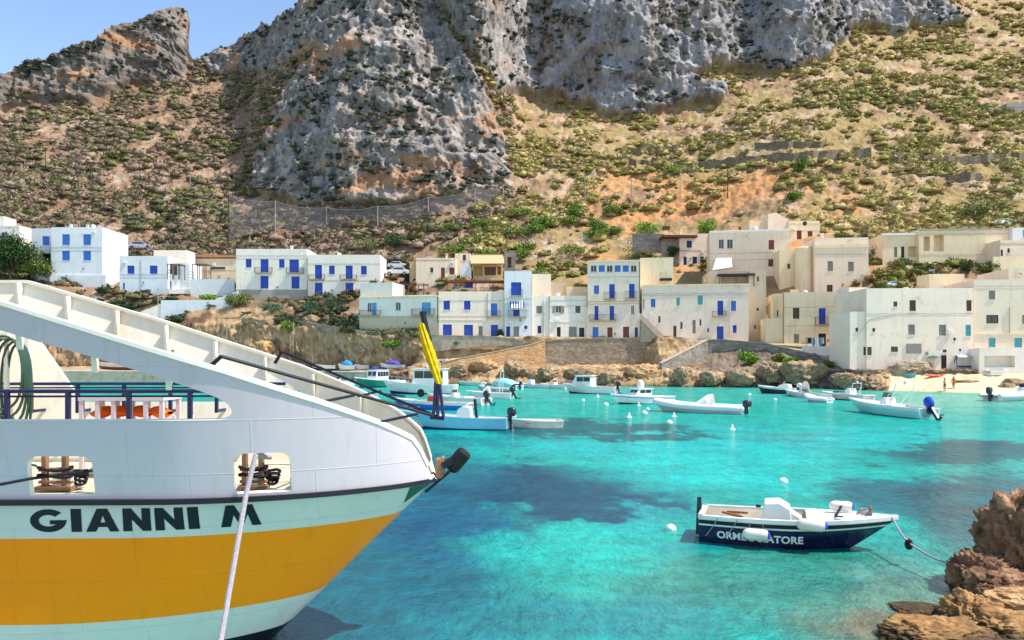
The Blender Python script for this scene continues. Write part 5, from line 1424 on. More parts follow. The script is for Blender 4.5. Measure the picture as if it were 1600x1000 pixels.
# ---- the dark blue boat in front
b = Boat('motor_boat', 'dark navy motor boat with white lettering on its side, lying off the rocks in front', (1096, 838), (1404, 862), 1.65, .7, .28,
         bands=((.765, gnavy), (.81, gel), (.915, gblk), (1., gel)), deck=.6, tw=.86, rake=1.25, top=gel)
L_ = b.L
c = b.console(-.45, .75, .75, .72, gel, False, 0., .3); MB().lathe([(0,0),(.06,0),(.06,.05),(0,.06)], 10, (-.85, -.2, .86)).build('instrument', gblk, c)
MB().prism([(-.12, .72), (.1, .6), (.14, .62), (-.1, .78)], -.3, .3).build('windscreen', gel, c)
MB().box(-1.5, -.95, -.5, .5, .3, .42).build('seat', gel2, b.root, bevel=.04)
MB().bar((-1.7,.2,.6), (-1.25,-.3,.62), .05).bar((-1.6,.3,.6), (-1.1,.1,.64), .05).bar((-1.45,.4,.58),(-1.2,-.45,.64),.04).build('wooden_slat', wood, b.root)
MB().bar((.85,-.35,.78), (1.05,.3,.98), .045).build('tiller_bar', gblk, b.root); MB().box(.85, 1.0, -.52, -.4, .80, .815).build('deck_hatch', gblk, b.root)
m = MB()
for y in (-.1, .1): m.tube([(1.62, y, .8), (1.62, y, 1.0)], .025, 6)
m.tube([(1.62, -.16, .95), (1.62, .16, .95)], .02, 6); m.build('mooring_cleat', rust, b.root)
m = MB()
for e in range(5): m.tube([(1.5+.16*math.cos(a)*(1-.1*e), .05+.16*math.sin(a)*(1-.1*e), .83+.02*e) for a in np.linspace(0, 6.2, 16)], .016, 5)
m.build('rope_coil', ropew, b.root, smooth=True)
MB().prism([(-L_/2-.14,.05),(-L_/2+.02,.05),(-L_/2+.0,.98),(-L_/2-.1,.98)], -.04, .04).build('rudder_head', gdkg, b.root, bevel=.01)
MB().prism([(-L_/2+.02,-.3),(-L_/2-.2,-.3),(-L_/2-.16,.02),(-L_/2+.02,.02)], -.03, .03).build('rudder', gel2, b.root)
# lettering on the starboard side (towards the viewer)
cu = bpy.data.curves.new('txt', 'FONT'); cu.body = 'ORMEGGIATORE'; cu.size = .34; cu.offset = .012; cu.extrude = 0; cu.space_character = 1.04; cu.resolution_u = 4
to = bpy.data.objects.new('txt', cu); me = bpy.data.meshes.new_from_object(to); bpy.data.objects.remove(to); bpy.data.curves.remove(cu)
bm = bmesh.new(); bm.from_mesh(me); bmesh.ops.triangulate(bm, faces=bm.faces)
xs_ = [v.co.x for v in bm.verts]; tw_ = max(xs_)-min(xs_)
for v in bm.verts:
    q_ = (v.co.x-min(xs_))/tw_; xx = -L_/2+.42+q_*1.92; rr = .47+.19*(v.co.y/.25)*1.0-.03*q_
    t = (xx+L_/2)/L_
    for _ in range(6):                              # walk t until the hull point stands at xx
        X_ = b.pt(t, rr)[0]; t += (xx-X_)/L_
    x_, y_, z_ = b.pt(t, rr); v.co = Vector((x_, -y_-.022, z_))
bm.normal_update(); bm.to_mesh(me); bm.free(); me.materials.clear(); me.materials.append(wtrim); link('name_lettering', me, b.root)
def fender(bt, x, y, z, l=.5, r=.13, ax='x', hang=True):
    f = MB(); pr = [(0,-l/2-.03),(r*.45,-l/2-.02),(r*.8,-l/2+.03),(r,-l/2+.1),(r,l/2-.1),(r*.8,l/2-.03),(r*.45,l/2+.02),(0,l/2+.03)]
    rows = [[(x+q, y+rd*math.cos(a), z+rd*math.sin(a)) for a in np.linspace(0, 2*math.pi, 15)[:-1]] for rd, q in pr]
    o = f.grid(rows[:6], 0, True).build('fender', buoyw, bt.root, smooth=True)
    MB().grid(rows[5:], 0, True).build('fender_cap', motorb, o, smooth=True)
    if hang:
        zz = bt.sheer(x)[0]; MB().tube([(x-.18, y+.02, z+r*.8), (x-.1, y+.1, zz+.02)], .01, 5).tube([(x+.18, y+.02, z+r*.8), (x+.1, y+.1, zz+.02)], .01, 5).build('lanyard', ropew, o)
_, yy = b.sheer(-.85); fender(b, -.88, -yy-.05, .34, .56, .135)
_, yy = b.sheer(.3); fender(b, .32, -yy-.04, .64, .6, .14)
fender(b, 1.02, .25, .92, .5, .12, hang=False)
for xx in (-1.75, -1.3):
    z, y = b.sheer(xx); MB().tube([(xx, -y-.02, z), (xx-.12, -y-.03, z-.22), (xx-.28, -y-.0, z-.45)], .01, 5).build('side_line', ropew, b.root)
bw = b.root.matrix_basis @ Vector((L_/2-.12, 0, .95)); 
bowp = Matrix.Translation(b.root.location) @ Matrix.Rotation(b.root.rotation_euler.z, 4, 'Z') @ Vector((L_/2-.15, -.05, b.sheer(L_/2-.1)[0]+.03))
kn = P(1420, 848, 15.8); end = P(1494, 884, 14.3)
rope('mooring_line', 'pale mooring line from the bow of the dark navy boat to the rocks', [bowp, kn, end], .022, ropew, .06)
r_ = thing('line_float', 'small black float knotted in the pale mooring line off the rocks', 'float', kn)
MB().lathe([(0,-.16),(.07,-.12),(.085,-.03),(.06,.06),(0,.08)], 10).build('float_body', rubber, r_, smooth=True)
MB().tube([(-.05,0,.05),(0,.04,.1),(.06,0,.06),(0,-.05,.09)], .022, 6).build('knot', ropew, r_)

# ---- the moored boats further out, left to right
b = Boat('wooden_boat', 'long light blue open boat with a white console, moored behind the ferry bow', (794, 671), (612, 668), 2.2, .8, .75, bands=((.34, antif), (1., glbl)), deck=.78, rake=.7, inner=gel2, top=glbl)
b.console(-b.L*.14, .8, 1.0, 1.15, gel, False, 0, .3); b.outboard(motor, sc_=1.1); b.thwarts([.6, 1.8]); MB().bar((-1.9,.3,.5),(-1.75,.3,1.9),.16).build('upright_engine_leg', motor, b.root); b.rail(b.L*.28, b.L*.48, .3)
b = Boat('rowing_boat', 'flat grey-green skiff floating just right of the light blue boat', (876, 667), (796, 669), 1.5, .5, .3, bands=((.3, ggrn), (1., gel2)), deck=.95, tw=.85, rake=.5, inner=floor, top=gel2); b.thwarts([-.7, .6])
b = Boat('small_boat', 'white and blue striped small boat with a red box and a round black fender aboard', (736, 641), (612, 637), 2.1, .7, .5, bands=((.4, gblue), (.75, gblue), (1., gel)), deck=.7, rake=.6)
MB().box(-.9, .1, -.5, .4, .25, 1.15).build('red_box', redp, b.root, bevel=.05); b.thwarts([1.2]); MB().tube([(1.6,-.9,1.35),(1.6,-1.08,1.35)], .38, 14).build('round_fender', rubber, b.root, bevel=.05); MB().bar((b.L/2-1.3,-.2,1.05),(b.L/2+.3,.0,1.2),.16).build('bow_cover', gdkg, b.root)
b = Boat('motor_boat', 'white motor boat with a tilted dark outboard beside the red box boat', (760, 633), (668, 628), 2.1, .7, .45, bands=((.35, gel2), (1., gel)), deck=.6)
b.console(.1, .8, .8, 1.0); b.outboard(motor, tilt=38, sc_=1.3); MB().box(-1.9, -1.3, -.7, .7, .3, .75).build('seat', gel, b.root, bevel=.05); b.rail(b.L*.1, b.L*.45)
b = Boat('fishing_boat', 'largest white fishing boat with a tall wheelhouse, moored near the quay', (712, 616), (598, 615), 3.4, 1.3, .6, bands=((.3, antif), (1., gel)), deck=.5, rake=.6, inner=gel2)
b.cabin(-3.6, .6, 2.3, 2.3, .9, gel, nwin=3); b.mast(-1.5, 5.5); MB().lathe([(0,0),(.25,0),(.35,.2),(.3,.5),(0,.6)], 12, (-1.2, 0, 3.4)).build('radar_dome', gel, b.root, smooth=True); b.rail(b.L*.1, b.L*.46, .6); MB().box(2., 4., -.8, .8, 1.2, 1.75).build('fore_locker', gel, b.root, bevel=.08)
b = Boat('fishing_boat', 'green-hulled boat with a white windowed wheelhouse, moored at the quay', (612, 604), (554, 607), 2.9, 1.2, .7, bands=((.3, antif), (.9, ggrn), (1., gel)), deck=.5, rake=.8)
b.cabin(-2.6, .6, 1.9, 1.9, .8, gel, nwin=4); MB().tube([(.8,-1.35,.55),(.8,-1.5,.55)], .34, 14).build('tyre_fender', rubber, b.root); b.rail(b.L*.1, b.L*.46, .5)
b = Boat('small_boat', 'white open boat with a console by the quay, left of the green-hulled boat', (550, 601), (508, 603), 2., .7, .4, deck=.6); b.console(.2, .8, .8, 1.); b.outboard(motor)
b = Boat('sailing_boat', 'white boat with a blue pilot hood near the quay, seen over the ferry bow rim', (478, 600), (440, 601), 2.1, .8, .4, bands=((.5, gblue), (1., gel)), deck=.6); b.cabin(-1.2, .8, 1.4, 1.1, .7, gblue, nwin=2); b.mast(.2, 3.5)
b = Boat('motor_boat', 'white launch with a round white radar post and dark outboard, right of the fishing boat', (800, 623), (728, 622), 2.2, .7, .4, bands=((.4, gel2), (1., gel)), deck=.55); b.console(.2, .8, .9, 1.2); b.rollbar(-1.4, 1.4, 2.4, -.2); b.outboard(motor, tilt=30, sc_=1.2)
b = Boat('inflatable_boat', 'small grey inflatable with a black outboard behind the launch with the radar post', (800, 614), (750, 613), 1.8, .5, .3, bands=((1., hypg),), deck=.5); b.tubes(.26, hypg); b.outboard(motor, sc_=1.1)
b = Boat('covered_boat', 'aqua-covered boat moored between the launch and the small open boats', (812, 609), (766, 607), 2.2, .7, .5, bands=((1., gaqua),), deck=.5); b.cover(-b.L*.4, b.L*.35, .9, gaqua); b.outboard(motor)
b = Boat('small_boat', 'low white open boat with a box console, left of the cabin cruiser', (862, 607), (806, 605), 2., .6, .4, bands=((.35, gdkg), (1., gel)), deck=.6); b.console(.5, .9, 1.1, 1.2); b.thwarts([-1.])
b = Boat('small_boat', 'white open dinghy with a bare mast thwart lying close behind the cabin cruiser stern', (888, 608), (844, 606), 1.8, .6, .4, deck=.7); b.console(-.2, .7, .8, .9); b.mast(.8, 1.8)
b = Boat('cabin_cruiser', 'white cabin cruiser with two dark windows, moored in front of the tall sea wall', (964, 616), (879, 614), 2.5, 1.0, .5, bands=((.3, gdkg), (1., gel)), deck=.5, rake=.7); b.cabin(-.6, 2.2, 1.9, 1.4, .9, gel, nwin=2, slope=.7); b.outboard(motor, tilt=10, sc_=1.2); b.rail(b.L*.1, b.L*.46, .45)
b = Boat('sailing_boat', 'slim white boat with a small raised cabin, moored left of the sprayhood inflatable', (1047, 629), (954, 632), 2.2, .75, .6, bands=((.3, gdkg), (.8, gel), (.86, gblue), (1., gel)), deck=.35, rake=.8, inner=gel2); b.cabin(-.9, 1.2, 1.3, .75, .7, gel, nwin=2, slope=.5); MB().lathe([(0,0),(.3,0),(.36,.3),(.26,.7),(0,.8)], 12, (.2, .2, 1.55)).build('spray_cover', cloth, b.root, smooth=True); b.rail(.9, b.L*.46, .3)
b = Boat('inflatable_boat', 'grey-white inflatable with a white triangular sprayhood and twin black outboards', (1163, 647), (1024, 642), 1.9, .52, .5, bands=((.5, gel2), (1., hyp)), deck=.3, inner=gel2); b.tubes(.27, hyp); b.hood(-1.15, .6, 1.5, 1.05); b.outboard(motor, y=.32, sc_=1.1); b.outboard(motor, y=-.32, sc_=1.1)
MB().box(-b.L*.45, b.L*.3, -1.3, -1.26, .28, .36).build('rub_stripe', gdkg, b.root)
b = Boat('small_boat', 'dark-hulled boat with a white covered console, moored before the dark shore rocks', (1246, 616), (1184, 614), 2.1, .8, .5, bands=((.8, gdkg), (1., gel)), deck=.6); b.console(-1.1, 1.1, 1.6, 1.2, gel); b.outboard(gel, sc_=1.2); b.thwarts([.4])
b = Boat('small_boat', 'slim white tender with an upright white hood, right of the dark-hulled boat', (1290, 625), (1226, 617), 1.8, .6, .4, deck=.45, bands=((.3, gdkg), (1., gel))); b.hood(-.5, .5, 1., 1.3)
b = Boat('inflatable_boat', 'very small white inflatable dinghy floating in front of the slim tender', (1297, 629), (1260, 627), 1.4, .36, .3, bands=((1., hyp),), deck=.2); b.tubes(.2, hyp)
b = Boat('motor_boat', 'low grey-white motor boat with a dark waterline behind the big rollbar boat', (1358, 627), (1284, 622), 2.1, .7, .3, bands=((.4, gdkg), (1., gel2)), deck=.5); b.console(-.9, .9, .9, 1.2, gel); b.rollbar(-1.6, 1.3, 1.2, -.2); MB().box(.3,1.2,-.5,.5,.7,.95).build('green_crate', ggrn, b.root)
b = Boat('motor_boat', 'long white motor boat with a leaning rollbar and blue-covered outboard, off the beach', (1452, 655), (1326, 641), 2.3, .85, .5, bands=((.42, gaqua), (.8, gaqua), (.86, gel), (1., gel)), deck=.4, rake=.8, inner=gel2); b.console(-.3, .85, .9, 1.3, gel); b.rollbar(-1.6, 1.7, 1.7, -.7); b.outboard(motorb, tilt=42, sc_=1.5); MB().box(-1.6,-.9,-.6,.6,.3,.85).build('seat', gel, b.root, bevel=.05); b.rail(.8, b.L*.45, .25)
b = Boat('inflatable_boat', 'large white inflatable with grey outboard at the right edge by the beach', (1548, 627), (1640, 622), 2.4, .7, .4, bands=((.4, gel2), (1., hyp)), deck=.4); b.tubes(.34, hyp); b.console(.2, .9, .9, 1.3); b.outboard(motorb if False else motor, sc_=1.5)
b = Boat('rowing_boat', 'pale green rowing boat between the fishing boat and the launch, nearest the quay end', (756, 603), (716, 602), 1.7, .6, .4, bands=((1., gaqua),), deck=.8); b.thwarts([-.6, .5])
b = Boat('small_boat', 'white boat with a slim mast tied up at the quay', (516, 606), (478, 607), 2., .8, .5, bands=((.4, gblue), (1., gel)), deck=.6); b.console(0, .8, .9, 1.1); b.mast(.9, 4.)
b = Boat('rowing_boat', 'small turquoise rowing boat floating over the ferry bow rim', (585, 622), (548, 620), 1.5, .5, .4, bands=((1., glbl),), deck=.8, top=glbl); b.thwarts([-.3, .6])
b = Boat('small_boat', 'white skiff with red trim in front of the quay boats, left of the rowboats', (640, 604), (604, 603), 1.9, .7, .4, bands=((.75, gel), (1., redp)), deck=.6); b.console(.1, .7, .8, 1.); b.outboard(motor)
# ---- boats laid up on the quay
def onquay(name, label, pa, pb, Y, bands, **k_):
    return Boat(name, label, (pa, 575, Y), (pb, 575, Y+.6), z=2.66, keel=.42, bands=bands, **k_)
b = onquay('rowing_boat', 'white rowing boat propped on the quay, left of the blue-covered boat', 524, 488, 145.5, ((.4, gdkg), (1., gel)), B=1.8, F=.65, deck=.8); b.thwarts([-.8, .4])
b = onquay('covered_boat', 'white boat under a bright blue tarpaulin on the quay', 555, 528, 143.5, ((1., gel),), B=1.8, F=.7); b.cover(-1.4, .9, .9, bcloth)
b = onquay('rowing_boat', 'white hull laid up on the quay right beside the blue tarpaulin boat', 578, 553, 143, ((1., gel2),), B=1.7, F=.7); b.thwarts([0])
b = onquay('covered_boat', 'blue and white boat under a violet tarpaulin on the quay', 632, 594, 139.5, ((.5, gblue), (1., gel)), B=1.9, F=.8); b.cover(-1.6, 1.2, .9, vcloth)
b = onquay('rowing_boat', 'pinkish upturned-looking old boat at the left end of the quay boats', 474, 450, 148.5, ((1., mat('faded_pink_paint', (206,150,128), .6, .15, 2)),), B=1.8, F=.7); b.cover(-1.4, 1.2, .4, mat('faded_canvas', (206,170,150), .8, .1, 3))
b = onquay('small_boat', 'white boat on blocks at the quay end, behind the fishing boat wheelhouse', 708, 676, 136.5, ((1., gel),), B=1.9, F=.9); b.cabin(-.8, .8, 1.3, .8, .8, gel, nwin=2)
b = onquay('small_boat', 'reddish-trimmed old boat on the quay seen through the ferry opening', 222, 150, 153, ((.5, redb), (1., gel2)), B=2.2, F=.9); b.cabin(-1.4, .6, 1.4, 1.0, .9, gel2, nwin=2); b.mast(1, 3)
b = Boat('rowing_boat', 'white dinghy drawn up on the sand in front of the garage', (1543, 585, 104.6), (1576, 583, 105.4), 1.5, .55, .4, bands=((1., gel),), deck=.8, z=2.3, keel=.3); b.thwarts([-.5, .4])
b = Boat('rowing_boat', 'turquoise dinghy pulled up on the pale beach nearest the rocks', (1412, 590, 105.5), (1432, 592, 104.5), 1.2, .45, .3, bands=((1., teal),), deck=.8, z=2.0, keel=.25, top=teal); b.thwarts([0])
def crates(label, px, Y, mt, n, cat='crate'):
    p = Vector((wx(px, Y), Y, 2.2)); o = thing('fish_crate', label, cat, p, random.random(), 'crates on the quay')
    for e in range(n):
        z = .32*e; m = MB().box(-.4, .4, -.28, .28, z+.004, z+.04)
        for y in (-.27, .27): m.box(-.4, .4, y-.012, y+.012, z+.04, z+.3)
        for x in (-.39, .39): m.box(x-.012, x+.012, -.258, .258, z+.04, z+.3)
        m.box(-.43, .43, -.31, -.285, z+.26, z+.3).box(-.43, .43, .285, .31, z+.26, z+.3); m.build('tray', mt, o)
crates('tall stack of red fish crates on the quay near the yellow flag', 668, 135, redp, 4); crates('low stack of red fish crates at the quay end', 655, 136, redp, 2); crates('stack of white fish crates on the quay behind the green-hulled boat', 642, 137, gel, 3); crates('blue fish crates on the quay left of the violet tarpaulin', 586, 140, gblue, 3)
# ---- buoys
def buoy(px, py, r, label, kind=0):
    p = sea(px, py); o = thing('mooring_buoy', label, 'buoy', p, random.random()*6, 'white mooring buoys on the bay')
    if kind == 0: pr = [(0,-.55),(.6,-.5),(.95,-.15),(1,.15),(.85,.55),(.5,.85),(.2,.95),(.13,1.0)]
    else: pr = [(0,-.4),(.8,-.35),(1,0),(.85,.3),(.45,.6),(.3,1.2),(.2,1.6),(.1,1.7)]
    MB().lathe([(a*r, b_*r) for a, b_ in pr], 16).build('float_body', buoyw, o, smooth=True)
    z = pr[-1][1]*r
    MB().lathe([(.12*r, z-.02), (.12*r, z+.12*r), (0, z+.13*r)], 8).tube([(.16*r*math.cos(a), 0, z+.24*r+.16*r*math.sin(a)) for a in np.linspace(0, 6.28, 11)[:-1]], .04*r, 5, close=True).build('ring', steel, o)
for a in ((1048, 827, .145, 'round white buoy floating just left of the dark navy boat', 0), (1224, 753, .16, 'lone white buoy above the bow of the dark navy boat', 0),
          (1144, 671, .2, 'pear-shaped white buoy below the twin outboards of the sprayhood inflatable', 1), (1046, 661, .22, 'leaning white buoy nearest below the sprayhood inflatable bow', 0),
          (1053, 651, .2, 'small white buoy touching the underside of the sprayhood inflatable', 1), (1007, 646, .24, 'larger of two white buoys off the inflatable bow', 0),
          (1012, 640, .18, 'smaller white buoy tucked behind its larger neighbour off the inflatable bow', 0), (983, 652, .22, 'white buoy left of the pair off the inflatable bow', 1),
          (947, 633, .26, 'white buoy at the bow of the slim boat with the raised cabin', 0), (998, 634, .2, 'white buoy under the hull of the slim boat with the raised cabin', 1),
          (911, 626, .2, 'white buoy in front of the cabin cruiser with two dark windows', 0), (934, 620, .2, 'tiny white buoy right against the cabin cruiser side', 1),
          (800, 651, .34, 'big round white buoy between the light blue boat and the skiff', 0), (1211, 625, .22, 'white buoy below the dark-hulled boat near the shore rocks', 0),
          (1171, 617, .22, 'white buoy left of the dark-hulled boat near the shore rocks', 0), (798, 665, .2, 'little white buoy at the stern of the light blue boat', 0)): buoy(*a)
# ================================================================== foreground rocks
def rockmat(name, c1, c2, c3):
    t = NT(name); co = t.co()
    n = t.noise(co, .9, 8, .7, .4); col = t.ramp(n, [(.3, lin(c1)), (.5, lin(c2)), (.72, lin(c3))])
    n2 = t.noise(co, 5., 8, .75, .5); col = t.mix(t.ramp(n2, [(.36, (.8,.8,.8)), (.52, (0,0,0))]), col, k(lin(c1), .45))
    ge = t.new('ShaderNodeNewGeometry'); sz_ = t.new('ShaderNodeSeparateXYZ'); t.l.new(ge.outputs['Position'], sz_.inputs[0])
    ad = t.new('ShaderNodeMath', operation='MULTIPLY_ADD'); t.l.new(n, ad.inputs[0]); ad.inputs[1].default_value = -.22; t.l.new(sz_.outputs[2], ad.inputs[2])
    col = t.mix(t.ramp(ad.outputs[0], [(0., (.85,.85,.85)), (.12, (0,0,0))]), col, (.035, .03, .018))      # weed and wet stone at the waterline
    v = t.new('ShaderNodeTexVoronoi'); v.inputs['Scale'].default_value = 7.; t.l.new(co, v.inputs['Vector'])
    h = t.mix(.5, n2, v.outputs['Distance']); t.bump(h, .9, .07)
    return t.fin(col, .85, .2)
rk_br = rockmat('brown_pitted_rock', (76,54,42), (146,108,80), (206,172,136))
rk_gd = rockmat('golden_rock', (88,64,44), (168,126,78), (214,178,122))
rk_tn = rockmat('tan_rock', (140,104,70), (190,150,104), (220,190,146))
rk_sh = rockmat('shore_rock', (98,82,66), (160,134,104), (204,176,136))
def boulder(name, label, c, size, mt, seed, cat='rock', sub=6, rough=1., rz=0., group=None, strata=0.):
    v, f = ico(sub); n = v*1.0; rg_ = np.random.default_rng(seed*13+5)
    pn = rg_.normal(size=(22, 3)); pn /= np.linalg.norm(pn, axis=1)[:,None]; po = .72+.3*rg_.random(22)
    nn_ = n+.13*np.stack([fbm(n*1.8+seed+q, 4) for q in (0, 40, 80)], 1); nn_ /= np.linalg.norm(nn_, axis=1)[:,None]
    dt_ = nn_@pn.T; cut = np.min(np.where(dt_ > .12, po[None]/np.maximum(dt_, .12), 9.), axis=1)     # broken flat by joints
    d = np.minimum(cut, 1.25)*.95+.1*fbm(n*1.3+seed*7.7, 3)+rough*(.07*ridged(n*2.1+seed*3.1, 4, .6)+.1*fbm(n*4+seed, 5, .65)+.045*ridged(n*9+seed, 4, .6))
    if strata: d = d+strata*np.sin((n[:,2]+.15*n[:,0]+.1*fbm(n*2+seed, 3))*14)*.05
    v = v*d[:,None]
    v = np.sign(v)*np.abs(v)**.9
    v = v*np.array(size)[None]
    o = link(name, np_mesh(name, v, f, None, True)); o.data.materials.append(mt)
    o.location = c; o.rotation_euler = (0, 0, rz); return tag(o, label, cat, group)
def rk(px, py, Y): return P(px, py, Y)
boulder('rock', 'tall reddish-brown pitted rock at the right edge, its top above the water', rk(1626, 884, 14.2), (1.1,.8,1.35), rk_br, 1, rough=1.2)
boulder('rock', 'pale-topped rock peak at the right edge, highest of the foreground rocks', rk(1602, 830, 14.6), (.72,.6,.48), rk_br, 2, rough=1.2)
boulder('rock', 'dark pitted rock knob overhanging the water where the mooring line ends', rk(1527, 904, 14.0), (.52,.46,.5), rk_br, 3, rough=1.5)
boulder('rock', 'reddish sloping rock slab between the dark knob and the right edge', rk(1576, 920, 13.6), (.85,.55,.42), rk_br, 4, rough=.9, rz=.3)
boulder('rock', 'squared tan rock block near the lower right corner', rk(1592, 938, 12.7), (.46,.34,.2), rk_tn, 5, rough=.6, strata=1.)
boulder('rock', 'broad flat golden rock at the lower right corner', rk(1580, 986, 12.0), (.85,.5,.32), rk_gd, 6, rough=1.)
boulder('rock', 'round golden-brown rock at the water edge, right of the shallow pool', rk(1525, 966, 12.4), (.5,.46,.34), rk_gd, 7, rough=1.4)
boulder('rock', 'golden rock ledge running out to the left at the bottom edge', rk(1462, 996, 11.7), (.95,.5,.25), rk_gd, 8, rough=1.1)
boulder('rock', 'low wet rock barely breaking the surface left of the dark knob', rk(1440, 955, 13.0), (.55,.35,.1), rk_gd, 9, rough=.8)
boulder('rock', 'small rust-coloured rock wedged under the dark knob', rk(1545, 935, 13.2), (.3,.3,.26), rk_br, 10, rough=1.2)
boulder('rock', 'flat dark ledge under the golden rocks at the bottom right', rk(1530, 1030, 11.2), (1.3,.5,.25), rk_br, 11, rough=1.)
boulder('rock', 'large backing rock behind the tall reddish one, mostly past the right edge', rk(1720, 900, 14.2), (1.1,.9,1.2), rk_br, 12, rough=1.1)
# ---- boulders of the far shore
sp = [((412,512,162),(4.2,3,3.0),'huge rounded tan boulder on the bank above the quay'), ((420,552,158),(3.6,3,2.6),'orange-brown boulder at the foot of the huge rounded one'), ((492,503,158),(2.6,2,1.3),'pale rounded boulder at the top of the road wall'),
      ((531,557,148),(1.6,1.4,2.0),'pale boulder standing behind the quay boats'), ((575,552,144.8),(1.5,1.3,2.0),'whitish upright rock by the violet tarpaulin boat'), ((806,578,131),(3.4,2,1.6),'tan boulder below the left end of the tall sea wall'),
      ((860,583,128),(3.6,1.8,1.3),'flat tan shelf rock under the tall sea wall'), ((905,586,126.5),(3.4,1.6,1.2),'long pale shelf rock beneath the middle of the tall sea wall'), ((958,590,125.5),(3.2,1.6,1.2),'pale ledge right of the shelf rocks under the tall sea wall'), ((1008,586,125.5),(2.6,1.6,1.5),'orange boulder at the foot of the orange bank'),
      ((1070,590,121),(2.2,1.6,1.8),'craggy grey rock at the foot of the peaked ramp wall'), ((1112,592,119.5),(2.6,1.6,1.4),'dark grey boulder right under the wall peak'), ((1150,594,118.5),(2.6,1.5,1.5),'brownish boulder at the waterline right of the wall peak'), ((1205,582,118),(3.6,2,1.8),'dark overhanging rock below the bright green bush'), ((1258,583,114),(3.8,2,1.8),'biggest dark shore rock, left of the low beach wall'),
      ((1322,595,109.6),(3.0,1.6,1.3),'stepped tan rock beneath the low beach wall'), ((1362,599,107.5),(2.4,1.4,1.0),'last tan rock before the pale beach'), ((755,574,133),(2.8,1.8,1.4),'reddish boulder on the bank under the ramp wall'), ((715,580,132),(2.4,1.6,1.3),'boulder by the water at the low end of the ramp wall')]
for i, (c, s_, lb) in enumerate(sp):
    boulder('boulder', lb, P(*c), s_, rk_sh if i not in (1, 9, 17) else rk_tn, 30+i, 'boulder', 5, 1.1, random.random()*3, 'boulders along the far shore')
for i, (px, py, Y, s_, lb) in enumerate(((1588,600,101,(1.5,1.1,.7),'low brown rock on the beach at the right edge'), (1575,604,100,(.9,.7,.5),'smaller brown rock in front of the low beach rock'), (1510,596,104,(1.6,.6,.25),'flat pale stone slab lying on the beach'))):
    boulder('boulder', lb, P(px, py, Y), s_, rk_sh, 70+i, 'boulder', 4, 1., 0, 'boulders along the far shore')

# ================================================================== trees and bushes
def leafmat(name, c):
    t = NT(name); a = t.new('ShaderNodeVertexColor', layer_name='tint'); t.l.new(a.outputs[0], t.b.inputs['Base Color'])
    return t.fin(None, .6, .2)
lm = leafmat('leaves', 0); bark = mat('bark', (104,84,66), .9, .25, 4, .03, .1)
def crown_mesh(name, lumps, n, leaf, cols_, seed, spiky=0.):
    rg = np.random.default_rng(seed); V, Fc, Cc = [], [], []
    pal = np.array([lin(c) for c in cols_]); tot = sum(a[3]*a[4]*a[5] for a in lumps); b = 0
    for (cx_, cy_, cz_, rx, ry, rz_) in lumps:
        nn = max(20, int(n*rx*ry*rz_/tot)); q = rg.normal(size=(nn, 3)); q /= np.linalg.norm(q, axis=1)[:,None]
        q *= (rg.random(nn)**.38)[:,None]*(1+.18*rg.normal(size=nn))[:,None]
        c = q*np.array([rx, ry, rz_])+np.array([cx_, cy_, cz_]); ncl = fbm(c*.9+seed, 3)
        for j in range(nn):
            if ncl[j] < -.55: continue
            a = rg.normal(size=3); a /= np.linalg.norm(a); e = np.cross(a, rg.normal(size=3)); e /= np.linalg.norm(e)
            if spiky: a = q[j]/max(1e-3, np.linalg.norm(q[j]))+.3*rg.normal(size=3); e = e*.25; a = a*(1+spiky)
            l = leaf*(.6+.8*rg.random())
            V.append(np.stack([c[j]-a*l, c[j]+e*l*.55, c[j]+a*l, c[j]-e*l*.55])); Fc.append([b, b+1, b+2, b+3]); b += 4
            ci = pal[rg.integers(len(pal))]*(.75+.5*rg.random()); Cc.append(np.tile(ci, (4, 1)))
    return np_mesh(name, np.concatenate(V), np.array(Fc), np.clip(np.concatenate(Cc), 0, 1), False)
def plant(name, label, base, lumps, n, leaf, cols_, seed, trunk=None, cat='bush', group=None, spiky=0.):
    r = thing(name, label, cat, base, 0, group)
    o = link('crown' if trunk else 'foliage', crown_mesh('crown', lumps, n, leaf, cols_, seed, spiky), r); o.data.materials.append(lm)
    if trunk:
        m = MB(); th, tr = trunk
        m.tube([(0,0,-.8), (.08,0,th*.4), (-.05,.05,th*.8), (.0,0,th*1.15)], [tr*1.3, tr, tr*.8, tr*.5], 8)
        for (cx_, cy_, cz_, *_r) in lumps[:6]: m.tube([(0,0,th*.65), (cx_*.5, cy_*.5, (th*.75+cz_)/2), (cx_*.9, cy_*.9, cz_)], [tr*.55, tr*.35, tr*.12], 6)
        m.build('trunk', bark, r, smooth=True)
    else:
        m = MB()
        for (cx_, cy_, cz_, *_r) in lumps[:5]: m.tube([(0,0,-.4), (cx_*.5, cy_*.5, cz_*.5), (cx_, cy_, cz_)], [.06,.045,.02], 5)
        m.build('stem', bark, r)
    return r
def lumps_for(w_, h, seed, z0=0., n=9):
    rg = np.random.default_rng(seed); o = []
    for i in range(n):
        a = rg.random()*6.28; rr = rg.random()**.6
        o.append((w_*.34*rr*math.cos(a), w_*.3*rr*math.sin(a), z0+h*(.3+.42*rg.random()*(1.1-.5*rr)), w_*(.17+.09*rg.random()), w_*(.17+.09*rg.random()), h*(.2+.1*rg.random())))
    return o
DG = [(38,64,34),(52,80,40),(66,92,44),(84,106,52),(30,50,32)]; BG = [(110,152,44),(130,170,52),(96,134,40),(150,180,70),(80,116,40)]; OG = [(98,112,54),(120,128,62),(80,98,46),(140,140,74)]; BGn = [(44,84,64),(56,98,70),(34,66,56),(74,110,80)]
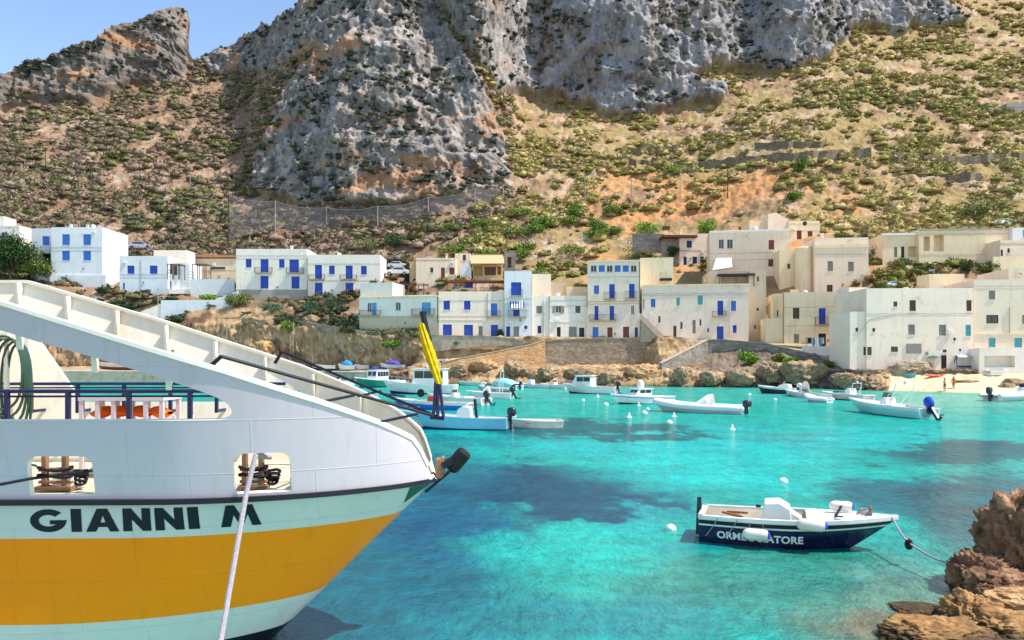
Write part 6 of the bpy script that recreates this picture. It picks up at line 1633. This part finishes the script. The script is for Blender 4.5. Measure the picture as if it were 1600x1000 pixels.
def bush(name, label, x0, x1, yt, yb, Y, cols_, n=900, leaf=.22, trunk=None, cat='bush', group=None, spiky=0., seed=None):
    c = P((x0+x1)/2, yb, Y); w_ = (x1-x0)/F*Y; h = (yb-yt)/F*Y; seed = seed or int(x0+yt)
    z0 = trunk[0]*.75 if trunk else 0
    return plant(name, label, c, lumps_for(w_, h-z0, seed, z0), n, leaf, cols_, seed, trunk, cat, group, spiky)
bush('pine_tree', 'dark green pine in front of the white houses at the left end of the village', -30, 62, 358, 442, 170, DG, 9000, .26, (2.6, .28), 'tree')
bush('pine_tree', 'lower yellowish-green tree on the right side of the dark pine', 28, 84, 388, 444, 168, OG+DG[2:4], 4600, .24, (1.5, .2), 'tree')
bush('fig_tree', 'round dark green tree left of the hillside house with deep blue windows', 1037, 1069, 381, 411, 170, DG, 1800, .2, (1.4, .18), 'tree')
G_ = 'bushes around the village houses'
for a in (('broad_bush', 'bright green bush behind the grey boundary wall', 984, 1042, 342, 368, 184, BG), ('broad_bush', 'bright green bush above the rusty canopy of the hillside house', 1088, 1122, 341, 364, 184, BG),
          ('broad_bush', 'yellow-green bush under the grey boundary wall', 972, 1026, 378, 404, 174, BG+OG), ('bush', 'green bush between the square pinkish house and the loggia house', 1355, 1390, 376, 406, 149, BG+OG),
          ('palm_bush', 'dark spiky palm bush in front of the white wall of the loggia house', 1492, 1532, 404, 428, 146, DG), ('bush', 'olive bush right of the dark palm bush', 1528, 1566, 406, 428, 146, OG), ('bush', 'small bush under the loggia, among the parked cars', 1418, 1450, 415, 433, 144, OG),
          ('bush', 'low olive bush at the foot of the pillared loggia', 1390, 1432, 400, 418, 147, OG), ('broad_bush', 'wide olive-green bush up behind the blue-shuttered pair', 548, 606, 362, 398, 205, OG+DG[2:3]), ('bush', 'dark green bush right of the wide olive one above the blue-shuttered pair', 596, 640, 358, 392, 207, DG),
          ('bush', 'dark bush at the foot of the big square white house', 136, 174, 424, 446, 178, DG), ('bush', 'low blue-green bush under the plinth of the big square house', 84, 130, 428, 444, 180, BGn),
          ('agave_bush', 'big blue-green agave clump under the grey plinth of the blue-shuttered house', 452, 512, 462, 492, 163, BGn), ('agave_bush', 'blue-green spiky clump right of the big agave clump', 500, 546, 458, 490, 162, BGn+DG), ('agave_bush', 'blue-green clump left of the big agave clump', 400, 456, 466, 490, 165, BGn),
          ('bush', 'grey-green bush in the dip left of the blue-shuttered house', 350, 392, 450, 480, 168, OG), ('bush', 'small green bush on the landing of the white stair', 312, 340, 458, 470, 171.5, BG),
          ('broad_bush', 'bright green bush on the shore bank right of the wall peak', 1150, 1192, 543, 570, 123.5, BG), ('bush', 'low grassy green bush at the end of the grey rubble wall', 1224, 1250, 556, 570, 118.5, BG), ('bush', 'yellow-green bush before the low beach wall', 1278, 1308, 562, 576, 114, BG+OG), ('bush', 'straw-coloured bush on top of the dark shore rock', 1200, 1228, 550, 566, 121, OG+[(180,150,90)]),
          ('bush', 'green bush hanging over the low street wall, above the violet tarpaulin', 596, 632, 528, 545, 140.5, OG+BG), ('bush', 'yellow-green bush hanging on the bank under the wide blue doors', 700, 728, 530, 544, 138, BG+OG), ('bush', 'green bush on the rocks left of the huge boulder', 356, 386, 540, 556, 158, BG),
          ('bush', 'bright green bush on the road wall beside the huge boulder', 434, 470, 497, 520, 158, BG+OG), ('pot_plant', 'dark green plant by the blue door under the teal balcony', 776, 788, 514, 526, 141.2, DG), ('bush', 'dark bush on the slope above the chapel', 1300, 1330, 362, 374, 170, OG),
          ('bush', 'deep green bush on the hillside at the upper right, above the white car', 1500, 1560, 318, 346, 185, DG+OG), ('broad_bush', 'rounded lone green bush in the middle of the terraced slope', 1236, 1262, 244, 272, float(ground(1249,270).y), DG+BG), ('broad_bush', 'rounded green bush right of the rockfall net', 1034, 1074, 250, 274, float(ground(1054,272).y), BG+OG), ('broad_bush', 'low green bush on the orange field', 1222, 1256, 296, 314, float(ground(1239,312).y), DG+BG)):
    bush(a[0], a[1], *a[2:8], cols_=a[7] if len(a) == 8 else a[7], n=1500, leaf=.2, group=G_, spiky=1.2 if a[0] in ('agave_bush', 'palm_bush') else 0) if False else bush(a[0], a[1], a[2], a[3], a[4], a[5], a[6], a[7], 1500, .2, None, 'plant' if 'plant' in a[0] or 'agave' in a[0] else 'bush', G_, 1.2 if a[0] in ('agave_bush', 'palm_bush') else 0)
# green belt of big bushes below the bluff
rg = np.random.default_rng(5); BEL = []
for i in range(26):
    px = 690+300*rg.random(); py = 335+75*rg.random()
    if px > 900 and py > 395: py -= 30
    BEL.append((px, py))
V_, F_, C_ = [], [], []; bb = 0
for i, (px, py) in enumerate(BEL):
    g = ground(px, py); me = crown_mesh('c', lumps_for(5+4*rg.random(), 2.6+1.6*rg.random(), 900+i, 0, 8), 900, .24, OG+BG[:3]+DG[2:4], 900+i)
    n = len(me.vertices); v = np.zeros(n*3, np.float32); me.vertices.foreach_get('co', v); c = np.zeros(n*4, np.float32); me.color_attributes['tint'].data.foreach_get('color', c)
    V_.append(v.reshape(-1,3)+np.array(g)); C_.append(c.reshape(-1,4)[:,:3]); F_.append(np.arange(n).reshape(-1,4)+bb); bb += n; bpy.data.meshes.remove(me)
o = link('thicket', np_mesh('thicket', np.concatenate(V_), np.concatenate(F_), np.concatenate(C_), False)); o.data.materials.append(lm); tag(o, kind='stuff')

# ================================================================== poles, rockfall net
def pole(name, label, px, yt, yb, mt, r=.13, lean=0., Y=None, cat='pole', group=None):
    g = ground(px, yb) if Y is None else P(px, yb, Y)
    h = (yb-yt)/F*g.y; o = thing(name, label, cat, g, 0, group)
    MB().tube([(0,0,-.8), (lean*.5,0,h*.5), (lean,0,h)], [r*1.15, r, r*.85], 8).build('shaft', mt, o, smooth=True)
    MB().lathe([(r*1.6,-.05),(r*1.7,.05),(r*.6,.1),(0,.11)], 8, (lean,0,h)).build('cap', iron, o); return o
GP = 'poles standing on the scrub hillside'
dkp = mat('dark_pole', (52,46,44), .8, .2, 3); pgp = mat('grey_pole', (150,142,134), .7, .15, 3)
for a in (('leftmost dark pole in the row on the left hillside', 28,228,267,dkp), ('second dark pole from the left edge on the hillside', 76,232,268,dkp), ('third dark pole from the left edge, above the big square house', 122,236,266,dkp), ('fourth dark pole of the left row, at its right end', 168,233,267,dkp),
          ('short dark pole lower on the slope, below the left row', 144,262,298,dkp), ('thin dark leaning pole above the low white house', 220,252,304,dkp), ('pale thin pole between the leaning pole and the net', 298,268,306,pgp),
          ('left of two thin poles on the orange field', 1062,260,316,pgp), ('right of two thin poles on the orange field', 1136,266,309,dkp), ('pale pole on the slope right of the net, left of the orange field', 914,272,322,pgp), ('faint pale pole among the scrub near the orange field', 986,282,320,pgp)):
    pole('hill_pole', a[0], a[1], a[2], a[3], a[4], group=GP)
for a in (('pale street lamp pole rising from the quay left of the huge boulder', 354,500,548,pgp,158), ('tall pale pole on the quay, right of the huge boulder', 458,502,560,pgp,153), ('thin pole by the white stair below the low house', 247,452,496,pgp,171)):
    pole('lamp_pole', a[0], a[1], a[2], a[3], a[4], .09, Y=a[5], group='thin poles by the quay road')
net = NT('net_mesh'); tr_ = net.new('ShaderNodeBsdfTransparent'); mx_ = net.new('ShaderNodeMixShader'); mx_.inputs[0].default_value = .36
net.fin(lin((132,126,128)), .8, .1); net.l.new(tr_.outputs[0], mx_.inputs[1]); net.l.new(net.b.outputs[0], mx_.inputs[2]); net.l.new(mx_.outputs[0], net.out.inputs['Surface'])
NP = [(357,304,372),(430,314,352),(510,324,364),(590,322,362),(669,308,346),(742,294,327),(786,290,312)]
gs = [ground(a[0], a[2]) for a in NP]; ym = [g.y for g in gs]
gs = [Vector((wx(a[0], y), y, wz(a[2], y))) for a, y in zip(NP, [min(g.y, 212) for g in gs])]
nf = thing('rockfall_net', 'long grey rockfall net on tall posts along the foot of the bluff', 'fence', gs[0])
tops = []
for (px, yt, yb), g in zip(NP, gs):
    h = (yb-yt)/F*g.y; p = g-gs[0]; tops.append(p+Vector((0,0,h)))
    MB().tube([p-Vector((0,0,2.5)), p+Vector((0,0,h))], [.16,.13], 8).build('post', pgp if px > 400 else dkp, nf, smooth=True)
rows = [[], []]
for i in range(len(gs)-1):
    for e in range(8):
        t_ = e/8; a = tops[i]*(1-t_)+tops[i+1]*t_; sag = .9*4*t_*(1-t_); b_ = (gs[i]-gs[0])*(1-t_)+(gs[i+1]-gs[0])*t_
        rows[0].append(a-Vector((0,-.1,sag))); rows[1].append(b_-Vector((0,-.1,.6)))
MB().grid(rows).build('net', net.m, nf)
MB().tube(rows[0], .05, 5).build('top_cable', pgp, nf)

# ================================================================== cars
def car(label, px0, px1, pyb, Y, body, yaw=0.):
    L = (px1-px0)/F*Y; c = P((px0+px1)/2, pyb, Y); r = thing('parked_car', label, 'car', c, yaw, 'cars parked above the village')
    s_ = L/4.2; pr = [(-2.1,.3),(-2.1,.75),(-1.95,.95),(-1.5,1.0),(-1.05,1.42),(.35,1.46),(1.0,1.02),(1.8,.9),(2.1,.68),(2.1,.3)]
    MB().prism([(a*s_, b_*s_) for a, b_ in pr], -.85*s_, .85*s_).build('body', body, r, bevel=.07*s_)
    gl_ = [(-1.38,1.03),(-1.0,1.36),(.28,1.39),(.78,1.03)]
    for sg in (-1, 1): MB().prism([(a*s_, b_*s_) for a, b_ in gl_], sg*.845*s_, sg*.862*s_).build('window', glass, r)
    for x in (-1.3, 1.3):
        for sg in (-1, 1):
            w_ = MB().tube([(x*s_, sg*.7*s_, .32*s_), (x*s_, sg*.88*s_, .32*s_)], .32*s_, 16).build('wheel', rubber, r); MB().tube([(x*s_, sg*.881*s_, .32*s_), (x*s_, sg*.895*s_, .32*s_)], .19*s_, 12).build('rim', steel, w_)
    for y in (-.6, .6): MB().box(2.09*s_, 2.12*s_, (y-.14)*s_, (y+.14)*s_, .66*s_, .78*s_).build('headlight', wtrim, r)
    return r
silver = mat('silver_car_paint', (186,190,196), .25, .06, 2, 0, .6); cwhite = mat('white_car_paint', (226,226,226), .25, .04, 2, 0, .6); cgrey = mat('grey_car_paint', (120,124,130), .25, .06, 2, 0, .6)
car('silver car parked above the low white house on the left', 203, 240, 391, 185, silver, .1)
car('white car parked by the yellow lean-to of the pink house', 602, 640, 431, 168, cwhite, math.pi)
car('white car behind the silver-roofed shelter, above the pink house parking', 606, 638, 420, 174, cwhite)
car('white car on the slope above the pink cottage at the right', 1551, 1584, 354, 166, cwhite, .5)
car('small white car parked just above the roofline of the biggest white house', 1384, 1411, 449, 130, cwhite)
car('grey car parked below the pillared loggia', 1446, 1466, 428, 143, cgrey, 1.0)
car('white car half hidden at the right edge of the upper row', 1578, 1600, 418, 141, cwhite, .3)

# ================================================================== small things by the houses
def umbrella(label, px, pyt, pyb, Y, mt, r=1.1):
    g = P(px, pyb, Y); h = (pyb-pyt)/F*Y; o = thing('parasol', label, 'parasol', g)
    MB().lathe([(r,h-.35*r),(r*.98,h-.33*r),(r*.6,h-.14*r),(.05,h),(0,h)], 10).build('canopy', mt, o); MB().tube([(0,0,-.2),(0,0,h-.02)], .03, 6).build('pole', steel, o)
umbrella('dark green parasol by the door of the biggest white house', 1458.5, 555.5, 577, 107.6, mat('green_canvas', (34,92,70), .8, .15, 2), .95)
umbrella('small white parasol on the terrace beside the laundry', 1315, 525, 541, 122.5, cloth, .85)
o = thing('clothes_line', 'laundry line with black, blue and white clothes outside the cream street house', 'laundry', P(1260, 545, 126))
m = MB(); xw = (1288-1260)/F*126
m.tube([(0,0,-1), (0,0,2.0)], .04, 6).tube([(xw,0,-1), (xw,0,2.0)], .04, 6).tube([(0,0,1.95), (xw/2,0,1.85), (xw,0,1.95)], .015, 5); m.build('line_and_posts', iron, o)
for i, (a, w_, h_, mt) in enumerate(((.15,.7,.9,fblack), (.95,.5,1.5,lblue), (1.5,.55,1.7,cloth), (2.1,.6,1.3,lblue), (2.65,.3,1.,cloth))):
    MB().grid([[(a+w_*q/6, -.03-.06*math.sin(q*1.6+i), 1.88-.02*math.sin(q)) for q in range(7)], [(a+w_*q/6+.03, -.03-.1*math.sin(q*1.4+i), 1.88-h_*.5) for q in range(7)], [(a+w_*q/6-.02, -.03-.12*math.sin(q*1.5+i+1), 1.88-h_+.04*math.sin(q*2)) for q in range(7)]]).build('garment', mt, o, smooth=True)
o = thing('shade_tent', 'blue and white beach swing tent beside the door of the biggest white house', 'tent', P(1510, 577, 107.4)); m = MB()
for x in (-1.6, 1.6):
    for y in (-.7, .7): m.tube([(x*1.1,y,-.3), (x*.9,0,2.0)], .05, 6)
m.tube([(-1.5,0,2.0),(1.5,0,2.0)], .05, 6); m.build('frame', blued, o)
MB().grid([[(-1.6,-.9,1.75),(1.6,-.9,1.75)],[(-1.5,0,2.08),(1.5,0,2.08)],[(-1.6,.9,1.75),(1.6,.9,1.75)]]).build('canopy', mat('pale_blue_canvas', (176,192,224), .8, .1, 2), o)
MB().box(-1.1, 1.1, -.25, .3, .35, .5).box(-1.1, 1.1, .3, .4, .5, 1.0).build('swing_seat', blued, o, bevel=.03)
boulder('stone_mound', 'low stone-faced mound under the roller blind of the biggest white house', P(1423, 577, 109.2), (3.4, 1.1, 1.5), seawall, 91, 'stone mound', 5, .5)
o = thing('kayak', 'red and orange kayak lying on the beach below the stone wall', 'kayak', P(1462, 589, 104.6), .35); rows = []
for e in range(13):
    t_ = e/12; w_ = .36*math.sin(math.pi*(.03+.94*t_))**.7; rows.append([(-1.9+3.8*t_, w_*math.cos(a), .18+.2*math.sin(a)*(.4+.6*math.sin(math.pi*t_))+.1*(2*t_-1)**2) for a in np.linspace(0, 6.283, 13)[:-1]])
MB().grid(rows, 0, True).build('kayak_hull', mat('orange_red_plastic', (214,84,52), .4, .15, 2), o, smooth=True); MB().lathe([(.28,0),(.3,.06),(.2,.07),(.2,0)], 12, (0,0,.36)).build('cockpit_rim', rubber, o)

# ================================================================== two bathers on the beach
skin = mat('tanned_skin', (176,116,84), .55, .08, 4, 0, .3); hairm = mat('dark_hair', (44,32,28), .7, .2, 8)
def person(label, px, py, Y, h, short_c, facing, pose):
    g = P(px, py, Y); r = thing('person', label, 'person', g, facing); s_ = h/1.75
    J = {'pel': (0,0,.93), 'sp': (0,.01,1.15), 'ch': (0,0,1.35), 'nk': (0,.01,1.5), 'hd': (0,-.02,1.6), 'tp': (0,-.01,1.73)}
    E = [('pel','sp'),('sp','ch'),('ch','nk'),('nk','hd'),('hd','tp')]; rad = {'pel': .15,'sp': .13,'ch': .16,'nk': .058,'hd': .1,'tp': .06}
    for sg, n_ in ((-1,'l'), (1,'r')):
        k_ = pose*sg
        J.update({'hp'+n_: (.1*sg,0,.88), 'kn'+n_: (.11*sg,-.12*k_,.48), 'an'+n_: (.11*sg,-.12*k_+.06*abs(pose),.08), 'to'+n_: (.12*sg,-.12*k_-.16,.03), 'sh'+n_: (.2*sg,0,1.42), 'el'+n_: (.27*sg,.1*k_+.02,1.14), 'wr'+n_: (.26*sg,.16*k_-.1,.9), 'ha'+n_: (.25*sg,.17*k_-.16,.8)})
        rad.update({'hp'+n_: .1,'kn'+n_: .062,'an'+n_: .04,'to'+n_: .035,'sh'+n_: .062,'el'+n_: .043,'wr'+n_: .03,'ha'+n_: .034})
        E += [('pel','hp'+n_),('hp'+n_,'kn'+n_),('kn'+n_,'an'+n_),('an'+n_,'to'+n_),('ch','sh'+n_),('sh'+n_,'el'+n_),('el'+n_,'wr'+n_),('wr'+n_,'ha'+n_)]
    ks = list(J); me = bpy.data.meshes.new('person'); me.from_pydata([tuple(c*s_ for c in J[q]) for q in ks], [(ks.index(a), ks.index(b_)) for a, b_ in E], [])
    tmp = bpy.data.objects.new('tmp', me); COL.objects.link(tmp)
    md = tmp.modifiers.new('s', 'SKIN'); md.use_smooth_shade = True; sb = tmp.modifiers.new('d', 'SUBSURF'); sb.levels = sb.render_levels = 2
    for i, q in enumerate(ks): me.skin_vertices[0].data[i].radius = (rad[q]*s_*(1.15 if q in ('ch','pel') else 1), rad[q]*s_*(.8 if q in ('ch','pel','sp') else 1)); me.skin_vertices[0].data[i].use_root = q == 'pel'
    dg = bpy.context.evaluated_depsgraph_get(); bm_ = bpy.data.meshes.new_from_object(tmp.evaluated_get(dg)); bpy.data.objects.remove(tmp)
    bm_.materials.clear(); bm_.materials.append(skin); link('body', bm_, r)
    MB().lathe([(.0,.02),(.112,.0),(.118,-.06),(.105,-.12),(.09,-.15)], 14, (0,.012*s_,1.745*s_)).build('hair', hairm, r, smooth=True)
    rows = []
    for z, a, b_ in ((1.03,.165,.125),(.95,.18,.14),(.86,.185,.145),(.8,.18,.13)): rows.append([(a*s_*math.cos(t), b_*s_*math.sin(t), z*s_) for t in np.linspace(0, 6.283, 17)[:-1]])
    MB().grid(rows, 0, True).build('shorts', short_c, r, smooth=True)
    for sg in (-1, 1): MB().tube([(.1*sg*s_, 0, .88*s_), (.108*sg*s_, -.06*pose*sg*s_, .66*s_)], [.115*s_, .1*s_], 12).build('shorts_leg', short_c, r, smooth=True)
person('bather in dark shorts standing at the water edge of the beach, left of the other', 1476, 611, 100.5, 1.75, blued, .6, .25)
person('bather in orange shorts walking on the beach, right of the other', 1490, 608.5, 101.5, 1.75, orangec, -.9, .8)

# ---- set loose things down on the ground they are seen against
def settle(o):
    x, y, z = o.location; px = CX+F*x/y; py = HY-(z-HC)*F/y
    c = int(np.argmin(np.abs(cols-px))); v = pos[np.arange(NLOW+NM)*NC+c]
    pv = HY-(v[:,2]-HC)*F/v[:,1]
    ok = np.where((pv <= py) & (v[:,1] > .8*y) & (v[:,1] < 1.4*y))[0]
    if not len(ok): return
    i = ok[0]; q = v[i]
    if i > 0 and pv[i-1] > py:
        t_ = (pv[i-1]-py)/max(1e-6, pv[i-1]-pv[i]); q = v[i-1]*(1-t_)+v[i]*t_
    k_ = q[1]/y
    if .8 < k_ < 1.4: o.location = (x*k_, q[1], HC+(z-HC)*k_); o.scale = (k_,)*3
for o in list(COL.objects):
    ct = o.get('category')
    if o.parent is None and o.location.y > 90:
        lb = o.get('label', '')
        if (ct in ('car', 'bush', 'tree', 'kayak', 'tent', 'parasol', 'pole') or lb.startswith(('agave', 'big blue-green', 'blue-green')) or 'sand in front of the garage' in lb or 'pale beach nearest' in lb) and 'flat roof' not in lb: settle(o)
